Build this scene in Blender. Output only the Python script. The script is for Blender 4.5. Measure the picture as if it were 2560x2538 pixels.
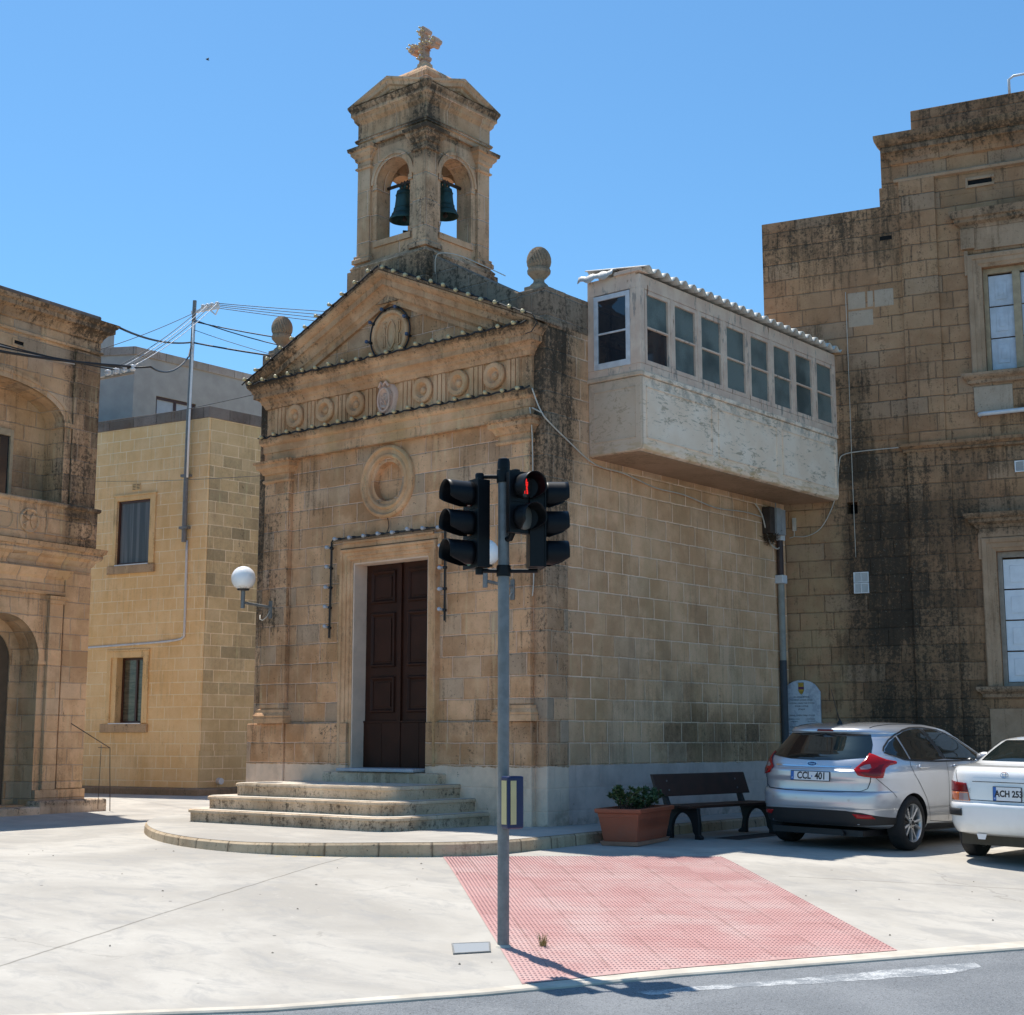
import bpy, bmesh, math, random
from mathutils import Vector, Matrix
from mathutils.bvhtree import BVHTree
R = math.radians
random.seed(7)
scene = bpy.context.scene
for o in list(bpy.data.objects):
    bpy.data.objects.remove(o)
COL = scene.collection

# ------------------------------------------------------------------ camera
cam_d = bpy.data.cameras.new('camera')
cam = bpy.data.objects.new('camera', cam_d)
COL.objects.link(cam)
cam.location = (12.365, -15.622, 1.141)
cam.rotation_euler = (R(90 + 8.92), 0, R(39.69))
cam_d.sensor_fit = 'HORIZONTAL'
cam_d.sensor_width = 36
cam_d.lens = 51.713
cam_d.clip_end = 2000
scene.camera = cam

# ------------------------------------------------------------------ sky, sun, exposure
SUN_EL = R(67)
SUN_DIR = Vector((-.94 * math.cos(SUN_EL), .34 * math.cos(SUN_EL), math.sin(SUN_EL))).normalized()
world = bpy.data.worlds.new('World')
scene.world = world
world.use_nodes = True
wn = world.node_tree
wn.nodes.clear()
w_out = wn.nodes.new('ShaderNodeOutputWorld')
w_bg = wn.nodes.new('ShaderNodeBackground')
w_sky = wn.nodes.new('ShaderNodeTexSky')
w_sky.sky_type = 'NISHITA'
w_sky.sun_disc = False
w_sky.sun_elevation = SUN_EL
w_sky.sun_rotation = math.atan2(SUN_DIR.x, SUN_DIR.y)
w_sky.altitude = 0
w_sky.air_density = 1.0
w_sky.dust_density = 0.4
w_sky.ozone_density = 2.5
w_bg.inputs['Strength'].default_value = 0.12
w_tint = wn.nodes.new('ShaderNodeMix'); w_tint.data_type = 'RGBA'; w_tint.blend_type = 'MULTIPLY'; w_tint.inputs[0].default_value = 1.
w_tint.inputs[7].default_value = (.6, .945, 1.09, 1)
wn.links.new(w_sky.outputs[0], w_tint.inputs[6])
wn.links.new(w_tint.outputs[2], w_bg.inputs['Color'])
wn.links.new(w_bg.outputs[0], w_out.inputs[0])

sun_d = bpy.data.lights.new('sun', 'SUN')
sun_d.energy = 4.9
sun_d.angle = R(0.53)
sun_d.color = (1.0, .94, .85)
sun = bpy.data.objects.new('sun', sun_d)
COL.objects.link(sun)
sun.rotation_euler = (-SUN_DIR).to_track_quat('-Z', 'Y').to_euler()
sun.location = (0, 0, 40)

scene.view_settings.view_transform = 'Standard'
scene.view_settings.look = 'None'
scene.view_settings.gamma = 1
scene.view_settings.exposure = 0.36
scene.render.engine = 'CYCLES'

# ------------------------------------------------------------------ node helpers
class NT:
    def __init__(s, name):
        s.m = bpy.data.materials.new(name)
        s.m.use_nodes = True
        s.t = s.m.node_tree
        s.t.nodes.clear()
        s.out = s.t.nodes.new('ShaderNodeOutputMaterial')
        s.bsdf = s.t.nodes.new('ShaderNodeBsdfPrincipled')
        s.t.links.new(s.bsdf.outputs[0], s.out.inputs[0])
        s._geo = None; s._uv = None; s._obj = None
    def put(s, sock, v):
        if isinstance(v, bpy.types.NodeSocket):
            s.t.links.new(v, sock)
        elif isinstance(v, (tuple, list)):
            if len(v) == 3 and sock.type == 'RGBA': v = (*v, 1)
            sock.default_value = v
        else:
            sock.default_value = v
    def math(s, op, a, b=None, c=None, clamp=False):
        n = s.t.nodes.new('ShaderNodeMath'); n.operation = op; n.use_clamp = clamp
        s.put(n.inputs[0], a)
        if b is not None: s.put(n.inputs[1], b)
        if c is not None: s.put(n.inputs[2], c)
        return n.outputs[0]
    def smooth(s, v, a, b, lo=0., hi=1.):
        n = s.t.nodes.new('ShaderNodeMapRange'); n.interpolation_type = 'SMOOTHSTEP'
        s.put(n.inputs[0], v); s.put(n.inputs[1], a); s.put(n.inputs[2], b); s.put(n.inputs[3], lo); s.put(n.inputs[4], hi)
        return n.outputs[0]
    def mix(s, fac, a, b, mode='MIX'):
        n = s.t.nodes.new('ShaderNodeMix'); n.data_type = 'RGBA'; n.blend_type = mode
        s.put(n.inputs[0], fac); s.put(n.inputs[6], a); s.put(n.inputs[7], b)
        return n.outputs[2]
    def pos(s):
        if not s._geo: s._geo = s.t.nodes.new('ShaderNodeNewGeometry')
        return s._geo.outputs['Position']
    def uv(s):
        if not s._uv: s._uv = s.t.nodes.new('ShaderNodeTexCoord')
        return s._uv.outputs['UV']
    def objc(s):
        if not s._uv: s._uv = s.t.nodes.new('ShaderNodeTexCoord')
        return s._uv.outputs['Object']
    def sep(s, v):
        n = s.t.nodes.new('ShaderNodeSeparateXYZ'); s.put(n.inputs[0], v); return n.outputs
    def comb(s, x, y, z=0.):
        n = s.t.nodes.new('ShaderNodeCombineXYZ'); s.put(n.inputs[0], x); s.put(n.inputs[1], y); s.put(n.inputs[2], z); return n.outputs[0]
    def scale(s, v, sc):
        n = s.t.nodes.new('ShaderNodeVectorMath'); n.operation = 'MULTIPLY'; s.put(n.inputs[0], v); s.put(n.inputs[1], sc if isinstance(sc, tuple) else (sc, sc, sc)); return n.outputs[0]
    def noise(s, v, scale, detail=4., rough=.55, dist=0.):
        n = s.t.nodes.new('ShaderNodeTexNoise'); s.put(n.inputs['Vector'], v); n.inputs['Scale'].default_value = scale
        n.inputs['Detail'].default_value = detail; n.inputs['Roughness'].default_value = rough; n.inputs['Distortion'].default_value = dist
        return n.outputs[0]
    def voro(s, v, scale, feature='F1'):
        n = s.t.nodes.new('ShaderNodeTexVoronoi'); n.feature = feature; s.put(n.inputs['Vector'], v); n.inputs['Scale'].default_value = scale
        return n.outputs
    def white(s, v):
        n = s.t.nodes.new('ShaderNodeTexWhiteNoise'); n.noise_dimensions = '3D'; s.put(n.inputs[0], v); return n.outputs[0]
    def bump(s, h, strength=.3, dist=.01):
        n = s.t.nodes.new('ShaderNodeBump'); n.inputs['Strength'].default_value = strength; n.inputs['Distance'].default_value = dist
        s.put(n.inputs['Height'], h); s.t.links.new(n.outputs[0], s.bsdf.inputs['Normal'])
    def set(s, **k):
        names = dict(color='Base Color', rough='Roughness', metal='Metallic', spec='Specular IOR Level', coat='Coat Weight', coatr='Coat Roughness', trans='Transmission Weight', alpha='Alpha', ior='IOR', emis='Emission Color', emis_s='Emission Strength', sss='Subsurface Weight')
        for a, v in k.items(): s.put(s.bsdf.inputs[names[a]], v)
        return s

def simple(name, color, rough=.6, metal=0., spec=.5, var=.12, scale=8., bump=0., coat=0., dirt=None):
    n = NT(name)
    p = n.objc()
    f = n.noise(p, scale, 5.)
    a = tuple(c * (1 - var) for c in color); b = tuple(min(1, c * (1 + var)) for c in color)
    col = n.mix(n.smooth(f, .3, .7), a, b)
    if dirt:
        f2 = n.smooth(n.noise(n.pos(), 2.2, 7., .65), .5, .75)
        col = n.mix(n.math('MULTIPLY', f2, dirt[1]), col, dirt[0])
    n.set(color=col, rough=rough, metal=metal, spec=spec, coat=coat)
    n.put(n.bsdf.inputs['Roughness'], n.math('ADD', n.math('MULTIPLY', f, .12), rough - .06))
    if bump: n.bump(n.noise(p, scale * 8, 3.), bump, .004)
    return n.m

def zone_mask(n, ps, bx, soft):
    f = None
    for ax, (lo, hi) in enumerate(bx):
        for val, up in ((lo, True), (hi, False)):
            if val is None: continue
            q = n.smooth(ps[ax], val - soft, val + soft, 0. if up else 1., 1. if up else 0.)
            f = q if f is None else n.math('MULTIPLY', f, q)
    return f
def stone(name, c1, c2, mortar=None, h=.3026, z0=1.079, w=.5, mw=.007, var=.35, stain=0., zones=(), paint=None, warm=None, pits=.5, wander=.006, rough=.92, light=.3, tint_zones=(), u0=0., bzones=(), streaks=.45, recess=.7, bcol=(.06, .038, .024), bvar=.45, hue_on=True):
    """Globigerina limestone: courses of irregular ashlar, weathering, black crust, lichen."""
    hue = lambda c: (min(.92, c[0] * 1.03), c[1] * .955, c[2] * 1.03) if hue_on else c
    c1 = hue(c1); c2 = hue(c2); mortar = hue(mortar) if mortar else None
    n = NT(name)
    uv = n.sep(n.uv()); pos = n.pos(); ps = n.sep(pos)
    big = n.noise(pos, .7, 5., .6)
    mid = n.noise(pos, 3.1, 6., .62)
    fine = n.noise(pos, 38., 4., .7)
    col = n.mix(n.smooth(n.math('ADD', n.math('MULTIPLY', big, .55), n.math('MULTIPLY', mid, .45)), .39, .61), c1, c2)
    mort = None
    hgt = n.math('MULTIPLY', fine, .35)
    if mortar:
        wob = n.math('MULTIPLY', n.math('SUBTRACT', n.noise(pos, 4.5, 3.), .5), wander * 4)
        vv = n.math('DIVIDE', n.math('ADD', n.math('SUBTRACT', uv[1], z0), wob), h)
        row = n.math('FLOOR', vv); fv = n.math('SUBTRACT', vv, row)
        dh = n.math('MULTIPLY', n.math('MINIMUM', fv, n.math('SUBTRACT', 1., fv)), h)
        W = n.math('ADD', n.math('DIVIDE', n.math('ADD', uv[0], n.math('ADD', wob, u0)), w), n.math('MULTIPLY', row, 17.37))
        vo = n.t.nodes.new('ShaderNodeTexVoronoi'); vo.voronoi_dimensions = '1D'; vo.feature = 'DISTANCE_TO_EDGE'
        vo.inputs['Randomness'].default_value = .45; vo.inputs['Scale'].default_value = 1.
        n.put(vo.inputs['W'], W)
        vc = n.t.nodes.new('ShaderNodeTexVoronoi'); vc.voronoi_dimensions = '1D'; vc.feature = 'F1'
        vc.inputs['Randomness'].default_value = .45; vc.inputs['Scale'].default_value = 1.
        n.put(vc.inputs['W'], W)
        dv = n.math('MULTIPLY', vo.outputs['Distance'], w)
        d = n.math('ADD', n.math('MINIMUM', dh, dv), n.math('MULTIPLY', n.math('SUBTRACT', n.noise(pos, 24., 3.), .5), mw * 1.1))
        mort = n.smooth(d, mw * .55, mw * 1.35, 1., 0.)
        rnd = n.white(n.comb(n.sep(vc.outputs['Color'])[0], row, 3.3))
        rnd2 = n.white(n.comb(n.sep(vc.outputs['Color'])[0], row, 9.1))
        dk = tuple(c * .62 for c in c1); lt = tuple(min(1, c * 1.3) for c in c2)
        col = n.mix(n.math('MULTIPLY', n.smooth(rnd, .45, 1.), var), col, dk)
        col = n.mix(n.math('MULTIPLY', n.smooth(rnd2, .6, 1.), var * .8), col, lt)
        gr = (c1[0] * .8, c1[0] * .72, c1[0] * .58)
        col = n.mix(n.math('MULTIPLY', n.smooth(n.white(n.comb(rnd, rnd2, 1.)), .75, .9), var * .9), col, gr)
        hgt = n.math('ADD', hgt, n.math('MULTIPLY', n.smooth(d, 0., mw * 3.), 1.5 * recess))
        hgt = n.math('ADD', hgt, n.math('MULTIPLY', rnd2, .5))
        for (bx, str_, soft) in bzones:
            f = n.math('MULTIPLY', zone_mask(n, ps, bx, soft), str_)
            f = n.math('ADD', f, n.math('MULTIPLY', n.math('SUBTRACT', n.white(n.comb(rnd, rnd2, 4.)), .5), bvar))
            f = n.math('ADD', f, n.math('MULTIPLY', n.math('SUBTRACT', n.noise(pos, 9., 6., .75), .5), .6))
            col = n.mix(n.math('MULTIPLY', n.smooth(f, .25, .9), .9), col, bcol)
    if warm:
        f = n.smooth(n.noise(n.scale(pos, (1.3, 1.3, .45)), 1., 4.), .5, .72)
        col = n.mix(n.math('MULTIPLY', f, warm[1]), col, warm[0])
    # tonal speckle and pits
    col = n.mix(n.math('MULTIPLY', n.smooth(fine, .5, .75), .25), col, tuple(c * .55 for c in c1))
    if pits:
        pv = n.voro(pos, 17.)[0]
        pf = n.math('MULTIPLY', n.smooth(pv, .1, .17, 1., 0.), n.smooth(n.noise(pos, 5., 3.), .5, .62))
        col = n.mix(n.math('MULTIPLY', pf, pits), col, (.05, .04, .03))
        hgt = n.math('SUBTRACT', hgt, n.math('MULTIPLY', pf, .9))
    if mort is not None:
        fade = n.smooth(n.noise(pos, 1.7, 3.), .32, .55, .35, 1.)
        col = n.mix(n.math('MULTIPLY', mort, fade), col, mortar)
    # black crust
    zone = None
    for (bx, str_, soft) in zones:
        f = None
        for ax, (lo, hi) in enumerate(bx):
            for val, up in ((lo, True), (hi, False)):
                if val is None: continue
                q = n.smooth(ps[ax], val - soft, val + soft, 0. if up else 1., 1. if up else 0.)
                f = q if f is None else n.math('MULTIPLY', f, q)
        f = n.math('MULTIPLY', f, str_)
        zone = f if zone is None else n.math('ADD', zone, f)
    if streaks:
        s2 = n.noise(n.scale(pos, (10., 10., .8)), 1.3, 5., .7); s3 = n.noise(pos, .9, 4.)
        spk0 = n.noise(pos, 28., 5., .75)
        v_ = n.math('ADD', n.math('ADD', n.math('MULTIPLY', s2, .6), n.math('MULTIPLY', s3, .4)), n.math('MULTIPLY', n.math('SUBTRACT', spk0, .5), .35))
        if zone is not None: v_ = n.math('ADD', v_, n.math('MULTIPLY', zone, .1))
        col = n.mix(n.math('MULTIPLY', n.smooth(v_, .53, .64), streaks), col, (.13, .08, .045))
    streak = n.noise(n.scale(pos, (5., 5., .5)), 1.6, 6., .68)
    cl = n.noise(pos, 1.35, 7., .68)
    S = n.math('ADD', n.math('MULTIPLY', streak, .6), n.math('MULTIPLY', cl, .4))
    S = n.math('ADD', S, stain)
    gsum = n.math('ADD', n.noise(n.scale(pos, (1.1, 1.1, .7)), 1., 6., .65), stain)
    if zone is not None:
        S = n.math('ADD', S, n.math('MULTIPLY', zone, .33)); gsum = n.math('ADD', gsum, n.math('MULTIPLY', zone, .4))
    spk = n.noise(pos, 17., 8., .82)
    col = n.mix(n.math('MULTIPLY', n.smooth(gsum, .45, .8), .5), col, (.16, .105, .065))
    if light:
        ls = n.noise(n.scale(pos, (4.6, 4.6, .5)), 1.3, 6., .7)
        col = n.mix(n.math('MULTIPLY', n.smooth(n.math('ADD', ls, n.math('MULTIPLY', n.math('SUBTRACT', spk, .5), .25)), .56, .74), light), col, tuple(min(.75, c * 1.45) for c in c2))
    sf = n.smooth(n.math('ADD', S, n.math('MULTIPLY', n.math('SUBTRACT', spk, .5), 1.35)), .6, .8)
    col = n.mix(n.math('MULTIPLY', sf, .86), col, n.mix(n.smooth(spk, .4, .6), (.028, .024, .02), (.06, .048, .036)))
    lich = n.math('MULTIPLY', n.smooth(n.noise(pos, 26., 4., .7), .63, .7), n.smooth(sf, .25, .7))
    col = n.mix(n.math('MULTIPLY', lich, .6), col, (.36, .35, .28))
    for (bx, c_, str_, soft) in tint_zones:
        f = None
        for ax, (lo, hi) in enumerate(bx):
            for val, up in ((lo, True), (hi, False)):
                if val is None: continue
                q = n.smooth(ps[ax], val - soft, val + soft, 0. if up else 1., 1. if up else 0.)
                f = q if f is None else n.math('MULTIPLY', f, q)
        nf = n.smooth(n.noise(pos, 2.4, 6., .65), .36, .6)
        col = n.mix(n.math('MULTIPLY', n.math('MULTIPLY', f, nf), str_), col, c_)
    if paint:
        pz, pc = paint
        edge = n.math('ADD', ps[2], n.math('MULTIPLY', n.math('SUBTRACT', n.noise(n.scale(pos, (1., 1., .3)), 7., 6., .7), .5), .09))
        pf = n.smooth(edge, pz - .006, pz + .006, 1., 0.)
        chip = n.smooth(n.noise(pos, 5.5, 7., .72), .66, .69)
        low = n.smooth(ps[2], -.1, .28, 1., 0.)
        pcol = n.mix(n.smooth(n.noise(pos, 2.6, 6., .65), .35, .75), pc, tuple(c * .74 for c in pc))
        pcol = n.mix(n.math('MULTIPLY', n.math('MULTIPLY', low, n.smooth(n.noise(pos, 3.5, 6., .7), .42, .66)), .8), pcol, (.16, .13, .08))
        pcol = n.mix(n.math('MULTIPLY', chip, .7), pcol, (.17, .14, .1))
        col = n.mix(pf, col, pcol)
        hgt = n.math('MULTIPLY', hgt, n.math('SUBTRACT', 1., n.math('MULTIPLY', pf, .75)))
    n.set(color=col, rough=rough, spec=.15)
    n.bump(n.math('ADD', hgt, n.math('MULTIPLY', mid, .9)), .8, .016)
    return n.m

# ------------------------------------------------------------------ mesh helpers
def fr(p0, ang, side=1):
    """Frame of a wall: u along ang, n = outward normal, z up."""
    a = R(ang); du = Vector((math.cos(a), math.sin(a), 0)); dn = Vector((math.sin(a), -math.cos(a), 0)) * side
    p = Vector((p0[0], p0[1], 0))
    return lambda v: p + du * v[0] + dn * v[1] + Vector((0, 0, v[2]))

class MB:
    def __init__(s, T=None):
        s.v = []; s.f = []; s.T = T
    def add(s, vs, fs):
        k = len(s.v)
        s.v += [(s.T(v) if s.T else Vector(v)) for v in vs]
        s.f += [tuple(i + k for i in f) for f in fs]
        return s
    def box(s, x0, x1, y0, y1, z0, z1):
        vs = [(x, y, z) for z in (z0, z1) for y in (y0, y1) for x in (x0, x1)]
        return s.add(vs, [(0, 2, 3, 1), (4, 5, 7, 6), (0, 1, 5, 4), (2, 6, 7, 3), (0, 4, 6, 2), (1, 3, 7, 5)])
    def prism(s, poly, y0, y1, plane='xz'):
        n = len(poly)
        def mk(p, d): return (p[0], d, p[1]) if plane == 'xz' else ((d, p[0], p[1]) if plane == 'yz' else (p[0], p[1], d))
        vs = [mk(p, y0) for p in poly] + [mk(p, y1) for p in poly]
        return s.add(vs, [tuple(range(n)), tuple(range(2 * n - 1, n - 1, -1))] + [(i, i + n, (i + 1) % n + n, (i + 1) % n) for i in range(n)])
    def ringwall(s, outer, inner, y0, y1):
        """plate with a hole; outer and inner xz loops with the same number of points"""
        n = len(outer)
        vs = [(p[0], y0, p[1]) for p in outer] + [(p[0], y0, p[1]) for p in inner] + [(p[0], y1, p[1]) for p in outer] + [(p[0], y1, p[1]) for p in inner]
        fs = []
        for i in range(n):
            j = (i + 1) % n
            fs += [(i, j, n + j, n + i), (2 * n + i, 3 * n + i, 3 * n + j, 2 * n + j), (n + i, n + j, 3 * n + j, 3 * n + i), (i, 2 * n + i, 2 * n + j, j)]
        return s.add(vs, fs)
    def lathe(s, prof, seg=24, M=None, cap=True):
        vs = []; fs = []
        for r, z in prof:
            for i in range(seg):
                a = 2 * math.pi * i / seg
                vs.append(Vector((r * math.cos(a), r * math.sin(a), z)))
        for k in range(len(prof) - 1):
            for i in range(seg):
                j = (i + 1) % seg
                fs.append((k * seg + i, k * seg + j, (k + 1) * seg + j, (k + 1) * seg + i))
        if cap:
            fs.append(tuple(range(seg - 1, -1, -1))); b = (len(prof) - 1) * seg; fs.append(tuple(range(b, b + seg)))
        if M is not None: vs = [M @ v for v in vs]
        return s.add(vs, fs)
    def tube(s, pts, r, seg=8, cap=True):
        pts = [Vector(p) for p in pts]
        if len(pts) < 2: return s
        rs = r if isinstance(r, (list, tuple)) else [r] * len(pts)
        vs = []; fs = []; up = None
        for i, p in enumerate(pts):
            t = (pts[min(i + 1, len(pts) - 1)] - pts[max(i - 1, 0)])
            if t.length < 1e-9: t = Vector((0, 0, 1))
            t.normalize()
            if up is None:
                up = Vector((0, 0, 1)) if abs(t.z) < .9 else Vector((1, 0, 0))
            a = t.cross(up)
            if a.length < 1e-6: a = t.orthogonal()
            a.normalize(); b = a.cross(t).normalized(); up = b
            for k in range(seg):
                q = 2 * math.pi * k / seg
                vs.append(p + (a * math.cos(q) + b * math.sin(q)) * rs[i])
        for i in range(len(pts) - 1):
            for k in range(seg):
                l = (k + 1) % seg
                fs.append((i * seg + k, i * seg + l, (i + 1) * seg + l, (i + 1) * seg + k))
        if cap:
            fs.append(tuple(range(seg - 1, -1, -1))); q = (len(pts) - 1) * seg; fs.append(tuple(range(q, q + seg)))
        return s.add(vs, fs)
    def mould(s, poly, prof, closed=False):
        """run a profile [(out, z)] along a plan polyline; outside is to the right of travel"""
        n = len(poly); P = [Vector((p[0], p[1])) for p in poly]
        def nrm(a, b):
            d = (b - a).normalized(); return Vector((d.y, -d.x))
        offs = []
        for i in range(n):
            if closed or 0 < i < n - 1:
                n1 = nrm(P[i - 1], P[i]); n2 = nrm(P[i], P[(i + 1) % n])
                m = (n1 + n2); m = m / max(.2, m.dot(n1)) if m.length > 1e-6 else n1
            elif i == 0: m = nrm(P[0], P[1])
            else: m = nrm(P[-2], P[-1])
            offs.append(m)
        k = len(prof); vs = []; fs = []
        for i in range(n):
            for a_, (o, z) in enumerate(prof):
                if abs(o) < 1e-6: o = -.02 if a_ in (0, len(prof) - 1) else .004
                q = P[i] + offs[i] * o; vs.append((q.x, q.y, z))
        for i in range(n if closed else n - 1):
            j = (i + 1) % n
            for a in range(k - 1): fs.append((i * k + a, j * k + a, j * k + a + 1, i * k + a + 1))
        if not closed:
            fs.append(tuple(range(k))); fs.append(tuple(range((n - 1) * k + k - 1, (n - 1) * k - 1, -1)))
        return s.add(vs, fs)
    def build(s, name, mat, parent=None, smooth=False, bev=0., seg=2, org=None, recalc=True, autos=None):
        me = bpy.data.meshes.new(name)
        Mo = (ORG.get(parent.name) if parent else (Matrix.Translation(org) if org is not None else Matrix()))
        inv = Mo.inverted()
        me.from_pydata([inv @ v for v in s.v], [], s.f)
        bm = bmesh.new(); bm.from_mesh(me)
        if recalc: bmesh.ops.recalc_face_normals(bm, faces=bm.faces)
        bm.normal_update()
        uvl = bm.loops.layers.uv.new('uv')
        M3 = Mo.to_3x3()
        for f in bm.faces:
            nn = M3 @ f.normal
            if abs(nn.z) > .75: t = None
            else: t = Vector((0, 0, 1)).cross(nn).normalized()
            for l in f.loops:
                w = Mo @ l.vert.co
                l[uvl].uv = (w.x, w.y) if t is None else (w.dot(t), w.z)
            f.smooth = smooth
        bm.to_mesh(me); bm.free()
        o = bpy.data.objects.new(name, me)
        if mat: me.materials.append(mat)
        if autos is not None:
            for p in me.polygons: p.use_smooth = True
            try: me.set_sharp_from_angle(angle=R(autos))
            except Exception: pass
        COL.objects.link(o)
        if parent:
            o.parent = parent
        else:
            o.location = Mo.translation
        ORG[o.name] = Mo
        if bev:
            b = o.modifiers.new('bevel', 'BEVEL'); b.width = bev; b.segments = seg; b.limit_method = 'ANGLE'; b.angle_limit = R(40)
        return o
ORG = {}

def tag(o, label=None, cat=None, group=None, kind=None):
    if label: o['label'] = label
    if cat: o['category'] = cat
    if group: o['group'] = group
    if kind: o['kind'] = kind
    return o
def thing(name, label, cat, loc, rotz=0., group=None, rot=None, sc=1.):
    o = bpy.data.objects.new(name, None); COL.objects.link(o)
    o.empty_display_size = .3
    M = Matrix.Translation(loc) @ (rot.to_matrix().to_4x4() if rot else Matrix.Rotation(rotz, 4, 'Z'))
    o.location = loc; o.rotation_euler = M.to_euler()
    if sc != 1.: o.scale = (sc, sc, sc); M = M @ Matrix.Scale(sc, 4)
    ORG[o.name] = M
    return tag(o, label, cat, group)
def local(parent):
    """T that maps the parent's local coordinates to world"""
    M = ORG[parent.name]
    return lambda v: M @ Vector(v)
def copy_tree(o, parent=None):
    c = o.copy(); COL.objects.link(c)
    if parent: c.parent = parent
    ORG[c.name] = ORG[o.name]
    for ch in list(o.children): copy_tree(ch, c)
    return c
def circ(cx, cz, r, n=32, a0=0., a1=360., rz=None):
    rz = rz or r
    full = abs(a1 - a0) >= 360
    m = n if full else n - 1
    return [(cx + r * math.cos(R(a0 + (a1 - a0) * i / m)), cz + rz * math.sin(R(a0 + (a1 - a0) * i / m))) for i in range(n)]
def text_mesh(txt, size, depth=.002, align='CENTER', sx=1., bold=0.):
    """text converted to mesh; returns (verts, faces) in local xy"""
    cu = bpy.data.curves.new('t', 'FONT'); cu.body = txt; cu.size = size; cu.extrude = depth
    cu.align_x = align; cu.align_y = 'CENTER'; cu.resolution_u = 3; cu.offset = bold
    ob = bpy.data.objects.new('t', cu); COL.objects.link(ob)
    dg = bpy.context.evaluated_depsgraph_get()
    me = bpy.data.meshes.new_from_object(ob.evaluated_get(dg))
    vs = [(v.co.x * sx, v.co.y, v.co.z) for v in me.vertices]; fs = [tuple(p.vertices) for p in me.polygons]
    bpy.data.objects.remove(ob); bpy.data.curves.remove(cu); bpy.data.meshes.remove(me)
    return vs, fs

def sp(x, k=.4): return x if x > 20 * k else k * math.log1p(math.exp(max(-50, x / k)))
def gz(x, y):
    t = (x - 1.0) * .739 - (y + 3.1) * .674
    return -.15 - .056 * sp(t) - .02 * sp(x - 1.5)
# ------------------------------------------------------------------ materials
XC = -2.96
S1 = (.49, .272, .122); S2 = (.74, .465, .245); MORT = (.78, .55, .36)
Z_PIER = ((( -.42, None), (-.4, .55), (3.2, None)), 1.0, .22)
m_front = stone('facade_stone', S1, S2, MORT, w=.5, stain=-.03, var=.45, pits=.8, streaks=.6, light=.4,
    zones=[(((-.34, None), (-.3, .6), (1.2, None)), .2, .12), (((-.36, None), (-.3, .9), (4.6, None)), .2, .5),
           (((None, -5.25), (None, 1.), (2.8, 6.)), .33, .3), (((None, -4.3), (None, 1.), (2.6, 3.6)), .22, .5),
           (((None, None), (None, None), (1.2, 1.36)), .16, .05), (((None, None), (-.4, .05), (.76, 1.3)), .1, .3)],
    paint=(.755, (.88, .635, .46)), warm=((.42, .25, .125), .55))
m_side = stone('side_wall_stone', (.58, .35, .175), (.78, .51, .28), (.9, .69, .46), w=.48, stain=-.08, var=.2, pits=.2, wander=.005, mw=.0085, recess=.55, light=.2, streaks=.25,
    bzones=[(((None, None), (2.2, 6.1), (.75, 1.7)), .72, .8)], bvar=.22,
    zones=[(((None, None), (-.3, .65), (1.0, None)), .35, .3), (((None, None), (-.6, .9), (4.6, None)), .6, .5),
           (((None, None), (3.6, 5.9), (.7, 1.35)), .4, .3), (((None, None), (1.2, 6.2), (.9, 2.6)), .2, .8)],
    paint=(.775, (.68, .525, .45)), warm=((.42, .27, .14), .45))
m_trim = stone('carved_stone', (.52, .3, .14), (.74, .48, .255), None, stain=-.05, pits=.35,
    zones=[(((None, None), (None, None), (5.86, 5.96)), .4, .03), (((None, None), (None, None), (5.5, 5.57)), .35, .02), (((-.45, None), (-.6, .3), (5.2, None)), .4, .3), (((None, -5.4), (None, None), (5.4, 7.)), .22, .3)], warm=((.5, .31, .14), .6))
m_rake = stone('weathered_cornice_stone', (.48, .28, .135), (.7, .45, .24), None, stain=.0, pits=.4,
    zones=[(((None, None), (None, None), (6.77, 6.88)), .4, .03), (((-1.2, None), (-.6, .3), (6.5, None)), .35, .4), (((None, -4.9), (None, None), (6.5, None)), .6, .4)], warm=((.47, .29, .14), .4))
m_tower = stone('tower_stone', (.52, .325, .165), (.72, .5, .285), (.8, .6, .4), h=.42, z0=8.0, w=.8, stain=-.05, var=.25, pits=.4,
    zones=[(((-2.75, None), (-.4, .4), (None, 9.6)), .45, .25), (((-2.62, -1.9), (-.7, .35), (9.9, 11.)), .7, .18), (((None, -3.6), (None, .3), (9.9, 11.1)), .5, .2), (((-2.2, None), (1.2, None), (9.9, 11.2)), .5, .2), (((None, None), (None, None), (10.98, 11.13)), .55, .03), (((None, None), (None, None), (10.34, 10.44)), .5, .02), (((None, None), (None, None), (10.5, 10.57)), .4, .02),
           (((None, None), (None, None), (None, 8.5)), .42, .25), (((-2.7, None), (1.2, None), (8., 9.4)), .3, .3)])
m_pier = stone('weathered_quoin_stone', (.4, .25, .13), (.62, .41, .23), (.6, .46, .3), w=.42, stain=.03, var=.6, pits=.8, streaks=.8, light=.35,
    zones=[(((None, None), (None, None), (3.2, None)), .48, 1.6), (((None, None), (None, None), (6.2, None)), .3, .5), (((None, -5.), (None, None), (2.6, None)), .15, .5)], paint=(.765, (.78, .59, .45)))
m_crust = stone('black_crusted_stone', (.3, .23, .15), (.4, .31, .2), (.4, .34, .25), h=.35, z0=7., w=.7, stain=.12, pits=.5)
m_finial = stone('finial_stone', (.3, .25, .17), (.42, .35, .23), None, stain=.04, pits=.4)
m_step = stone('step_stone', (.58, .43, .29), (.74, .57, .41), None, stain=.03, pits=.5, zones=[(((None, None), (None, None), (-.02, .1)), .3, .04), (((None, None), (None, None), (.16, .28)), .25, .04), (((None, None), (None, None), (.34, .46)), .2, .04)], warm=((.5, .33, .2), .4), hue_on=False)
m_kerb = stone('kerb_stone', (.48, .37, .25), (.6, .47, .32), (.2, .15, .1), h=2., z0=-1., w=.62, mw=.01, stain=.03, var=.3, pits=.3, warm=((.48, .3, .16), .4), hue_on=False)
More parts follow.
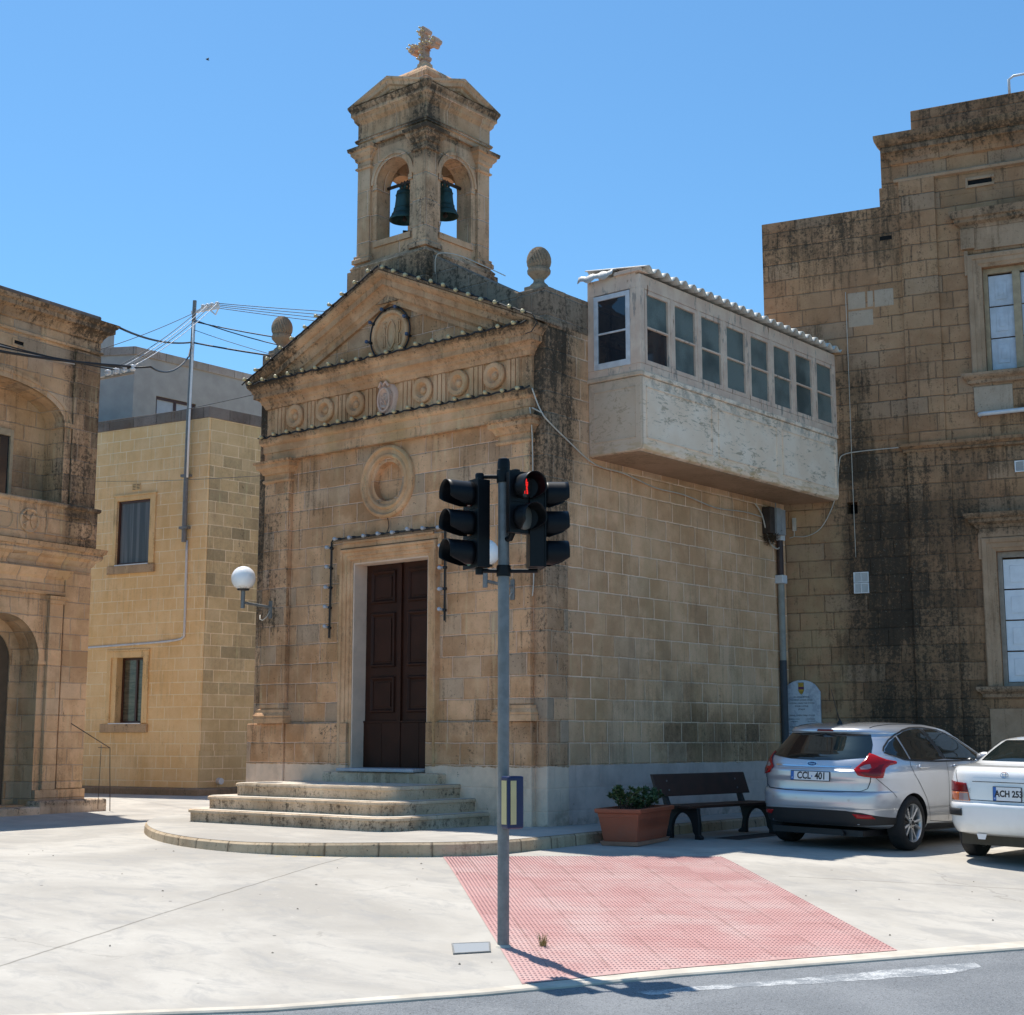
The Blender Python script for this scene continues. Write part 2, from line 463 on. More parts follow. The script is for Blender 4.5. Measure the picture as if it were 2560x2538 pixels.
m_right = stone('right_house_stone', (.36, .205, .1), (.48, .3, .155), (.2, .14, .085), h=.294, z0=.0, w=.62, mw=.006, stain=.01, var=.34, pits=.6, streaks=.75, light=.12,
    bzones=[(((.8, 3.3), (None, None), (.6, 5.5)), .5, .7)],
    zones=[(((.9, 2.2), (None, None), (2.6, 5.6)), .5, .5), (((1.0, 3.1), (None, None), (.9, 5.0)), .45, .6), (((.95, 1.5), (None, None), (5.4, 7.4)), .5, .25),
           (((1.2, 3.4), (None, None), (.3, 1.6)), .5, .5), (((2.6, 4.5), (None, None), (4.4, 5.3)), .34, .4), (((None, None), (None, None), (5.45, 5.95)), .35, .12),
           (((None, 2.3), (None, None), (9.2, 10.3)), .42, .35), (((2.3, None), (None, None), (11.2, None)), .38, .2), (((1.8, None), (None, None), (10.95, 11.3)), .4, .1)],
    warm=((.42, .27, .14), .3), tint_zones=[(((.02, .95), (None, None), (None, 5.1)), (.45, .31, .17), .6, .12)])  # last entry mixes an ochre tone into the zone beside the corner
m_right_trim = stone('right_house_trim_stone', (.36, .25, .145), (.46, .33, .2), None, stain=-.04, pits=.3, zones=[(((None, None), (None, None), (10.75, None)), .25, .2), (((None, None), (None, None), (4.4, 4.8)), .6, .08), (((None, None), (None, None), (9.55, 9.95)), .5, .08), (((None, None), (None, None), (1.75, 2.)), .4, .08), (((None, None), (None, None), (6.8, 7.05)), .35, .08)])
m_left = stone('left_house_stone', (.5, .33, .165), (.7, .5, .275), (.5, .41, .28), h=.29, z0=.1, w=.62, stain=-.06, var=.4, pits=.3, mw=.006, bcol=(.1, .075, .05), bzones=[(((None, None), (-.55, None), (5., 8.4)), .6, .12), (((None, None), (-1.4, -.7), (5., 6.4)), .4, .3)],
    zones=[(((None, None), (None, None), (8.5, None)), .55, .15), (((None, None), (-.6, None), (4.6, 9.)), .5, .15), (((None, None), (-1.6, None), (5.0, 6.3)), .3, .5), (((None, None), (None, None), (4.4, 4.7)), .3, .1)], warm=((.5, .34, .16), .4))
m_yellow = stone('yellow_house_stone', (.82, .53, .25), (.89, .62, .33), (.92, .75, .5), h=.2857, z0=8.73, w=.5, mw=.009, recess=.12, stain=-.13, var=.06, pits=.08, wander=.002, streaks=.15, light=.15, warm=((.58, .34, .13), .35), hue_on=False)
m_coping = stone('dark_coping_stone', (.16, .145, .12), (.25, .23, .19), (.1, .09, .07), h=2., z0=0., w=.75, stain=.02, pits=.2)
m_coping2 = stone('grey_coping_stone', (.3, .28, .24), (.42, .4, .34), (.16, .15, .13), h=3., z0=0., w=.8, stain=-.03, pits=.2)
m_render = simple('grey_render', (.36, .345, .33), .95, var=.08, scale=3., bump=.5)
m_bulb = simple('bulb_ivory', (.55, .45, .25), .35, var=.05)
m_bulbw = simple('bulb_frosted', (.42, .44, .48), .3, var=.05)
m_bulbb = simple('bulb_blue', (.05, .09, .17), .35, var=.05)
m_black = simple('black_plastic', (.012, .012, .013), .42, var=.1)
m_cable = simple('cable_black', (.014, .014, .015), .6)
m_cablew = simple('cable_pale', (.52, .47, .4), .6)
m_galv = simple('galvanised_steel', (.2, .205, .205), .6, metal=.3, var=.15, scale=14., dirt=((.2, .19, .17), .5))
m_white = simple('white_plastic', (.78, .79, .8), .4, var=.04)
m_bronze = simple('bell_bronze', (.03, .068, .06), .5, metal=.5, var=.4, scale=5., dirt=((.07, .11, .09), .6))
m_rust = simple('rusty_iron', (.05, .035, .028), .8, var=.3)
m_glass_dark = NT('window_glass').set(color=(.02, .024, .028), rough=.06, spec=.7).m

def concrete_mat():
    n = NT('plaza_concrete'); p = n.pos()
    big = n.noise(n.scale(p, (.35, .5, 1.)), 1., 6., .62, .6); mid = n.noise(n.scale(p, (1.1, 1.9, 1.)), 1.6, 9., .72, .7); fine = n.noise(p, 60., 4., .7)
    c = n.mix(n.smooth(big, .35, .66), (.36, .335, .298), (.485, .455, .405))
    c = n.mix(n.math('MULTIPLY', n.smooth(mid, .46, .66), .6), c, (.31, .3, .285))
    c = n.mix(n.math('MULTIPLY', n.smooth(n.noise(p, 2.7, 7., .7), .58, .72), .25), c, (.5, .46, .38))
    c = n.mix(n.math('MULTIPLY', n.smooth(fine, .52, .75), .12), c, (.3, .29, .27))
    s_ = n.sep(p)
    # saw cut joint between the two slabs
    def line(x0, y0, x1, y1, w, lo, hi):
        L = math.hypot(x1 - x0, y1 - y0); nx, ny = -(y1 - y0) / L, (x1 - x0) / L; tx, ty = (x1 - x0) / L, (y1 - y0) / L
        wob = n.math('MULTIPLY', n.math('SUBTRACT', n.noise(p, 3., 4.), .5), .05)
        d = n.math('ABSOLUTE', n.math('ADD', wob, n.math('ADD', n.math('MULTIPLY', n.math('SUBTRACT', s_[0], x0), nx), n.math('MULTIPLY', n.math('SUBTRACT', s_[1], y0), ny))))
        t = n.math('ADD', n.math('MULTIPLY', n.math('SUBTRACT', s_[0], x0), tx), n.math('MULTIPLY', n.math('SUBTRACT', s_[1], y0), ty))
        return n.math('MULTIPLY', n.smooth(d, w * .5, w, 1., 0.), n.math('MULTIPLY', n.math('GREATER_THAN', t, lo), n.math('LESS_THAN', t, hi)))
    j = line(2.528, -9.536, .27, -3.98, .018, -8., 6.2)
    j2 = line(4.9, -1.3, 9.5, 1.2, .016, -.5, 9.)
    c = n.mix(n.math('MULTIPLY', n.math('MAXIMUM', j, j2), .55), c, (.12, .11, .09))
    cr = n.voro(n.comb(n.math('ADD', s_[0], n.math('MULTIPLY', n.noise(p, 1.5, 5.), .8)), n.math('ADD', s_[1], n.math('MULTIPLY', n.noise(p, 1.7, 5.), .8)), 0.), .22, 'DISTANCE_TO_EDGE')[0]
    ck = n.math('MULTIPLY', n.smooth(cr, .0012, .003, 1., 0.), n.smooth(n.noise(p, .5, 3.), .5, .6))
    c = n.mix(n.math('MULTIPLY', ck, .3), c, (.16, .15, .13))
    bl = n.noise(n.scale(p, (1., 1., 1.)), 11., 6., .75)
    c = n.mix(n.math('MULTIPLY', n.smooth(bl, .58, .7), .22), c, (.3, .29, .27)); c = n.mix(n.math('MULTIPLY', n.smooth(bl, .3, .42, 1., 0.), .2), c, (.68, .66, .61))
    # small dark spots and oil
    sp_ = n.math('MULTIPLY', n.smooth(n.voro(p, 1.7)[0], .02, .035, 1., 0.), .8)
    c = n.mix(sp_, c, (.08, .075, .07))
    yl = n.math('MULTIPLY', line(-.6, -4.45, 1.0, -3.35, .06, 0., 1.8), n.smooth(n.noise(p, 9., 5., .7), .45, .6))
    c = n.mix(n.math('MULTIPLY', yl, .6), c, (.55, .36, .06))
    n.set(color=c, rough=.9, spec=.25)
    n.bump(n.math('ADD', n.math('MULTIPLY', fine, .5), n.math('MULTIPLY', mid, .6)), .35, .012)
    return n.m
m_conc = concrete_mat()
def asphalt_mat():
    n = NT('asphalt'); p = n.pos()
    f = n.noise(p, 95., 3., .8); v = n.voro(p, 130.); big = n.noise(p, .8, 6., .6)
    c = n.mix(n.smooth(big, .35, .65), (.175, .19, .205), (.25, .265, .28))
    c = n.mix(n.math('MULTIPLY', n.smooth(n.noise(p, 34., 5., .8), .5, .64), .6), c, (.1, .108, .12)); c = n.mix(n.smooth(f, .48, .7), c, (.35, .36, .37)); c = n.mix(n.math('MULTIPLY', n.smooth(n.noise(p, 70., 2.), .55, .7), .7), c, (.05, .05, .055))
    n.set(color=c, rough=.85, spec=.3); n.bump(n.math('ADD', v[0], f), .7, .012)
    return n.m
m_asph = asphalt_mat()
def marking_mat():
    n = NT('worn_road_paint'); p = n.pos(); f = n.noise(p, 60., 4., .8); g2 = n.noise(p, 4., 6., .7)
    k = n.smooth(n.math('ADD', n.math('MULTIPLY', f, .5), n.math('MULTIPLY', g2, .5)), .46, .6)
    n.set(color=n.mix(k, (.205, .222, .24), (.58, .59, .59)), rough=.85, spec=.3); n.bump(f, .6, .01)
    return n.m
def tactile_mat():
    n = NT('red_tactile_tile'); p = n.pos(); s_ = n.sep(p)
    u = n.math('ADD', n.math('MULTIPLY', s_[0], .674), n.math('MULTIPLY', s_[1], .739)); t = n.math('SUBTRACT', n.math('MULTIPLY', s_[0], .739), n.math('MULTIPLY', s_[1], .674))
    uu = n.math('DIVIDE', u, .46); tt = n.math('DIVIDE', t, .46)
    fu = n.math('FRACT', uu); ft = n.math('FRACT', tt)
    d = n.math('MINIMUM', n.math('MINIMUM', fu, n.math('SUBTRACT', 1., fu)), n.math('MINIMUM', ft, n.math('SUBTRACT', 1., ft)))
    rnd = n.white(n.comb(n.math('FLOOR', uu), n.math('FLOOR', tt), 1.))
    c = n.mix(n.math('ADD', n.math('MULTIPLY', rnd, .35), n.math('MULTIPLY', n.noise(p, 2., 6., .7), .6)), (.4, .2, .185), (.55, .335, .31))
    c = n.mix(n.math('MULTIPLY', n.smooth(n.noise(p, 1.1, 6., .65), .4, .68), .8), c, (.52, .37, .34))
    c = n.mix(n.math('MULTIPLY', n.smooth(n.noise(p, 40., 4., .7), .5, .7), .3), c, (.3, .13, .12))
    c = n.mix(n.math('MULTIPLY', n.smooth(d, .006, .012, 1., 0.), n.smooth(n.noise(p, 2.3, 3.), .35, .6, .1, .7)), c, (.2, .11, .09))
    n.set(color=c, rough=.8, spec=.3); n.bump(n.noise(p, 120., 2.), .2, .004)
    return n.m

# ------------------------------------------------------------------ ground
KI = [(-9., -31.), (-1., -17.8), (2.2, -12.35), (3.99, -9.95), (4.72, -8.95), (5.42, -7.6), (5.98, -6.2), (7.0, -4.12), (7.54, -3.06), (9.9, 2.), (16., 15.), (40., 66.)]
KW = [.1, .1, .1, .1, .11, .14, .2, .26, .28, .28, .28, .28]
ND = Vector((.912, -.41))
def resample(P, W, step):
    out = []
    for i in range(len(P) - 1):
        a = Vector(P[i]); b = Vector(P[i + 1]); L = (b - a).length; near = min(a.length, b.length) < 25
        k = max(1, int(L / (step if near else 4)))
        for q in range(k): out.append((a.lerp(b, q / k), W[i] + (W[i + 1] - W[i]) * q / k))
    out.append((Vector(P[-1]), W[-1])); return out
KP = resample(KI, KW, .25)
rows = [0, .02, .3, .6, 1, 1.5, 2, 2.5, 3, 3.5, 4, 4.5, 5, 5.5, 6, 6.5, 7, 7.5, 8, 8.5, 9, 10, 11, 12, 14, 16, 20, 26, 35, 50, 75, 110]
mb = MB()
n_ = len(KP)
for w in rows:
    for p, kw in KP:
        q = p - ND * w; mb.v.append(Vector((q.x, q.y, gz(q.x, q.y))))
mb.f = [(r * n_ + i, r * n_ + i + 1, (r + 1) * n_ + i + 1, (r + 1) * n_ + i) for r in range(len(rows) - 1) for i in range(n_ - 1)]
tag(mb.build('plaza_pavement', m_conc, smooth=True), kind='structure')
def kz(p): return gz(p.x, p.y) + .004
mb = MB()
prof = [(-.004, -.3), (-.003, .0), (.0, .006)]
for p, kw in KP:
    o = p + ND * kw; z = gz(p.x, p.y)
    mb.v += [Vector((p.x, p.y, z - .2)), Vector((p.x, p.y, z + .004)), Vector((o.x - ND.x * .012, o.y - ND.y * .012, z + .002)), Vector((o.x, o.y, z - .01)), Vector((o.x, o.y, z - .3))]
mb.f = [(i * 5 + a, i * 5 + 5 + a, i * 5 + 6 + a, i * 5 + 1 + a) for i in range(n_ - 1) for a in range(4)]
m_kerbc = simple('kerb_concrete', (.52, .475, .4), .9, var=.14, scale=4., bump=.4, dirt=((.42, .39, .33), .5))
tag(mb.build('road_kerb', m_kerbc, smooth=False), kind='structure')
def rz(p, w): return gz(p.x, p.y) * 1. - .022 - .004 * w
mb = MB(); rr = [-.02, .15, .4, .8, 1.4, 2.2, 3.2, 4.5, 6, 8, 11, 16, 24, 40, 80]
for w in rr:
    for p, kw in KP:
        o = p + ND * (kw + w); mb.v.append(Vector((o.x, o.y, rz(p, max(0, w)))))
mb.f = [(r * n_ + i, r * n_ + i + 1, (r + 1) * n_ + i + 1, (r + 1) * n_ + i) for r in range(len(rr) - 1) for i in range(n_ - 1)]
road_o = tag(mb.build('road', m_asph, smooth=True), kind='structure')
ROAD = BVHTree.FromPolygons(mb.v, mb.f)
def road_z(x, y):
    best = min(KP, key=lambda k: abs((x - k[0].x) * ND.y - (y - k[0].y) * ND.x))
    w = (Vector((x, y)) - best[0]).dot(ND) - best[1]
    h = ROAD.ray_cast(Vector((x, y, 5.)), Vector((0, 0, -1)))[0]
    return h.z if h else rz(best[0], max(0, w))
def sheet(pts_in, pts_out, zf, lift=.0015, sub=14):
    mb = MB(); n = len(pts_in)
    for a, b in zip(pts_in, pts_out):
        for k in range(4):
            x = a[0] + (b[0] - a[0]) * k / 3; y = a[1] + (b[1] - a[1]) * k / 3; mb.v.append(Vector((x, y, zf(x, y) + lift)))
    mb.f = [(i * 4 + k, i * 4 + 4 + k, i * 4 + 5 + k, i * 4 + 1 + k) for i in range(n - 1) for k in range(3)]
    return mb
m_mark = marking_mat()
def lerp_list(L, k):
    out = []
    for i in range(len(L) - 1):
        for q in range(k): out.append((L[i][0] + (L[i + 1][0] - L[i][0]) * q / k, L[i][1] + (L[i + 1][1] - L[i][1]) * q / k))
    out.append(L[-1]); return out
_r = random.Random(4); jig = lambda L: [(p[0] + _r.uniform(-.02, .02), p[1] + _r.uniform(-.02, .02)) for p in L]
A = lerp_list([(6.28, -6.92), (6.62, -6.27), (7.0, -5.55), (7.4, -4.62), (7.62, -4.28)], 12)
B = lerp_list([(6.42, -6.98), (6.76, -6.35), (7.2, -5.72), (7.66, -4.9), (7.72, -4.4)], 12)
A = jig(A); B = jig(B)
tag(sheet(A, B, road_z).build('road_marking', m_mark), kind='structure')

# tactile paving: a sheet with real blisters
TD = Vector((.739, -.674)); TN = Vector((.674, .739)); TO = Vector((1.03, -3.17))
def kerb_t(u):
    # distance along TD at which the line leaves the plaza
    lo, hi = 4., 9.
    for _ in range(30):
        m = (lo + hi) / 2; q = TO + TN * u + TD * m
        best = min(((q - k[0]).length, k[0]) for k in KP)[1]
        i = [k[0] for k in KP].index(best); a = KP[max(0, i - 1)][0]; b = KP[min(n_ - 1, i + 1)][0]; d = (b - a).normalized()
        if (q - a).dot(Vector((d.y, -d.x))) > -.015: hi = m
        else: lo = m
    return lo
UW = 3.2; mb = MB(); NU = 20; NTt = 20
KT = [kerb_t(UW * i / NU) for i in range(NU + 1)]
for i in range(NU + 1):
    for k in range(NTt + 1):
        q = TO + TN * (UW * i / NU) + TD * (KT[i] * k / NTt); mb.v.append(Vector((q.x, q.y, gz(q.x, q.y) + .005)))
mb.f = [(i * (NTt + 1) + k, i * (NTt + 1) + k + 1, (i + 1) * (NTt + 1) + k + 1, (i + 1) * (NTt + 1) + k) for i in range(NU) for k in range(NTt)]
du = .0354; dt = .064
iu = 0; u = .03
while u < UW - .01:
    kt = KT[min(NU, int(u / UW * NU))]; kt2 = KT[min(NU, int(u / UW * NU) + 1)]; kt = min(kt, kt2)
    t = .02 + (.5 * dt if False else 0)
    while t < kt - .02:
        q = TO + TN * u + TD * t; z = gz(q.x, q.y) + .0045
        b = len(mb.v)
        for k in range(6):
            a = math.pi * k / 3; mb.v.append(Vector((q.x + .0125 * math.cos(a), q.y + .0125 * math.sin(a), z)))
        for k in range(6):
            a = math.pi * k / 3; mb.v.append(Vector((q.x + .0075 * math.cos(a), q.y + .0075 * math.sin(a), z + .0065)))
        for k in range(6): mb.f.append((b + k, b + (k + 1) % 6, b + 6 + (k + 1) % 6, b + 6 + k))
        mb.f.append(tuple(range(b + 6, b + 12)))
        t += dt
    u += du
tag(mb.build('tactile_paving', tactile_mat(), recalc=False), kind='structure')

# raised apron in front of the chapel and along its side
AP = [(-6.9, .35), (-6.75, -.6), (-6.35, -1.45), (-5.73, -2.15), (-4.7, -2.95), (-3.48, -3.68), (-2.35, -4.14), (-1.45, -4.31), (-.72, -4.26), (-.1, -4.01), (.42, -3.66), (1.0, -3.1), (1.28, -2.46), (1.27, -1.6), (1.17, -.5), (1.08, .6), (1.0, 2.), (.95, 4.), (.92, 6.52)]
mb = MB(); mbk = MB()
AP2 = []
for i in range(len(AP) - 1):
    p0 = AP[max(0, i - 1)]; p1 = AP[i]; p2 = AP[i + 1]; p3 = AP[min(len(AP) - 1, i + 2)]
    for k in range(5):
        t = k / 5
        AP2.append(tuple(.5 * (2 * p1[j] + (p2[j] - p0[j]) * t + (2 * p0[j] - 5 * p1[j] + 4 * p2[j] - p3[j]) * t * t + (3 * p1[j] - p0[j] - 3 * p2[j] + p3[j]) * t ** 3) for j in (0, 1)))
AP2.append(AP[-1])
inner = [(p[0], p[1]) for p in AP2]
def apz(x, y): return -.03 + .022 * max(0, min(1, (x + 1.) / 1.5))
# kerb stones
for i, p in enumerate(AP2):
    a = Vector(AP2[max(0, i - 1)]); b = Vector(AP2[min(len(AP2) - 1, i + 1)]); d = (b - a).normalized(); nn = Vector((d.y, -d.x))
    q = Vector(p); z = apz(*p)
    for o, zz in ((.02, gz(*p) - .15), (.0, z - .03), (-.025, z - .006), (-.14, z - .012)):
        w = q + nn * o; mbk.v.append(Vector((w.x, w.y, zz)))
k_ = len(AP2)
mbk.f = [(i * 4 + a, i * 4 + 4 + a, i * 4 + 5 + a, i * 4 + 1 + a) for i in range(k_ - 1) for a in range(3)]
ko = mbk.build('apron_kerb', m_kerb, smooth=False)
# kerb needs a running-length uv so that joints fall along the curve
uvl = ko.data.uv_layers[0].data; run = [0.]
for i in range(1, k_): run.append(run[-1] + (Vector(AP2[i]) - Vector(AP2[i - 1])).length)
for pl in ko.data.polygons:
    for li in pl.loop_indices:
        vi = ko.data.loops[li].vertex_index; uvl[li].uv = (run[vi // 4], ko.data.vertices[vi].co.z)
tag(ko, kind='structure')
for i, p in enumerate(AP2):
    a = Vector(AP2[max(0, i - 1)]); b = Vector(AP2[min(len(AP2) - 1, i + 1)]); d = (b - a).normalized(); nn = Vector((d.y, -d.x))
    q = Vector(p) - nn * .03; f = Vector((min(.1, max(-6.8, q.x * .4 - 2.)), .3)) if p[1] < .4 else Vector((-.1, p[1]))
    for t in (0, .25, .5, .75, 1):
        w = q.lerp(f, t); mb.v.append(Vector((w.x, w.y, apz(w.x, w.y) - .002)))
mb.f = [(i * 5 + a, i * 5 + 5 + a, i * 5 + 6 + a, i * 5 + 1 + a) for i in range(k_ - 1) for a in range(4)]
tag(mb.build('chapel_apron_pavement', m_conc, smooth=True), kind='structure')
# ------------------------------------------------------------------ chapel
chapel = thing('chapel', 'small limestone chapel with pediment, bell tower and dark brown double door', 'chapel', (XC, 3., -.05))
FT = lambda v: Vector((v[0], -v[1], v[2]))          # facade frame: (x, out, z)
def front(mat, name, fn, parent=chapel, bev=.008, **k):
    mb = MB(FT); fn(mb); return mb.build(name, mat, parent, bev=bev, **k)
# body: front wall with the door hole and the blind oculus, side walls, roof
DX0, DX1, DZ = XC - .78, XC + .78, 3.78
OC = (-3.03, 4.97)
mb = MB()
# front wall made of plates round the openings; the oculus plate is a ring wall
mb.T = FT
def plate(x0, x1, z0, z1): mb.box(x0, x1, -.45, 0., z0, z1)
plate(-5.95, DX0, -.3, DZ); plate(DX1, 0., -.3, DZ); plate(DX0, DX1, -.3, .66)
bx0, bx1, bz0, bz1 = OC[0] - .62, OC[0] + .62, OC[1] - .62, OC[1] + .62
plate(-5.95, bx0, DZ, 7.0); plate(bx1, 0., DZ, 7.0); plate(bx0, bx1, DZ, bz0); plate(bx0, bx1, bz1, 7.0)
N = 48
outer = []
for i in range(N):
    a = 2 * math.pi * i / N; c, s_ = math.cos(a), math.sin(a); k = .62 / max(abs(c), abs(s_)); outer.append((OC[0] + c * k, OC[1] + s_ * k))
mb.ringwall(outer, circ(*OC, .3, N + 1)[:-1], 0., -.45)
mb.build('wall', m_front, chapel)
mb = MB(FT); mb.prism(circ(*OC, .31, 40)[:-1], -.12, -.3); mb.build('blind_window_panel', m_front, chapel)
# side walls, rear, roof deck
mb = MB(); mb.box(-.45, 0., .45, 6.6, -.3, 7.1); mb.build('side_wall', m_side, chapel)
mb = MB(); mb.box(-5.95, -5.5, .45, 9.5, -.3, 7.1); mb.box(-5.5, -.45, 9.2, 9.5, -.3, 7.0); mb.box(-.45, 0, 6.62, 9.5, -.3, 7.0); mb.build('rear_wall', m_side, chapel)
mb = MB(); mb.box(-5.5, -.45, .45, 9.2, 6.6, 6.8); mb.build('roof', m_coping2, chapel)
# corner pier and parapets above the cornice
mb = MB()
mb.box(-.5, .026, -.016, .46, 6.85, 7.42)
mb.box(-.40, .012, .44, 1.02, 6.9, 7.42)
mb.build('pier_cap', m_crust, chapel, bev=.02)
mb = MB(); mb.box(-.3, .022, -.012, .47, -.2, 6.85); mb.build('corner_pier', m_pier, chapel, bev=.018)
mb = MB(); mb.box(-5.965, -5.72, -.012, .45, 1.373, 6.6); mb.build('corner_pier', m_pier, chapel, bev=.018)
mb = MB(); mb.box(-5.97, -5.48, -.016, .46, 6.6, 7.42); mb.build('pier_cap', m_crust, chapel, bev=.02)
# sloping parapet up to the tower
mb = MB(FT); mb.prism([(-.5, 6.8), (-.5, 7.42), (-2.2, 8.36), (-2.2, 6.8)], -.02, -.4)
mb.build('parapet', m_crust, chapel, bev=.02)
mb = MB(FT); mb.prism([(-5.5, 6.8), (-5.5, 7.0), (-3.8, 7.95), (-3.8, 6.8)], -.02, -.4)
mb.build('parapet', m_crust, chapel, bev=.02)

# dado
for x0, x1 in ((-6.03, DX0 - .03), (DX1 + .03, -.18)):
    front(m_front, 'dado', lambda mb: mb.box(x0, x1, 0.0, .075, -.25, 1.372), bev=.012)
# pilasters
for x0, x1 in ((-5.72, -5.15), (-.77, -.2)):
    mb = MB(FT); mb.box(x0, x1, 0., .1, 1.6, 5.27); mb.box(x0 - .03, x1 + .03, .075, .115, -.25, 1.372)
    p_ = mb.build('pilaster', m_front, chapel, bev=.012)
    mb = MB()
    poly = [(x0, .02), (x0, -.1), (x1, -.1), (x1, .02)][::1]
    pl = [(x0, 0.), (x0, -.1), (x1, -.1), (x1, 0.)]
    mb.mould(pl, [(0, 1.37), (.075, 1.37), (.075, 1.45), (.06, 1.46), (.07, 1.49), (.045, 1.53), (.035, 1.54), (.03, 1.585), (0, 1.6)])
    mb.build('pilaster_base', m_trim, p_)
    mb = MB()
    mb.mould(pl, [(0, 5.2), (.02, 5.21), (.03, 5.235), (.02, 5.26), (0, 5.265), (0., 5.34), (.03, 5.35), (.04, 5.38), (.07, 5.42), (.105, 5.44), (.11, 5.5), (.14, 5.515), (.15, 5.55), (0., 5.56)])
    mb.build('pilaster_capital', m_trim, p_)
# entablature
EX0, EX1 = -5.74, -.19
el = [(EX0, .0), (EX0, -.1), (EX1, -.1), (EX1, .0)]
mb = MB(); mb.mould(el, [(0, 5.55), (.0, 5.70), (.018, 5.705), (.02, 5.82), (.04, 5.83), (.065, 5.86), (.075, 5.9), (.075, 5.935), (0., 5.95)]); mb.box(EX0, EX1, -.1, 0., 5.55, 5.94)
mb.build('architrave', m_trim, chapel)
mb = MB(FT); mb.box(EX0, EX1, 0., .062, 5.95, 6.49)
frieze = mb.build('frieze', m_trim, chapel)
tri = [XC + d for d in (-2.445, -1.745, -1.04, -.35 - .02, .36, 1.055, 1.765, 2.46)]
for x in tri:
    mb = MB(FT); mb.box(x - .13, x + .13, .06, .078, 5.952, 6.488)
    for k in (-1, 0, 1): mb.prism([(x + k * .085 - .034, 5.98), (x + k * .085 - .034, 6.43), (x + k * .085 + .034, 6.43), (x + k * .085 + .034, 5.98)], .078, .1)
    mb.build('triglyph', m_trim, chapel, bev=.006)
for x in (-5.044, -4.349, -3.662, -2.246, -1.543, -.853):
    mb = MB(FT)
    # panel frame and rosette
    mb.box(x - .225, x + .225, .06, .075, 5.965, 5.99); mb.box(x - .225, x + .225, .06, .075, 6.46, 6.485)
    mb.box(x - .225, x - .2, .06, .075, 5.99, 6.46); mb.box(x + .2, x + .225, .06, .075, 5.99, 6.46)
    M = Matrix.Translation((x, .06, 6.24)) @ Matrix.Rotation(R(-90), 4, 'X')
    mb.lathe([(.195, -.01), (.195, .05), (.18, .068), (.12, .068), (.1, .04), (.085, .006), (.06, .006), (.05, .03), (.03, .045), (.001, .048)], 28, M)
    mb.build('rosette', m_trim, chapel, autos=35)
# carved coat of arms in the middle metope
mb = MB(FT)
n1, n2 = 30, 7
vs = []; fs = []
rng = random.Random(3)
for k in range(n2 + 1):
    rr_ = 1 - k / n2
    for i in range(n1):
        a = 2 * math.pi * i / n1
        wob = 1 + (.05 * math.sin(3 * a + 1) + .045 * math.sin(7 * a)) * rr_
        vs.append((-3.0 + .225 * rr_ * wob * math.cos(a), .06 + .07 * (1 - rr_ ** 3) + .02 * (rng.random() - .5) * (1 if rr_ < .95 else 0) + .022 * math.sin(9 * rr_ * 2), 6.225 + .32 * rr_ * wob * math.sin(a)))
for k in range(n2):
    for i in range(n1): fs.append((k * n1 + i, k * n1 + (i + 1) % n1, (k + 1) * n1 + (i + 1) % n1, (k + 1) * n1 + i))
mb.add(vs, fs)
mb.tube([(-3.0 + .12 * math.cos(a), .15, 6.2 + .18 * math.sin(a)) for a in [i * .33 for i in range(20)]], .018, 6)
mb.tube([(-3.1, .15, 6.4), (-3.05, .16, 6.47), (-3.0, .165, 6.42), (-2.95, .16, 6.47), (-2.9, .15, 6.4)], .022, 6)
mb.tube([(-3.06, .14, 6.2), (-3.0, .145, 6.14), (-2.94, .14, 6.2), (-2.94, .14, 6.08), (-3.06, .14, 6.08), (-3.06, .14, 6.2)], .01, 5)
m_arms = stone('weathered_pale_stone', (.62, .44, .31), (.7, .52, .38), None, stain=-.06, pits=.6)
mb.build('coat_of_arms', m_arms, chapel, autos=50)
# horizontal cornice
mb = MB(); mb.mould(el, [(-.02, 6.44), (.0, 6.44), (.02, 6.47), (.03, 6.5), (.06, 6.53), (.065, 6.56), (.1, 6.59), (.15, 6.61), (.15, 6.69), (.165, 6.7), (.18, 6.74), (.225, 6.79), (.235, 6.82), (.235, 6.84), (.0, 6.87), (-.1, 6.87)])
mb.box(EX0, EX1, -.1, 0., 6.49, 6.86)
mb.build('cornice', m_rake, chapel)
# tympanum and raking cornice
hw = (EX1 - EX0) / 2; xc = (EX0 + EX1) / 2
SL = (8.19 - 6.86) / (hw + .24)
mb = MB(FT); mb.prism([(xc - hw + .1, 6.86), (xc + hw - .1, 6.86), (xc, 6.86 + SL * (hw - .1))], -.2, .045)
mb.build('tympanum', m_front, chapel)
cs = math.cos(math.atan(SL))
def rake(prof, name, mat):
    """profile of (out, drop below the top edge)"""
    mb = MB(FT); k = len(prof); vs = []; fs = []
    for o, d in prof:
        za = 8.19 - d / cs; xl = xc - hw - max(.0, o); xr = xc + hw + max(.0, o)
        vs += [(xl, .1 + o, za - SL * (xc - xl)), (xc, .1 + o, za), (xr, .1 + o, za - SL * (xr - xc))]
    for i in range(k):
        j = (i + 1) % k
        for a in (0, 1): fs.append((i * 3 + a, i * 3 + a + 1, j * 3 + a + 1, j * 3 + a))
    fs.append(tuple(i * 3 for i in range(k))); fs.append(tuple(i * 3 + 2 for i in range(k - 1, -1, -1)))
    mb.add(vs, fs); return mb.build(name, mat, chapel)
rake([(-.35, .0), (.235, .0), (.235, .03), (.21, .06), (.175, .09), (.15, .1), (.15, .19), (.11, .2), (.08, .23), (.06, .27), (.05, .32), (.03, .33), (.0, .36), (.0, .43), (-.05, .43), (-.35, .3)], 'raking_cornice', m_rake)
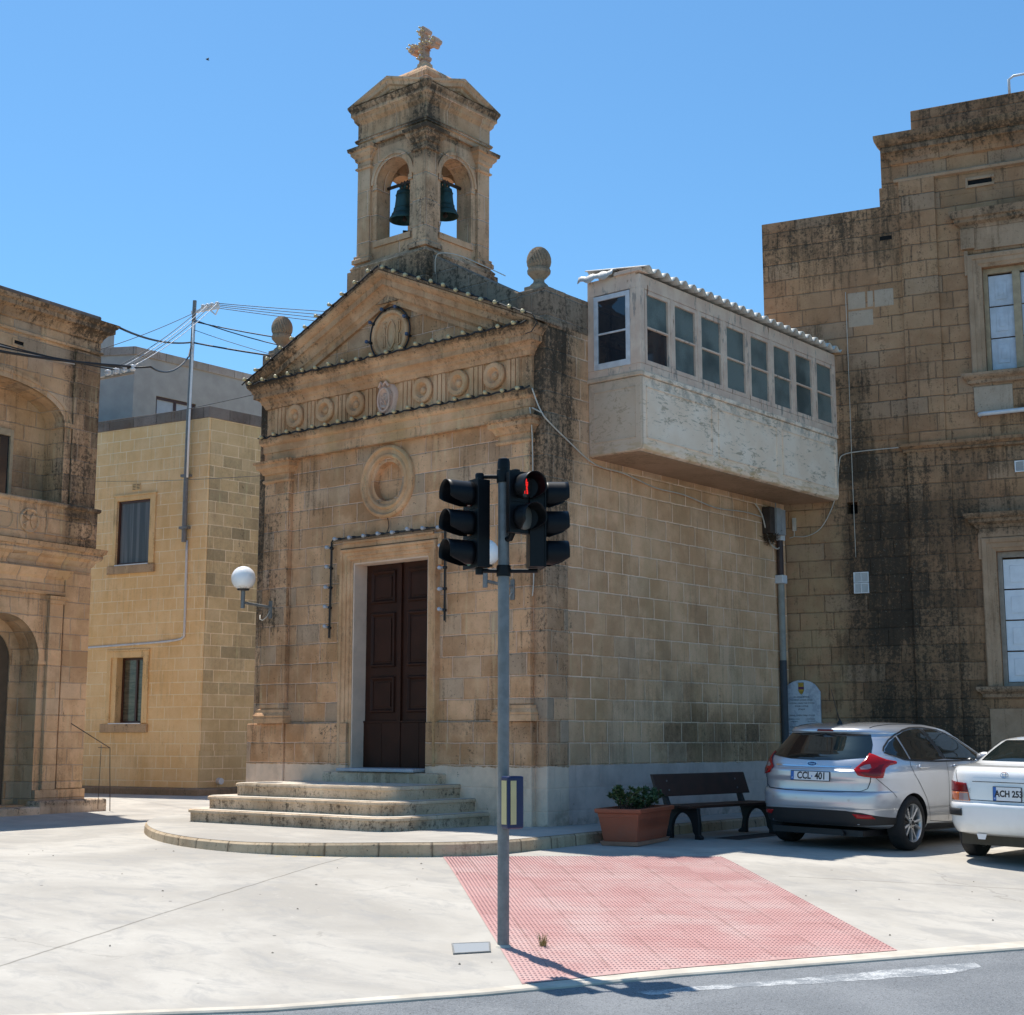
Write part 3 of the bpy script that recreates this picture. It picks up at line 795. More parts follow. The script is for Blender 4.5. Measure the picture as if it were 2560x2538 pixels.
# slab on top of the rake
mb = MB(FT)
for sgn in (-1, 1):
    xe = xc + sgn * (hw + .26)
    zt = lambda x: 8.2 - SL * abs(x - xc)
    mb.prism([(xe, zt(xe)), (xc, zt(xc)), (xc, zt(xc) + .05), (xe, zt(xe) + .05)], -.3, .345)
mb.build('pediment_slab', m_crust, chapel, bev=.01)
# medallion with entwined monogram
mb = MB(FT); MC = (-2.92, 7.22)
M = Matrix.Translation((MC[0], .04, MC[1])) @ Matrix.Rotation(R(-90), 4, 'X')
mb.lathe([(.375, 0), (.375, .075), (.36, .095), (.325, .095), (.31, .075), (.305, .05), (.29, .042), (.001, .042)], 40, M)
med = mb.build('medallion', m_trim, chapel, autos=35)
mb = MB(FT); yq = .095
def q(pts, r=.014): mb.tube([(MC[0] + x, yq, MC[1] + z) for x, z in pts], r, 6)
q([(.085 * math.cos(a) * (1 if abs(math.sin(a)) < .8 else .8), .22 * math.sin(a)) for a in [i * math.pi / 10 for i in range(21)]])
q([(-.17, -.19), (-.155, -.02), (-.15, .17)]); q([(-.13, -.19), (-.12, 0), (-.15, .19)]); q([(-.185, .12), (-.15, .19), (-.11, .12)]); q([(-.2, .0), (-.1, .0)], .012)
q([(.15, -.19), (.15, .2)]); q([(.15, .2), (.19, .18), (.19, .04), (.15, .0), (.2, -.03), (.2, -.17), (.15, -.19)]); q([(.12, .16), (.12, -.15)])
q([(-.2, .2), (-.1, .2)], .01); q([(.06, -.24), (.0, -.26), (-.06, -.24)], .012)
mb.build('monogram', m_trim, med)
# oculus rings
mb = MB(FT); M = Matrix.Translation((OC[0], 0, OC[1])) @ Matrix.Rotation(R(-90), 4, 'X')
mb.lathe([(.56, -.02), (.56, .035), (.545, .055), (.515, .065), (.5, .05), (.485, .03), (.43, .03), (.42, .045), (.4, .055), (.375, .045), (.355, .0), (.33, -.06), (.305, -.075), (.3, -.2), (.295, -.2)], 56, M, cap=False)
mb.build('round_window_surround', m_trim, chapel, autos=40)

# door surround, reveal, doors
def surround(mb):
    P = [(0, -.02), (0, .008), (.04, .008), (.05, .03), (.1, .035), (.105, .055), (.16, .06), (.17, .085), (.2, .1), (.215, .085), (.23, .0)]
    x0, x1, z1 = DX0, DX1, DZ
    k = len(P); vs = []; fs = []
    for o, d in P: vs += [(x0 - o, d, .75), (x0 - o, d, z1 + o), (x1 + o, d, z1 + o), (x1 + o, d, .75)]
    for i in range(k - 1):
        for a in range(3): fs.append((i * 4 + a, i * 4 + a + 1, i * 4 + 5 + a, i * 4 + 4 + a))
    mb.add(vs, fs)
    # ears of the crossette
    for s_, xa in ((-1, x0 - .23), (1, x1 + .23)):
        xa2 = xa + s_ * .075
        mb.box(min(xa, xa2), max(xa, xa2), 0., .055, 3.62, z1 + .23)
    mb.box(x0 - .305, x1 + .305, 0., .058, z1 + .231, z1 + .3)
    mb.box(x0 - .16, x1 + .16, .06, .085, z1 + .3, z1 + .33)
front(m_trim, 'door_surround', surround, bev=0)
m_reveal = simple('painted_reveal', (.76, .57, .44), .85, var=.08, scale=3., bump=.3, dirt=((.3, .2, .13), .25))
mb = MB(FT); mb.box(DX0 - .004, DX0 + .02, -.45, -.002, .66, DZ); mb.box(DX1 - .02, DX1 + .004, -.45, -.002, .66, DZ); mb.box(DX0 + .02, DX1 - .02, -.45, -.002, DZ - .02, DZ + .004)
mb.build('door_reveal', m_reveal, chapel, bev=.004)
m_door = simple('dark_brown_door', (.04, .013, .007), .5, var=.18, scale=3., spec=.25)
for s_ in (-1, 1):
    x0 = DX0 + .02 if s_ < 0 else XC + .003; x1 = XC - .003 if s_ < 0 else DX1 - .02
    mb = MB(FT)
    mb.box(x0, x1, -.32, -.27, .7, DZ - .02)
    for z0, z1 in ((3.16, 3.66), (2.2, 3.02), (1.52, 2.06)):
        a0, a1 = x0 + .12, x1 - .12
        mb.mould([(a0, z0), (a1, z0)], [(0, 0), (0, 0)]) if False else None
        P = [(0, -.27), (.012, -.235), (.03, -.232), (.045, -.25), (.055, -.262)]
        k = len(P); vs = []; fs = []
        for o, d in P: vs += [(a0 + o, d, z0 + o), (a1 - o, d, z0 + o), (a1 - o, d, z1 - o), (a0 + o, d, z1 - o)]
        for i in range(k - 1):
            for a in range(4): fs.append((i * 4 + a, i * 4 + (a + 1) % 4, i * 4 + 4 + (a + 1) % 4, i * 4 + 4 + a))
        mb.add(vs, fs); mb.box(a0 + .09, a1 - .09, -.27, -.252, z0 + .09, z1 - .09)
    mb.box(x0, x1, -.27, -.245, .7, 1.37); mb.box(x0, x1, -.27, -.235, 1.372, 1.4)
    if s_ < 0: mb.box(x1 - .05, x1 + .02, -.27, -.228, .7, 3.74)
    mb.box((x0 + x1) / 2 - .008, (x0 + x1) / 2 + .008, -.245, -.238, .72, 1.36)
    d_ = mb.build('door_leaf', m_door, chapel, bev=.004)

# threshold
mb = MB(FT); mb.box(-4.08, -1.74, -.1, .26, .4, .655); mb.build('threshold_block', m_step, chapel, bev=.03, seg=3)
m_marble = simple('grey_marble', (.4, .42, .45), .4, var=.12, scale=6.)
mb = MB(FT); mb.box(DX0 + .0, DX1 - .0, -.3, .3, .662, .712); mb.build('threshold_slab', m_marble, chapel, bev=.015, seg=3)

# ---------------------------------------------------------------- bell tower
TX0, TX1, TY0, TY1 = -3.75, -2.27, -.04, 1.44
TCX, TCY = (TX0 + TX1) / 2, (TY0 + TY1) / 2
tq = [(TX0, TY0), (TX1, TY0), (TX1, TY1), (TX0, TY1)]       # outside on the right when walked this way
def sq(d, base=tq): return [(TX0 - d, TY0 - d), (TX1 + d, TY0 - d), (TX1 + d, TY1 + d), (TX0 - d, TY1 + d)]
mb = MB(); mb.mould(sq(0), [(-.6, 7.72), (.1, 7.72), (.1, 8.36), (.06, 8.38), (.075, 8.42), (.03, 8.47), (.0, 8.5), (-.3, 8.5)], closed=True)
tower = mb.build('bell_tower', m_tower, chapel)
mb = MB(); OPW = .36; SPR = 9.74; SILL = 8.8; WT = .3
def face_frames():
    yield lambda v: Vector((TCX + v[0], TY0 + .05 - v[1], v[2])), 'front'
    yield lambda v: Vector((TX1 - .05 + v[1], TCY + v[0], v[2])), 'right'
    yield lambda v: Vector((TCX - v[0], TY1 - .05 + v[1], v[2])), 'back'
    yield lambda v: Vector((TX0 + .05 - v[1], TCY - v[0], v[2])), 'left'
H = (TX1 - TX0) / 2 - .05
for T, nm in face_frames():
    mb = MB(T)
    # piers, arch plate and breast wall of this face
    e = H if nm in ('front', 'back') else H - WT
    mb.box(-e, -OPW, -WT, 0., 8.5, 10.45); mb.box(OPW, e, -WT, 0., 8.5, 10.45); mb.box(-OPW, OPW, -WT, 0., 8.5, SILL)
    arch = circ(0, SPR, OPW, 25, 180, 0)
    poly = [(-OPW, 10.45)] + arch + [(OPW, 10.45)]
    for i in range(len(arch) - 1):
        a, b = arch[i], arch[i + 1]
        mb.prism([a, b, (b[0], 10.45), (a[0], 10.45)], -WT, 0.)
    mb.build('tower_wall', m_tower, tower)
    mb = MB(T)
    mb.box(-OPW - .04, OPW + .04, -.05, .03, SILL - .085, SILL + .01); mb.build('sill', m_tower, tower)
    for a_, b_ in ((-OPW - .06, -OPW + .02), (OPW - .02, OPW + .06)):
        mb = MB(T); mb.box(a_, b_, -.1, .025, SPR - .09, SPR); mb.build('impost', m_tower, tower)
    mb = MB(T)
    for r0, r1, d in ((OPW, OPW + .05, .02), (OPW + .05, OPW + .1, .035)):
        A = circ(0, SPR, r0, 25, 180, 0); B = circ(0, SPR, r1, 25, 180, 0)
        for i in range(24): mb.prism([A[i], A[i + 1], B[i + 1], B[i]], -.02, d)
    mb.build('arch_moulding', m_tower, tower)
# corner pilasters
for cx, cy in ((TX0, TY0), (TX1, TY0), (TX1, TY1), (TX0, TY1)):
    sx = 1 if cx == TX0 else -1; sy = 1 if cy == TY0 else -1
    x0, x1 = sorted((cx, cx + sx * .27)); y0, y1 = sorted((cy, cy + sy * .27))
    mb = MB(); mb.box(x0, x1, y0, y1, 8.5, 10.42); pq = [(x0, y0), (x1, y0), (x1, y1), (x0, y1)]
    mb.mould(pq, [(0., 8.5), (.055, 8.5), (.055, 8.56), (.03, 8.59), (.035, 8.62), (0, 8.65)], closed=True)
    mb.mould(pq, [(0., 10.04), (.025, 10.05), (.035, 10.075), (.0, 10.1), (0., 10.17), (.03, 10.19), (.04, 10.24), (.085, 10.29), (.09, 10.33), (.12, 10.345), (.13, 10.4), (0., 10.42)], closed=True)
    mb.build('corner_pilaster', m_tower, tower)
mb = MB(); mb.mould(sq(0), [(-.4, 10.42), (.0, 10.42), (.0, 10.49), (.03, 10.5), (.045, 10.54), (.02, 10.565), (.0, 10.57), (.0, 10.8), (.02, 10.82), (.05, 10.86), (.055, 10.9), (.075, 10.93), (.09, 10.94), (.09, 11.0), (.12, 11.05), (.13, 11.08), (.0, 11.1), (-.5, 11.1)], closed=True)
mb.build('tower_entablature', m_tower, tower)
# four small pediments
for T, nm in face_frames():
    mb = MB(T); hw2 = H + .05
    mb.prism([(-hw2, 11.09), (hw2, 11.09), (0, 11.09 + hw2 * .34)], -.3, .02)
    P = [(.05, 0), (.18, 0), (.18, .03), (.15, .06), (.14, .11), (.1, .13), (.085, .17), (.05, .19)]
    k = len(P); vs = []; fs = []; sl = .34
    za = 0.
    for o, d in P:
        xe = hw2 + o - .05
        zz = 11.1 + sl * (hw2 + .13) - d * 1.06
        vs += [(-xe, o, zz - sl * xe), (0, o, zz), (xe, o, zz - sl * xe)]
    for i in range(k):
        j = (i + 1) % k
        for a in (0, 1): fs.append((i * 3 + a, i * 3 + a + 1, j * 3 + a + 1, j * 3 + a))
    fs.append(tuple(i * 3 for i in range(k))); fs.append(tuple(i * 3 + 2 for i in range(k - 1, -1, -1)))
    mb.add(vs, fs)
    # roof behind the gable
    zr = 11.1 + sl * (hw2 + .13)
    mb.prism([(-hw2 - .12, 11.1), (0, zr), (hw2 + .12, 11.1)], -hw2 - .0, .06)
    mb.build('tower_gable', m_tower, tower)
# stepped stone dome
mb = MB()
def sqr(h): return [(TCX - h, TCY - h), (TCX + h, TCY - h), (TCX + h, TCY + h), (TCX - h, TCY + h)]
mb.mould(sqr(0), [(.62, 11.3), (.62, 11.44), (.55, 11.5), (.44, 11.58), (.4, 11.6), (.33, 11.68), (.2, 11.78), (.1, 11.84), (.0, 11.86)], closed=True) if False else None
hs = [(.56, 11.3), (.56, 11.45), (.53, 11.51), (.47, 11.57), (.40, 11.62), (.33, 11.665), (.25, 11.71), (.16, 11.78), (.09, 11.85), (.085, 11.9)]
for h, z in hs:
    for x, y in sqr(h): mb.v.append(Vector((x, y, z)))
for i in range(len(hs) - 1):
    for a in range(4): mb.f.append((i * 4 + a, i * 4 + (a + 1) % 4, i * 4 + 4 + (a + 1) % 4, i * 4 + 4 + a))
k = (len(hs) - 1) * 4; mb.f.append((k, k + 1, k + 2, k + 3))
mb.build('tower_dome', m_tower, tower)
# trefoil cross studded with bulbs
m_cross = stone('cross_stone', (.46, .32, .21), (.55, .4, .28), None, stain=-.1, pits=.4)
crs = bpy.data.objects.new('cross', None)
CT = Matrix.Translation((TCX, TCY, 11.84)) @ Matrix.Scale(.9, 4)
mb = MB(lambda v: CT @ Vector(v))
LOB = [0]
def lobe(x, z, r):
    LOB[0] += 1; d = .072 + .0007 * LOB[0]; mb.prism(circ(x, z, r, 17)[:-1], -d, d)
mb.box(-.055, .055, -.07, .07, 0., .66); mb.box(-.25, .25, -.068, .068, .36, .46)
for x, z in ((-.25, .41), (.25, .41), (0, .67)):
    for dx, dz in ((0, 0), (.055, .0), (-.055, 0), (0, .055), (0, -.055)): lobe(x + dx, z + dz, .05)
mb.prism([(-.09, 0), (.09, 0), (.055, .12), (-.055, .12)], -.09, .09); lobe(-.05, .17, .045); lobe(.05, .17, .045)
for a in (45, 135, 225, 315):
    c, s_ = math.cos(R(a)), math.sin(R(a)); mb.prism([(c * .04 - s_ * .03, .41 + s_ * .04 + c * .03), (c * .04 + s_ * .03, .41 + s_ * .04 - c * .03), (c * .16, .41 + s_ * .16)], -.05, .05)
crossm = mb.build('cross', m_cross, chapel, bev=.006)
for x, z in ((0, .72), (-.05, .66), (.05, .66), (0, .58), (0, .5), (-.3, .41), (-.25, .46), (-.25, .36), (-.17, .41), (-.09, .41), (.3, .41), (.25, .46), (.25, .36), (.17, .41), (.09, .41), (0, .33), (0, .25), (0, .17), (-.05, .14), (.05, .14), (0, .41)):
    mb = MB(lambda v: CT @ Vector(v)); mb.tube([(x, -.07, z), (x, -.13, z)], .011, 6)
    mb.lathe([(.001, 0), (.017, .008), (.02, .022), (.014, .038), (.001, .044)], 8, Matrix.Translation((x, -.13, z)) @ Matrix.Rotation(R(90), 4, 'X'))
    mb.build('lamp_stud', m_bulb, crossm, smooth=True)

# urn finials on the corner piers (artichoke heads)
def finial(x, y, z):
    mb = MB(lambda v: Vector((x + v[0], y + v[1], z + v[2])))
    mb.box(-.15, .15, -.15, .15, 0., .06)
    mb.lathe([(.14, .06), (.13, .09), (.085, .13), (.075, .17), (.09, .19), (.12, .22), (.165, .27), (.17, .31), (.155, .325), (.16, .335), (.15, .345)], 24)
    seg = 22; prof = [(.14, .34), (.158, .38), (.166, .43), (.163, .48), (.15, .53), (.125, .58), (.09, .62), (.05, .645), (.002, .655)]
    vs = []; fs = []
    for k, (r, zz) in enumerate(prof):
        for i in range(seg * 2):
            a = math.pi * i / seg; rr_ = r * (1 + (.075 if (i + k) % 2 else -.075)); vs.append((rr_ * math.cos(a), rr_ * math.sin(a), zz + (.012 if (i + k) % 2 else 0)))
    n = seg * 2
    for k in range(len(prof) - 1):
        for i in range(n): fs.append((k * n + i, k * n + (i + 1) % n, (k + 1) * n + (i + 1) % n, (k + 1) * n + i))
    fs.append(tuple(range((len(prof) - 1) * n, len(prof) * n)))
    mb.add(vs, fs)
    return mb.build('urn_finial', m_finial, chapel)
finial(-.25, .18, 7.42); finial(-5.72, .18, 7.42)

# ---------------------------------------------------------------- entrance steps
mb = MB()
def rrect(x0, x1, yf, r, n=7):
    pts = [(x0, .3), (x0, yf + r)]
    pts += [(x0 + r - r * math.cos(R(90 * i / n)), yf + r - r * math.sin(R(90 * i / n))) for i in range(1, n + 1)]
    pts += [(x1 - r + r * math.sin(R(90 * i / n)), yf + r - r * math.cos(R(90 * i / n))) for i in range(0, n + 1)]
    pts += [(x1, .3)]
    return pts
def slab(pts, z0, z1, hang=.02):
    c = .015; n = len(pts)
    cx = sum(p[0] for p in pts) / n; cy = .3
    def off(d): return [(p[0] + (cx - p[0]) * d, p[1] + (cy - p[1]) * d) for p in pts]
    layers = [(off(.012), z0), (off(.01), z1 - .05), (off(0.), z1 - .045), (off(0.), z1 - .012), (off(.006), z1)]
    b = len(mb.v)
    for L, z in layers:
        for p in L: mb.v.append(Vector((p[0], p[1], z + .004 * math.sin(p[0] * 5 + z * 30))))
    for k in range(len(layers) - 1):
        for i in range(n): mb.f.append((b + k * n + i, b + k * n + (i + 1) % n, b + (k + 1) * n + (i + 1) % n, b + (k + 1) * n + i))
    mb.f.append(tuple(range(b + (len(layers) - 1) * n, b + len(layers) * n)))
st = thing('entrance_steps', 'three worn curved stone steps rising to the chapel door', 'steps', (XC, -1.5, -.03))
m_tread = stone('pale_worn_tread', (.54, .48, .4), (.68, .61, .51), None, stain=-.1, pits=.2, light=.2, hue_on=False)
for pts_, z0_, z1_ in ((rrect(-5.12, -.93, -2.08, .36), -.12, .145), (rrect(-4.98, -1.18, -1.82, .3), .13, .325), (rrect(-4.72, -1.46, -1.5, .26), .31, .505)):
    mb = MB(); slab(pts_, z0_, z1_); so = mb.build('step', m_step, st, autos=40)
    n_s = len(pts_); cx_ = sum(p[0] for p in pts_) / n_s
    mb = MB(); mb.v = [Vector((p[0] + (cx_ - p[0]) * .012, p[1] + (.3 - p[1]) * .012, z1_ + .004 + .004 * math.sin(p[0] * 5 + z1_ * 30))) for p in pts_]; mb.f = [tuple(range(n_s))]
    mb.build('tread', m_tread, so)
# ------------------------------------------------------------------ enclosed balcony on the chapel's side
BT = lambda v: Vector((v[1], v[0], v[2]))           # (along y, out x, z)
balc = thing('enclosed_balcony', 'long enclosed timber balcony with peeling paint and corrugated roof on the chapel side', 'balcony', (.45, 4., 5.13))
BX = .92; B0 = 1.0; B1 = 6.86
def render_mat():
    n = NT('peeling_limewash'); p = n.pos(); s_ = n.sep(p)
    st_ = n.noise(n.scale(p, (9., 4.2, 15.)), 1.15, 8., .74, .8); blot = n.noise(p, 1.7, 5., .6)
    c = n.mix(n.smooth(n.noise(p, 2.2, 5.), .35, .7), (.88, .67, .5), (.95, .77, .61))
    k = n.smooth(n.math('ADD', n.math('MULTIPLY', st_, .72), n.math('MULTIPLY', blot, .3)), .545, .6)
    c = n.mix(n.math('MULTIPLY', k, .7), c, (.36, .27, .18))
    c = n.mix(n.math('MULTIPLY', n.math('MULTIPLY', n.smooth(s_[2], 5.85, 6.15), n.smooth(n.noise(p, 6., 6., .7), .42, .65)), .6), c, (.27, .25, .22))
    ed = n.smooth(s_[2], 5.2, 5.32, 1., 0.)
    c = n.mix(n.math('MULTIPLY', ed, n.math('MULTIPLY', n.smooth(n.noise(n.scale(p, (1., 1., 4.)), 4., 5.), .45, .6), .5)), c, (.6, .38, .16))
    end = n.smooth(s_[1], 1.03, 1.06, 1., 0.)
    c = n.mix(n.math('MULTIPLY', end, .6), c, (.43, .3, .205))  # end face darkened: its weaker light is put into the colour
    n.set(color=c, rough=.92, spec=.15); n.bump(n.math('ADD', st_, n.noise(p, 40., 3.)), .12, .003); return n.m
m_lime = render_mat()
m_soffit = stone('balcony_soffit_stone', (.36, .25, .145), (.43, .3, .18), None, stain=-.05, pits=.2)
mb = MB(BT); mb.prism([(0., 5.2), (.1, 5.13), (BX - .03, 5.13), (BX, 5.17), (BX, 6.17), (0, 6.17)], B0, B1, 'xz') if False else None
# parapet: section in (out, z), run along y
sec = [(.0, 5.12), (.0, 6.18), (BX, 6.18), (BX, 5.2), (BX - .02, 5.14), (BX - .1, 5.12)]
mb.T = lambda v: Vector((v[0], v[1], v[2])); mb.prism(sec, B0, B1)
par = mb.build('parapet', m_lime, balc, bev=.015)
mb = MB(); mb.box(.002, BX - .08, B0 + .06, B1 - .02, 5.108, 5.118); mb.build('soffit', m_soffit, balc)
mb = MB()
# panel beads and corner corbels of the parapet
for a, b in ((B0 + .12, 2.85), (3.02, 4.78), (4.95, B1 - .1)):
    for y0, y1, z0, z1 in ((a, b, 5.3, 5.318), (a, b, 6.03, 6.048), (a, a + .02, 5.31, 6.04), (b - .02, b, 5.31, 6.04)): mb.box(BX - .002, BX + .016, y0, y1, z0, z1)
mb.box(.1, BX - .1, B0 - .01, B0 + .002, 5.3, 5.318); mb.box(.1, .12, B0 - .01, B0 + .002, 5.31, 6.04); mb.box(BX - .12, BX - .1, B0 - .01, B0 + .002, 5.31, 6.04); mb.box(.1, BX - .1, B0 - .01, B0 + .002, 6.03, 6.048)
mb.build('panel_bead', m_lime, par)
mb = MB(); mb.box(-.02, BX + .025, B0 - .025, B1, 6.182, 6.25); mb.build('parapet_ledge', m_lime, balc, bev=.012)
def timber_mat():
    n = NT('peeling_painted_timber'); p = n.pos()
    a = n.noise(n.scale(p, (9., 9., 2.)), 1.2, 7., .7); b = n.noise(p, 2.1, 4.)
    c = n.mix(n.smooth(n.noise(p, 4., 5.), .35, .68), (.66, .47, .36), (.76, .58, .45))
    k = n.smooth(n.math('ADD', n.math('MULTIPLY', a, .7), n.math('MULTIPLY', b, .3)), .55, .6)
    c = n.mix(n.math('MULTIPLY', k, .75), c, (.27, .235, .21))
    r_ = n.math('MULTIPLY', n.smooth(n.noise(n.scale(p, (6., 6., 1.3)), 1.5, 5., .6), .64, .7), .8)
    c = n.mix(r_, c, (.2, .07, .025))
    n.set(color=c, rough=.8, spec=.25); n.bump(a, .4, .006); return n.m
m_timber = timber_mat()
mb = MB()
# frame: sill rails, head rails, posts
mb.box(BX - .07, BX + .005, B0 - .005, B1, 6.252, 6.36); mb.box(.0, BX - .07, B0 - .005, B0 + .07, 6.252, 6.36)
mb.box(BX - .07, BX + .005, B0 - .005, B1 + .05, 7.46, 7.66); mb.box(.0, BX - .07, B0 - .005, B0 + .07, 7.47, 7.7)
NWIN = 8; W0 = B0 + .1; W1 = B1 - .02; step = (W1 - W0) / NWIN
mb.box(BX - .07, BX + .01, B0 - .01, B0 + .1, 6.36, 7.46); mb.box(.0, .1, B0 - .008, B0 + .07, 6.36, 7.47); mb.box(BX - .16, BX - .07, B0 - .008, B0 + .07, 6.36, 7.47)
for i in range(1, NWIN + 1): mb.box(BX - .07, BX + .008, W0 + i * step - .045, W0 + i * step + .02, 6.36, 7.46)
mb.build('timber_frame', m_timber, balc, bev=.006)
def glass_mat():
    n = NT('obscured_glass'); p = n.pos()
    v = n.voro(p, 70.)[0]
    c = n.mix(n.smooth(v, .1, .5), (.1, .13, .125), (.16, .2, .19))
    c = n.mix(n.smooth(n.noise(p, 1.3, 3.), .4, .65), c, (.055, .08, .08))
    n.set(color=c, rough=.32, spec=.5); n.bump(v, .5, .004); return n.m
m_obs = glass_mat()
m_clear = NT('dark_clear_glass').set(color=(.018, .022, .03), rough=.04, spec=.8).m
for i in range(NWIN):
    y0 = W0 + i * step + .022; y1 = W0 + (i + 1) * step - .047
    mb = MB()
    zt, zb, zm = 7.455, 6.365, 6.91
    for a0, a1, c0, c1 in ((y0, y0 + .055, zb, zt), (y1 - .055, y1, zb, zt), (y0 + .055, y1 - .055, zt - .06, zt), (y0 + .055, y1 - .055, zb, zb + .065), (y0 + .055, y1 - .055, zm - .014, zm + .014)):
        mb.box(BX - .06, BX + .001, a0, a1, c0, c1)
    w = mb.build('window', m_timber, balc, bev=.005)
    for k, (c0, c1) in enumerate(((zb + .065, zm - .014), (zm + .014, zt - .06))):
        mb = MB(); mb.box(BX - .045, BX - .035, y0 + .055, y1 - .055, c0, c1)
        g = mb.build('pane', m_clear if (i == 0 and k == 0) else m_obs, w)
# end window
m_wt = simple('weathered_white_timber', (.6, .6, .62), .8, var=.12, scale=7., bump=.4, dirt=((.3, .29, .28), .5))
mb = MB()
for a0, a1, c0, c1 in ((.12, .19, 6.36, 7.45), (.68, .75, 6.36, 7.45), (.19, .68, 7.38, 7.45), (.19, .68, 6.36, 6.45), (.19, .68, 6.87, 6.895)): mb.box(a0, a1, B0 - .022, B0 + .03, c0, c1)
w = mb.build('window', m_wt, balc, bev=.005)
for c0, c1 in ((6.45, 6.87), (6.895, 7.38)):
    mb = MB(); mb.box(.19, .68, B0 + .0, B0 + .01, c0, c1); mb.build('pane', m_clear, w)
mb = MB(); mb.box(.1, .12, B0 - .004, B0 + .06, 6.36, 7.47); mb.box(.75, .765, B0 - .004, B0 + .06, 6.36, 7.47); mb.build('window_jamb', m_timber, balc)
# rear lining so that the cabin is closed
mb = MB(); mb.box(.004, .012, B0 + .08, B1, 6.25, 7.6); mb.build('back_lining', simple('dim_plaster', (.35, .33, .3), .9), balc)
# corrugated sheet roof, long edge outwards
m_corr = simple('corrugated_sheet', (.56, .54, .49), .6, var=.1, scale=4., dirt=((.3, .27, .23), .6))
mb = MB(); pitch = .235; A_ = .042; ny = int((B1 + .45 - B0) / pitch * 8)
for i in range(ny + 1):
    y = B0 + .02 + (B1 + .5 - B0) * i / ny; w = math.sin(2 * math.pi * (y - B0) / pitch); w = math.copysign(abs(w) ** .8, w) * A_
    for x, z in ((-.06, 7.86), (.4, 7.8), (BX + .06, 7.725), (BX + .13, 7.66 if False else 7.715)):
        mb.v.append(Vector((x, y, z + w)))
mb.f = [(i * 4 + k, i * 4 + 4 + k, i * 4 + 5 + k, i * 4 + 1 + k) for i in range(ny) for k in range(3)]
ro = mb.build('roof', m_corr, balc, smooth=True); md = ro.modifiers.new('thick', 'SOLIDIFY'); md.thickness = .012
# turned down end flap
mb = MB()
for i in range(13):
    x = -.12 + .62 * i / 12; mb.v += [Vector((x, B0 + .12, 7.82 + .01 * math.sin(i * 2.2))), Vector((x, B0 - .06, 7.79 + .012 * math.sin(i * 1.7))), Vector((x, B0 - .09, 7.69 + .03 * math.sin(i * 1.2)))]
mb.f = [(i * 3 + k, i * 3 + 3 + k, i * 3 + 4 + k, i * 3 + 1 + k) for i in range(12) for k in range(2)]
ro = mb.build('roof_flap', simple('bent_zinc_sheet', (.5, .5, .49), .5, var=.15), balc, smooth=True); md = ro.modifiers.new('thick', 'SOLIDIFY'); md.thickness = .01
mb = MB(); mb.box(.5, BX + .03, B0 - .05, B0 + .15, 7.69, 7.74); mb.build('roof_edge_board', m_timber, balc, bev=.005)

# ------------------------------------------------------------------ house on the right
RT0 = fr((-.158, 6.58), 14); KS = 1.0128
RT = lambda v: RT0((v[0] * KS, v[1], 1.141 + (v[2] - 1.141) * KS))
rh = thing('stone_house', 'tall stained limestone town house with white shuttered windows beside the chapel', 'house', tuple(RT((4., -3., -.2))), R(14))
def rbox(name, mat, L, parent=rh, bev=.008, **k):
    mb = MB(RT)
    for b in L: mb.box(*b)
    return mb.build(name, mat, parent, bev=bev, **k)
def wall_with_holes(T, x0, x1, z0, z1, holes, n0, n1):
    mb = MB(T); xs = sorted({x0, x1, *[h[0] for h in holes], *[h[1] for h in holes]})
    for a, b in zip(xs[:-1], xs[1:]):
        zc = z0
        for h in sorted([h for h in holes if h[0] <= a and h[1] >= b], key=lambda h: h[2]):
            mb.box(a, b, n0, n1, zc, h[2]); zc = h[3]
        mb.box(a, b, n0, n1, zc, z1)
    return mb
UW0, UW1 = 3.565, 4.6
holes = [(UW0, UW1, 7.0, 8.77), (UW0, UW1, 1.95, 4.08), (1.222, 1.4, 4.832, 5.032), (5.6, 6.64, 7.0, 8.77), (5.6, 6.64, 1.95, 4.08)]
wall_with_holes(RT, -.1, 9.5, -.6, 10.07, holes, -.35, 0.).build('wall', m_right, rh)
rbox('rear_block', m_right, [(-.1, 9.5, -7., -.36, -.6, 9.95)], bev=0)
rbox('upper_wall', m_right, [(1.96, 9.5, -.6, .0, 10.0701, 10.4), (2.0, 9.5, -.6, -.012, 10.4, 11.2)], bev=.012)
rbox('upper_wall', m_right, [(2.48, 9.5, -.75, -.32, 11.2, 11.82)], bev=.015)
# pilaster strips and raised field on the upper floor
rbox('pilaster', m_right, [(2.29, 2.88, 0., .055, 5.93, 10.44), (2.24, 2.94, 0., .05, -.4, 5.79)], bev=.01)
rbox('pilaster', m_right, [(7.4, 8.0, 0., .055, 5.93, 10.44), (7.4, 8.0, 0., .05, -.4, 5.79)], bev=.01)
def rmould(name, u0, u1, prof, mat=m_right_trim, n0=0., parent=rh):
    mb = MB(RT); pts = [(u0, -.05), (u0, n0), (u1, n0), (u1, -.05)]
    # mould() works in plan with outside to the right of travel; here n grows outwards, so walk backwards
    mb.mould(pts[::-1], prof); return mb.build(name, mat, parent)
rmould('cornice', 2.2, 9.4, [(0, 10.74), (.03, 10.76), (.05, 10.84), (.12, 10.93), (.16, 10.95), (.16, 11.05), (.2, 11.07), (.25, 11.14), (.26, 11.2), (.26, 11.24), (-.1, 11.26)], m_right)
rmould('architrave_band', 2.27, 9.4, [(0, 10.43), (.05, 10.44), (.06, 10.48), (.03, 10.51), (0, 10.52)])
rmould('string_course', 2.25, 9.4, [(0, 5.76), (.06, 5.78), (.08, 5.84), (.12, 5.87), (.12, 5.92), (0, 5.94)], m_right)
rmould('wing_band', -.1, 2.26, [(0, 6.02), (.012, 6.03), (.012, 6.05), (0, 6.06)], m_right)
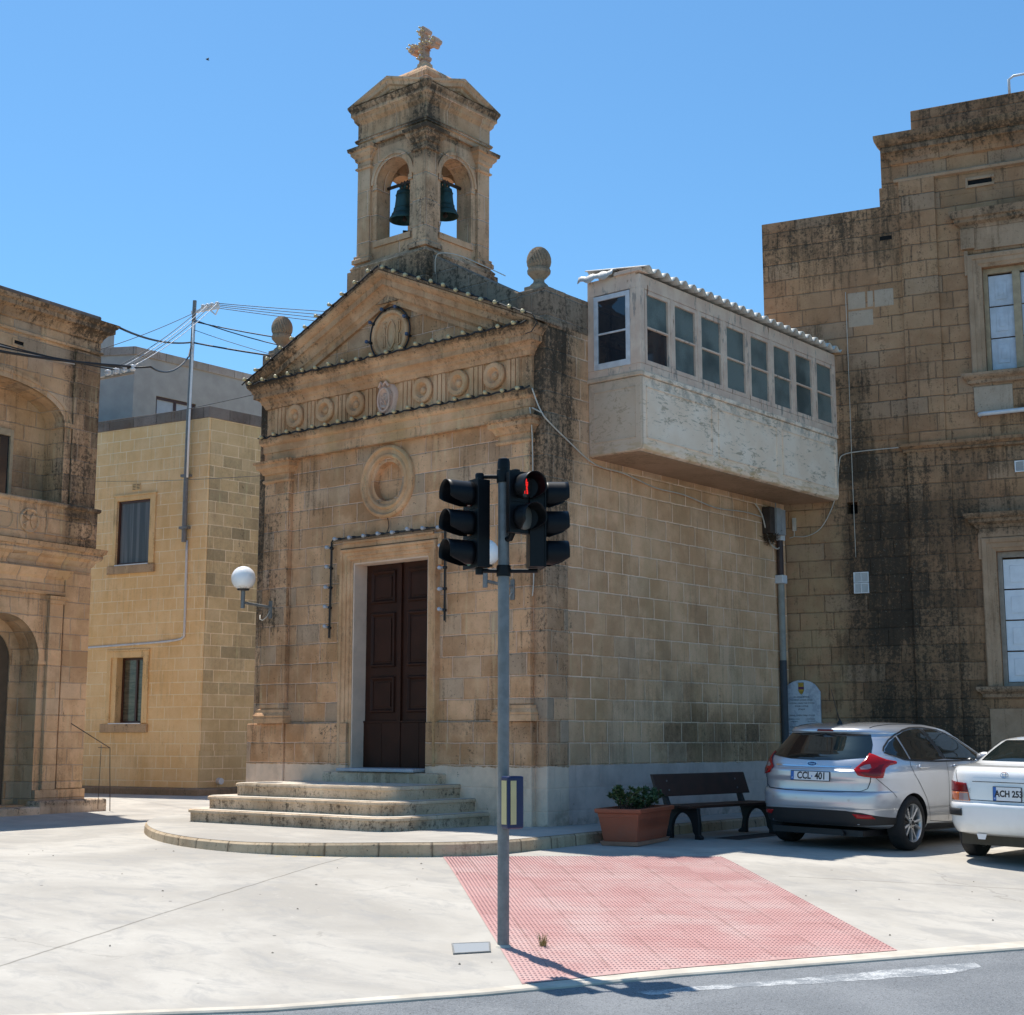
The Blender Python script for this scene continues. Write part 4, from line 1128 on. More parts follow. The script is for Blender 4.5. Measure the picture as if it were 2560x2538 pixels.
for u0 in (UW0, 5.6):
    u1 = u0 + 1.035
    for (zb, zt, hood, up) in ((7.0, 8.77, (9.44, 9.73), True), (1.95, 4.08, (4.45, 4.69), False)):
        mb = MB(RT); P = [(0, .0), (.05, .02), (.06, .035), (.13, .04), (.14, .06), (.2, .075), (.22, .06), (.225, .0)]; k = len(P); vs = []; fs = []
        for o, d in P: vs += [(u0 - o, d, zb), (u0 - o, d, zt + o), (u1 + o, d, zt + o), (u1 + o, d, zb)]
        for i in range(k - 1):
            for a in range(3): fs.append((i * 4 + a, i * 4 + a + 1, i * 4 + 5 + a, i * 4 + 4 + a))
        mb.add(vs, fs)
        for a0, a1 in ((u0 - .26, u0 - .2), (u1 + .2, u1 + .26)): mb.box(a0, a1, 0., .05, zt - .12, zt + .3)
        if up:
            mb.box(u0 - .1, u1 + .1, 0., .03, zt + .3, hood[0]); mb.box(u0 - .3, u0 - .08, 0., .07, zt + .33, hood[0]); mb.box(u1 + .08, u1 + .3, 0., .07, zt + .33, hood[0])
        else: mb.box(u0 - .24, u1 + .24, 0., .045, zt + .228, hood[0])
        mb.build('window_surround', m_right_trim, rh, bev=.004)
        h0, h1 = hood
        rmould('window_hood', u0 - .26, u1 + .26, [(0, h0), (.03, h0 + .005), (.05, h0 + .06), (.12, h0 + .1), (.13, h0 + .15), (.17, h0 + .17), (.19, h1 - .04), (.2, h1), (0, h1 + .02)])
        rmould('window_sill', u0 - .25, u1 + .25, [(0, zb - .2), (.05, zb - .17), (.06, zb - .12), (.12, zb - .08), (.14, zb - .05), (.14, zb - .01), (0, zb)])
        mb = MB(RT); m_frame = m_timber if up else m_wt
        fc = simple('buff_timber', (.4, .3, .19), .8, var=.15, dirt=((.2, .15, .1), .4)) if up else simple('grey_timber', (.3, .26, .22), .8)
        mb.box(u0, u0 + .07, -.2, -.12, zb, zt); mb.box(u1 - .07, u1, -.2, -.12, zb, zt); mb.box(u0 + .07, u1 - .07, -.2, -.12, zt - .09, zt); mb.box(u0 + .07, u1 - .07, -.2, -.12, zb, zb + .06)
        if up: mb.box((u0 + u1) / 2 - .06, (u0 + u1) / 2 + .06, -.2, -.1, zb + .06, zt - .09)
        wf = mb.build('window', fc, rh, bev=.005)
        m_sh = simple('faded_blue_white_shutter', (.52, .56, .62), .7, var=.1, dirt=((.3, .3, .3), .4)) if up else simple('white_shutter', (.74, .77, .82), .55, var=.05)
        um = (u0 + u1) / 2
        gap = .06 if up else .004
        for a0, a1 in ((u0 + .075, um - gap), (um + gap, u1 - .075)):
            mb = MB(RT); nz = 3 if up else 4
            for i in range(nz):
                z0 = zb + .07 + (zt - zb - .17) * i / nz; z1 = zb + .07 + (zt - zb - .17) * (i + 1) / nz - .022
                mb.box(a0, a1, -.19, -.16, z0, z1); mb.box(a0 + .1, a1 - .1, -.16, -.148, z0 + .1, z1 - .1)
                if up: mb.box(a0 + .15, a1 - .15, -.148, -.14, z0 + .17, z1 - .17)
            mb.build('shutter', m_sh, wf, bev=.005)
m_slot = simple('dark_cavity', (.004, .004, .004), 1.)
rbox('vent_slot', m_slot, [(1.94, 2.14, -.02, .004, 9.47, 9.54)], bev=0)
rbox('vent_slot', m_slot, [(3.42, 3.8, -.02, .006, 10.2, 10.28)], bev=0); rbox('vent_surround', m_right_trim, [(3.38, 3.42, 0, .03, 10.15, 10.33), (3.42, 3.84, 0, .03, 10.28, 10.33), (3.42, 3.84, 0, .03, 10.15, 10.2)])
rbox('wall_cavity', m_slot, [(1.222, 1.4, -.34, -.3, 4.832, 5.032)], bev=0)
# replaced pale blocks
m_newb = stone('pale_replaced_block', (.41, .34, .23), (.47, .39, .27), None, stain=-.05, pits=.4)
rbox('repaired_block', m_newb, [(1.36, 1.66, -.1, .008, 8.33, 8.62), (1.69, 1.79, -.1, .006, 8.34, 8.62), (1.81, 2.13, -.1, .008, 8.32, 8.62), (1.36, 1.78, -.1, .006, 8.02, 8.3)], bev=.012)
rbox('wall_panel', m_newb, [(3.35, 3.95, 0., .03, 6.35, 6.77)], bev=.01); rbox('wall_panel', m_right_trim, [(3.35, 4.7, 0., .035, -.4, 1.6)], bev=.01)
m_pvc = simple('white_pipe', (.62, .63, .65), .45, var=.05, dirt=((.4, .38, .34), .4))
mb = MB(RT); mb.tube([(3.43, .02, 6.3), (3.43, .09, 6.3), (3.5, .12, 6.3), (5.2, .12, 6.33)], .035, 12)
tag(mb.build('waste_pipe', m_pvc, org=tuple(RT((4.2, .1, 6.3))), smooth=True), 'white plastic waste pipe running below the upper shuttered window', 'pipe')
mb = MB(RT); mb.tube([(4.12, -.3, 11.8), (4.12, -.3, 12.05), (4.2, -.3, 12.1), (4.6, -.3, 12.1), (4.6, -.3, 11.8)], .022, 8)
tag(mb.build('roof_pipe', m_pvc, org=tuple(RT((4.3, -.3, 11.8))), smooth=True), 'thin bent white pipe standing on the right house roof edge', 'pipe')
mb = MB(RT); mb.lathe([(.26, 0), (.26, .28), (.2, .36), (.02, .38)], 20, Matrix.Translation((4.55, -.6, 11.6)))
tag(mb.build('roof_tank', simple('grey_tank', (.3, .31, .33), .6), org=tuple(RT((4.55, -.6, 11.6))), autos=40), 'grey water tank behind the parapet of the right house', 'tank')
# plastic vent grilles
def grille(T, u0, u1, z0, z1, label, slat, split=True):
    t = thing('vent_grille', label, 'vent grille', tuple(T(((u0 + u1) / 2, 0, z0))), 0, 'plastic vent grilles on the right house wall')
    mb = MB(T); w = .016
    mb.box(u0, u1, 0, .012, z0, z1); 
    for a in ((u0, u0 + w, z0, z1), (u1 - w, u1, z0, z1), (u0 + w, u1 - w, z0, z0 + w), (u0 + w, u1 - w, z1 - w, z1), ((u0 + u1) / 2 - .006, (u0 + u1) / 2 + .006, z0 + w, z1 - w)): mb.box(a[0], a[1], .012, .03, a[2], a[3])
    mb.build('frame', m_white, t, bev=.003)
    mb = MB(T); k = int((z1 - z0 - 2 * w) / .016)
    for i in range(k):
        z = z0 + w + (z1 - z0 - 2 * w) * (i + .5) / k
        for a, b in ((u0 + w, (u0 + u1) / 2 - .006), ((u0 + u1) / 2 + .006, u1 - w)): mb.add([(a, .013, z + .004), (b, .013, z + .004), (b, .026, z - .003), (a, .026, z - .003), (b, .026, z - .0045), (a, .026, z - .0045)], [(0, 1, 2, 3), (3, 2, 4, 5)])
    mb.build('slats', slat, t)
m_slat = simple('grey_slat', (.5, .51, .53), .5)
grille(RT, 1.294, 1.54, 3.68, 3.851, 'upper of two stacked white vent grilles on the stained wall', m_slat)
grille(RT, 1.294, 1.54, 3.5, 3.672, 'lower of two stacked white vent grilles on the stained wall', m_slat)
grille(RT, 3.92, 4.2, 5.33, 5.51, 'white vent grille above the lower shuttered window', simple('tinted_slat', (.2, .24, .3), .5))
# thin mast and cables against the wall
def cable(name, pts, r, mat, label, cat='cable', group=None, T=None, sm=4):
    P = [Vector(p) for p in pts]; Q = []
    for i in range(len(P) - 1):
        p0 = P[max(0, i - 1)]; p1 = P[i]; p2 = P[i + 1]; p3 = P[min(len(P) - 1, i + 2)]
        for k in range(sm):
            t = k / sm; Q.append(.5 * (2 * p1 + (p2 - p0) * t + (2 * p0 - 5 * p1 + 4 * p2 - p3) * t * t + (3 * p1 - p0 - 3 * p2 + p3) * t ** 3))
    Q.append(P[-1])
    mb = MB(T); mb.tube(Q, r, 6)
    w = T(P[0]) if T else P[0]
    return tag(mb.build(name, mat, org=tuple(w), smooth=True), label, cat, group)
cable('vertical_wire', [(1.335, .03, 8.64), (1.34, .035, 7.), (1.338, .03, 5.5), (1.345, .03, 4.1)], .006, m_cablew, 'straight pale wire hanging down the right house wall past the square hole', T=RT)

# ------------------------------------------------------------------ house on the left
LT = fr((-10.862, .193), 98)
lh = thing('stone_palace', 'old two storey stone house with arched doorway and carved balcony at the left edge', 'house', tuple(LT((-3., -3., -.15))), R(98))
def lmould(name, u0, u1, prof, mat=m_left, n0=0., parent=lh, back=-.05):
    mb = MB(LT); pts = [(u0, back), (u0, n0), (u1, n0), (u1, back)]
    mb.mould(pts[::-1], prof); return mb.build(name, mat, parent)
AC = (-1.9, 2.5); AR = .78
NCx, NHW, NSP, NRZ = -2.35, 1.56, 6.82, .6        # niche with a flattened arch
mb = MB(LT)
D = -.5
def lb(u0, u1, z0, z1): mb.box(u0, u1, D, 0., z0, z1)
lb(-9., AC[0] - AR, -.5, 4.4); lb(AC[0] + AR, 0., -.5, 4.4)
ar = circ(*AC, AR, 25, 180, 0)
for i in range(24): mb.prism([ar[i], ar[i + 1], (ar[i + 1][0], 4.4), (ar[i][0], 4.4)], D, 0.)
mb.box(AC[0] - AR, AC[0] + AR, D, 0, -.5, 0.)
lb(-9., NCx - NHW, 4.4, 8.95); lb(NCx + NHW, 0., 4.4, 8.95); lb(NCx - NHW, NCx + NHW, 4.4, 5.0)
na = circ(NCx, NSP, NHW, 29, 180, 0, NRZ)
for i in range(28): mb.prism([na[i], na[i + 1], (na[i + 1][0], 8.95), (na[i][0], 8.95)], D, 0.)
mb.build('wall', m_left, lh)
mb = MB(LT); mb.box(-9., 0., -9., D - .002, -.5, 8.9); mb.build('rear_block', m_left, lh)
mb = MB(LT); mb.box(-9., -.0, -.42, .0, 8.951, 9.04); mb.build('roof_parapet', m_coping, lh, bev=.03)
lmould('cornice', -9., -.03, [(0, 8.5), (.03, 8.52), (.05, 8.58), (.11, 8.66), (.2, 8.7), (.2, 8.78), (.23, 8.8), (.26, 8.87), (.0, 8.92)])
lmould('cornice_moulding', -9., -.03, [(0, 8.26), (.05, 8.28), (.06, 8.32), (.0, 8.36)])
mb = MB(LT); mb.box(-.62, -.02, 0., .05, 5.3, 8.25); mb.box(-.62, -.02, 0, .045, .26, 4.1); mb.build('corner_pilaster', m_left, lh, bev=.01)
# niche archivolt and lining
mb = MB(LT)
for r0, r1, d in ((0, .1, .02), (.1, .16, .035)):
    A = circ(NCx, NSP, NHW + r0, 29, 180, 0, NRZ + r0); B = circ(NCx, NSP, NHW + r1, 29, 180, 0, NRZ + r1)
    for i in range(28): mb.prism([A[i], A[i + 1], B[i + 1], B[i]], -.05, d)
mb.build('arch_moulding', m_left, lh)
mb = MB(LT); mb.box(NCx + NHW, NCx + NHW + .15, -.02, .03, 5.3, 6.75); mb.build('arch_pier', m_left, lh)
mb = MB(LT); mb.box(NCx + NHW - .03, NCx + NHW + .18, -.3, .055, 6.75, 6.84); mb.build('impost', m_left, lh)
mb = MB(LT); mb.box(NCx + .75 - .0, NCx + .82, -.5, -.44, 5.3, 6.62); mb.box(NCx - .82, NCx - .75, -.5, -.44, 5.3, 6.62); mb.box(NCx - .75, NCx + .75, -.5, -.44, 6.5, 6.62)
m_bframe = simple('buff_window_frame', (.42, .33, .21), .7)
lw = mb.build('window', m_bframe, lh, bev=.006)
mb = MB(LT); mb.box(NCx - .75, NCx + .75, -.5, -.48, 5.3, 6.5); mb.build('pane', m_glass_dark, lw)
mb = MB(LT); mb.box(NCx - .02, NCx + .55, -.4785, -.474, 5.3, 6.45); mb.build('curtain', simple('brown_curtain', (.09, .055, .03), .9), lw)
# balcony front with carved panels
mb = MB(LT); mb.box(-9., .0, .0, .12, 4.6, 5.28); lbal = mb.build('balcony_front', m_left, lh, bev=.01)
lmould('balcony_rail', -9., .0, [(0, 5.24), (.02, 5.25), (.04, 5.27), (.045, 5.32), (0, 5.34)], n0=.12)
lmould('balcony_slab', -9., .0, [(-.1, 4.22), (.0, 4.24), (.03, 4.27), (.06, 4.33), (.13, 4.38), (.15, 4.42), (.15, 4.48), (.19, 4.5), (.21, 4.58), (.0, 4.62)], n0=.0)
lmould('ground_floor_entablature', -9., -.62, [(0, 3.66), (.04, 3.68), (.05, 3.73), (.02, 3.75), (.02, 3.95), (.06, 4.0), (.1, 4.08), (.12, 4.12), (0, 4.14)], n0=.0)
mb = MB(LT)
for c0, c1 in ((-1.22, -.12), (-3.1, -1.92)):
    out = [(c0, 4.72)] + [(c1 - .14 + .14 * math.sin(R(a)), 4.93 - .21 * math.cos(R(a))) for a in range(0, 181, 20)] + [(c0, 5.14), (c0 + .05, 4.93)]
    cx = sum(p[0] for p in out) / len(out); inn = [(cx + (p[0] - cx) * .95, 4.93 + (p[1] - 4.93) * .82) for p in out]
    mb.ringwall(out, inn, .115, .14)
MX = Matrix.Translation((-1.567, .12, 4.93)) @ Matrix.Rotation(R(-90), 4, 'X')
mb.lathe([(.22, -.01), (.22, .02), (.2, .035), (.175, .02), (.17, .005), (.001, .005)], 32, MX)
for a in (45, 135, 225, 315):
    c, s_ = math.cos(R(a)), math.sin(R(a)); px, pz = -s_, c
    P = [(-1.567 + c * .02 + px * .02, 4.93 + s_ * .02 + pz * .02), (-1.567 + c * .165 + px * .055, 4.93 + s_ * .165 + pz * .055), (-1.567 + c * .13, 4.93 + s_ * .13), (-1.567 + c * .165 - px * .055, 4.93 + s_ * .165 - pz * .055), (-1.567 + c * .02 - px * .02, 4.93 + s_ * .02 - pz * .02)]
    mb.prism(P, .12, .15)
mb.build('carved_panel', m_left, lbal, bev=.004)
# doorway
mb = MB(LT); mb.box(-.965, -.665, 0., .07, .25, 3.55); mb.build('pilaster', m_left, lh, bev=.01)
lmould('pilaster_capital', -.965, -.665, [(0, 3.5), (.02, 3.52), (.02, 3.56), (.06, 3.6), (.07, 3.65), (0, 3.66)], n0=.07)
mb = MB(LT)
A = circ(*AC, AR, 25, 180, 0); B = circ(*AC, AR + .12, 25, 180, 0)
for i in range(24): mb.prism([A[i], A[i + 1], B[i + 1], B[i]], -.02, .02)
mb.build('door_arch', m_left, lh)
mb = MB(LT); mb.box(AC[0] + AR - .02, AC[0] + AR + .16, -.3, .03, 2.43, 2.5); mb.build('impost', m_left, lh)
mb = MB(LT); mb.box(AC[0] + AR, -.0, .0, .09, -.2, .25); mb.build('base_course', m_left, lh)
A2 = circ(AC[0], AC[1], AR, 25, 180, 0); B2 = circ(AC[0], AC[1], .55, 25, 180, 0)
mb = MB(LT)
for i in range(24):
    mb.add([(A2[i][0], -.46, A2[i][1]), (A2[i + 1][0], -.46, A2[i + 1][1]), (B2[i + 1][0], -.46, B2[i + 1][1]), (B2[i][0], -.46, B2[i][1]), (B2[i][0], -.7, B2[i][1]), (B2[i + 1][0], -.7, B2[i + 1][1])], [(0, 1, 2, 3), (3, 2, 5, 4)])
mb.box(AC[0] + .55, AC[0] + AR, -.7, -.46, -.1, 2.5); mb.box(AC[0] - AR, AC[0] - .55, -.7, -.46, -.1, 2.5)
mb.build('inner_arch', m_left, lh)
mb = MB(LT); mb.box(AC[0] - .55, AC[0] + .55, -.49, -.485, 0., 3.1); mb.build('door', simple('green_brown_door', (.09, .07, .05), .6), lh)
mb = MB(LT); mb.box(-2.06, -2.0, -.3, -.02, 8.03, 8.13) if False else mb.box(-2.01, -1.80, -.02, .004, 8.06, 8.12); mb.build('vent_slot', m_slot, lh)
mb = MB(LT); mb.box(-2.05, -1.76, -.0, .02, 8.12, 8.15); mb.box(-2.05, -2.01, 0, .02, 8.04, 8.12); mb.box(-1.8, -1.76, 0, .02, 8.04, 8.12); mb.box(-2.05, -1.76, 0, .02, 8.02, 8.04); mb.build('vent_surround', m_left, lh)
mb = MB(LT); mb.box(-1.24, .3, .0, .36, -.25, .07)
tag(mb.build('stone_block', m_step, org=tuple(LT((-.5, .2, -.15))), bev=.04, seg=3), 'low worn stone step lying against the foot of the left house corner', 'step')
mb = MB(LT); mb.box(-6., -1.26, .0, .42, -.25, -.02)
tag(mb.build('door_step', m_step, org=tuple(LT((-2., .2, -.15))), bev=.03, seg=3), 'flat stone doorstep under the arched doorway of the left house', 'step')

# ------------------------------------------------------------------ yellow house and grey house behind it
YT = fr((-15.234, 6.285), 190, -1); YR = fr((-15.234, 6.285), 88)
yh = thing('yellow_house', 'yellow limestone house with two brown framed windows and dark flat coping', 'house', (-17., 9., -.2))
wall_with_holes(YT, 0., 12., -.6, 8.74, [(1.775, 2.865, 5.33, 6.92), (1.81, 2.85, 1.5, 3.07)], -.3, 0.).build('wall', m_yellow, yh)
m_yshade = stone('shaded_yellow_stone', (.58, .4, .2), (.69, .5, .27), (.84, .66, .42), h=.2857, z0=8.73, w=.56, mw=.01, recess=.12, stain=-.12, var=.12, pits=.08, wander=.002, streaks=.2, bcol=(.3, .24, .14), bvar=.5, hue_on=False, bzones=[(((None, None), (None, None), (2.2, 8.0)), .55, 1.2)], zones=[(((None, None), (None, None), (4.2, 8.0)), .28, .6)])  # side-face copy of the yellow stone: shade put into colour, plus grey-olive blocks
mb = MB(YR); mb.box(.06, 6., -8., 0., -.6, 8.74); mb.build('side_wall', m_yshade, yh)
mb = MB(YR); mb.box(.0, 6., .0, .04, -.6, .86); mb.build('plinth', m_yshade, yh, bev=.012)
q0 = Vector((-15.234, 6.285)); dl = Vector((math.cos(R(190)), math.sin(R(190)))); dr = Vector((math.cos(R(88)), math.sin(R(88))))
pl = [q0 + dr * 6, q0, q0 + dl * 12]
mb = MB(); mb.mould([tuple(p) for p in pl][::-1], [(-.3, 8.741), (.03, 8.741), (.04, 9.01), (-.3, 9.02)])
mb.build('coping', m_coping, yh, bev=.01)
mb = MB(YT); mb.box(.0, 11., -6., -.3, 8.5, 8.7); mb.build('roof', m_coping2, yh)
m_ytrim = stone('yellow_trim_stone', (.76, .5, .235), (.84, .58, .3), None, stain=-.1, pits=.1, hue_on=False)
m_ysill = stone('stained_sill_stone', (.48, .36, .2), (.56, .42, .24), None, stain=.03, pits=.1)
m_brown = simple('brown_window_frame', (.06, .022, .016), .4, var=.1)
m_pane = NT('grey_net_curtain_glass')
_f = m_pane.smooth(m_pane.noise(m_pane.scale(m_pane.pos(), (9., 9., .3)), 1., 3.), .4, .62)
m_pane.set(color=m_pane.mix(_f, (.055, .053, .055), (.13, .125, .125)), rough=.35, spec=.5); m_pane = m_pane.m
m_pane2 = NT('rippled_glass')
_f = m_pane2.noise(m_pane2.scale(m_pane2.pos(), (2., 2., 14.)), 1., 5., .6, 1.)
m_pane2.set(color=m_pane2.mix(m_pane2.smooth(_f, .4, .62), (.07, .07, .06), (.13, .13, .105)), rough=.1, spec=.6); m_pane2 = m_pane2.m
for (a, b, zb, zt, two, pm, sx, sz) in ((1.775, 2.865, 5.33, 6.92, False, m_pane, (1.6, 2.97), 7.03), (1.81, 2.85, 1.5, 3.07, True, m_pane2, (1.63, 2.98), 3.22)):
    mb = MB(YT); mb.box(sx[0], a, 0, .03, zb, sz); mb.box(b, sx[1], 0, .03, zb, sz); mb.box(a, b, 0, .03, zt, sz); mb.box(sx[0] - .02, sx[1] + .02, .0, .05, sz + .001, sz + .04)
    mb.build('window_surround', m_ytrim, yh, bev=.006)
    mb = MB(YT); mb.box(sx[0] - .03, sx[1] + .13, 0., .06, zb - .22, zb - .02); mb.build('window_sill', m_ysill, yh, bev=.008)
    mb = MB(YT); mb.box(a, b, -.16, .05, zb - .018, zb + .004); mb.build('sill_sheet', m_white, yh)
    d = -.04 if not two else -.2
    mb = MB(YT); w = .055
    if two: b -= .16
    mb.box(a, a + w, d - .05, d, zb + .005, zt); mb.box(b - w, b, d - .05, d, zb + .005, zt); mb.box(a + w, b - w, d - .05, d, zt - w, zt); mb.box(a + w, b - w, d - .05, d, zb + .005, zb + w)
    if two: mb.box(a + (b - a) * .42, a + (b - a) * .42 + .06, d - .05, d + .005, zb + w, zt - w)
    wf = mb.build('window', m_brown, yh, bev=.004)
    mb = MB(YT); mb.box(a + w, b - w, d - .04, d - .03, zb + w, zt - w); mb.build('pane', pm, wf)
    if two: mb = MB(YT); mb.box(b, b + .16, -.3, -.002, zb, zt); mb.build('window_reveal', m_ytrim, yh)
mb = MB(YT)
mb.box(2.126, 2.405, 0., .02, 7.15, 7.33); vt = mb.build('air_brick', m_ytrim, yh, bev=.01)
mb = MB(YT)
for i in range(4):
    for a in (2.15, 2.28): mb.box(a, a + .1, .018, .021, 7.175 + i * .037, 7.19 + i * .037)
mb.build('air_brick_slot', m_slot, vt)
kp = [q0 + dr * 6 + Vector((.5, 0)), q0 + Vector((.45, -.35)), q0 + dl * 12 + Vector((.1, -.45))]
mb = MB(); mb.mould([tuple(p) for p in kp][::-1], [(-.7, -.4), (.0, -.4), (-.01, -.02), (-.03, .0), (-.7, .02)])
tag(mb.build('house_kerb', stone('mossy_kerb_stone', (.24, .19, .11), (.33, .25, .15), None, stain=.03, pits=.3)), kind='structure')
mb = MB(YR); mb.tube([(.55, .0, .16), (.55, .16, .155)], .075, 16); 
mb.lathe([(.075, 0), (.06, 0), (.06, -.1), (.001, -.1)], 16, Matrix.Translation((.55, .162, .155)) @ Matrix.Rotation(R(-90), 4, 'X'), cap=False)
tag(mb.build('drain_spout', m_pvc, org=tuple(YR((.55, .05, .08))), autos=40), 'short white drain pipe stub low on the yellow house side wall', 'pipe')

GT = fr((-19., 6.775), 90); GL = fr((-19., 6.775), 210, -1)
gh = thing('grey_house', 'plain grey rendered house rising behind the yellow house', 'house', (-21., 10., -.15))
wall_with_holes(GT, 0., 9., -.5, 11.02, [(.72, 2.03, 9.0, 10.06)], -.3, 0.).build('wall', m_render, gh)
mb = MB(GL); mb.box(0., 5., -.3, 0., -.5, 11.02); mb.build('side_wall', m_render, gh)
mb = MB(); mb.mould([tuple(Vector((-19., 6.775)) + Vector((math.cos(R(210)), math.sin(R(210)))) * 5), (-19., 6.775), (-19., 15.7)], [(-.3, 11.021), (.04, 11.021), (.05, 11.24), (-.3, 11.26)])
mb.build('coping', m_coping2, gh, bev=.01)
mb = MB(GT)
mb.box(.72, .79, -.12, -.05, 9., 10.06); mb.box(1.96, 2.03, -.12, -.05, 9., 10.06); mb.box(.79, 1.96, -.12, -.05, 9.99, 10.06); mb.box(1.35, 1.42, -.12, -.05, 9., 9.99)
wf = mb.build('window', m_brown, gh, bev=.004)
mb = MB(GT); mb.box(.79, 1.35, -.1, -.09, 9., 9.99); mb.box(1.42, 1.96, -.1, -.09, 9., 9.99); mb.build('pane', simple('pale_blind_glass', (.4, .42, .46), .2, var=.05), wf)
# glazed box on the roof behind the left house
mb = MB(GL)
bx = thing('roof_light', 'small dark glazed box on the roof left of the grey house', 'skylight', (-17.6, 4.9, 10.6))
m_tile = NT('dark_grid_glass'); _u = m_tile.sep(m_tile.uv())
_d = m_tile.math('MINIMUM', m_tile.math('FRACT', m_tile.math('MULTIPLY', _u[0], 5.)), m_tile.math('FRACT', m_tile.math('MULTIPLY', _u[1], 5.)))
m_tile.set(color=m_tile.mix(m_tile.smooth(_d, .04, .08), (.15, .25, .26), (.03, .05, .06)), rough=.15)
mb = MB(); mb.box(-20.4, -18.9, 5.2, 6.4, 9.2, 12.1) if False else None
BXT = fr((-20.05, 6.4), 215, -1)
mb.T = BXT; mb.box(.1, 1.4, -1., 0., 11.2, 11.93); mb.build('glazing', m_tile.m, bx)
mb = MB(BXT); mb.box(-.02, .1, -1.02, .02, 11.2, 11.97); mb.box(.1, 1.4, -1.02, .02, 11.93, 11.97); mb.build('frame', m_render, bx)
# ------------------------------------------------------------------ festoon lights on the facade
def bulb_mesh(mat, nm):
    mb = MB(); mb.lathe([(.014, 0), (.015, .03), (.02, .035), (.028, .055), (.03, .068), (.024, .084), (.01, .094), (.001, .096)], 12)
    o = mb.build(nm, mat, smooth=True); me = o.data; bpy.data.objects.remove(o); return me
BM = {k: bulb_mesh(m, 'bulb') for k, m in (('i', m_bulb), ('w', m_bulbw), ('b', m_bulbb))}
mb = MB(); mb.lathe([(.02, -.035), (.024, 0), (.02, .03)], 10); _o = mb.build('bulb_holder', m_black, smooth=True); BH = _o.data; bpy.data.objects.remove(_o)
m_batten = simple('festoon_batten', (.2, .15, .1), .8)
def festoon(pts, n, kind, label, wire=(), sag=.0, direction=(0, -1, -.05), batten=False, skip=()):
    """a string of bulbs along a polyline"""
    P = [Vector(p) for p in pts]
    t = thing('festoon_lights', label, 'string lights', tuple(P[0]), 0, 'festive bulb strings on the chapel front')
    L = [0.]
    for a, b in zip(P[:-1], P[1:]): L.append(L[-1] + (b - a).length)
    def at(s):
        for i in range(len(P) - 1):
            if s <= L[i + 1] + 1e-6: return P[i].lerp(P[i + 1], (s - L[i]) / max(1e-6, L[i + 1] - L[i]))
        return P[-1]
    rng = random.Random(len(pts) * 7 + n)
    path = []
    for i in range(n * 5 + 1):
        s = L[-1] * i / (n * 5); q = at(s); f = (i % 5) / 5.
        path.append(q + Vector((0, 0, -sag * math.sin(math.pi * f) + rng.uniform(-.006, .006))) + Vector((0, -.012, 0)))
    mb = MB(); mb.tube(path, .013, 6)
    for w in wire: mb.tube([Vector(p) for p in w], .008, 6)
    mb.build('cable', m_cable, t)
    if batten:
        mb = MB(); mb.tube([p + Vector((0, .015, -.02)) for p in P], .012, 4); mb.build('batten', m_batten, t)
    d = Vector(direction).normalized()
    inv = ORG[t.name].inverted()
    for i in range(n):
        q = at(L[-1] * (i + .5) / n)
        dd = (d + Vector((rng.uniform(-.25, .25), 0, rng.uniform(-.2, .2)))).normalized()
        M = inv @ Matrix.Translation(q + Vector((0, -.012, 0))) @ dd.to_track_quat('Z', 'Y').to_matrix().to_4x4()
        h = bpy.data.objects.new('bulb_holder', BH); COL.objects.link(h); h.parent = t; h.matrix_local = M; ORG[h.name] = ORG[t.name]
        b = bpy.data.objects.new('bulb', BM[kind]); COL.objects.link(b); b.parent = h; b.matrix_local = Matrix.Translation((0, 0, .012))
    return t
yE = -.36
festoon([(xc - hw - .3, yE, 6.86), (xc + .02, yE, 8.235)], 11, 'i', 'string of ivory bulbs climbing the left slope of the pediment')
festoon([(xc + .06, yE, 8.235), (xc + hw + .26, yE, 6.91)], 12, 'i', 'string of ivory bulbs descending the right slope of the pediment', wire=[[(xc + hw + .26, yE, 6.9), (.1, -.3, 6.8), (.02, -.33, 6.68), (-.06, -.36, 6.66)]])
festoon([(EX0 - .2, yE + .01, 6.845), (EX1 + .14, yE + .01, 6.845)], 19, 'i', 'string of ivory bulbs along the base of the pediment', sag=.02)
festoon([(EX0 - .05, -.2, 5.955), (EX1 + .08, -.2, 5.955)], 19, 'i', 'string of ivory bulbs along the ledge below the rosettes', sag=.02)
mc = [(MC[0] + .42 * math.cos(R(a)), -.1, MC[1] + .42 * math.sin(R(a))) for a in range(250, -80, -12)]
festoon(mc, 8, 'b', 'string of dark blue bulbs round the monogram medallion')
festoon([(DX0 - .42, -.08, DZ - 1.12), (DX0 - .40, -.08, DZ + .36), (DX0 - .33, -.1, DZ + .38), (DX1 + .34, -.1, DZ + .38), (DX1 + .4, -.08, DZ + .36), (DX1 + .4, -.08, DZ - .98)], 17, 'w', 'string of frosted bulbs framing the top and sides of the door', direction=(-.55, -1, .1), batten=True)
cable('lamp_cable', [(OC[0] + .05, -.05, 4.4), (OC[0] + .06, -.03, 4.28), (OC[0] + .02, -.04, 4.17)], .006, m_cable, 'short dark cable hanging from the round blind window to the door lights')

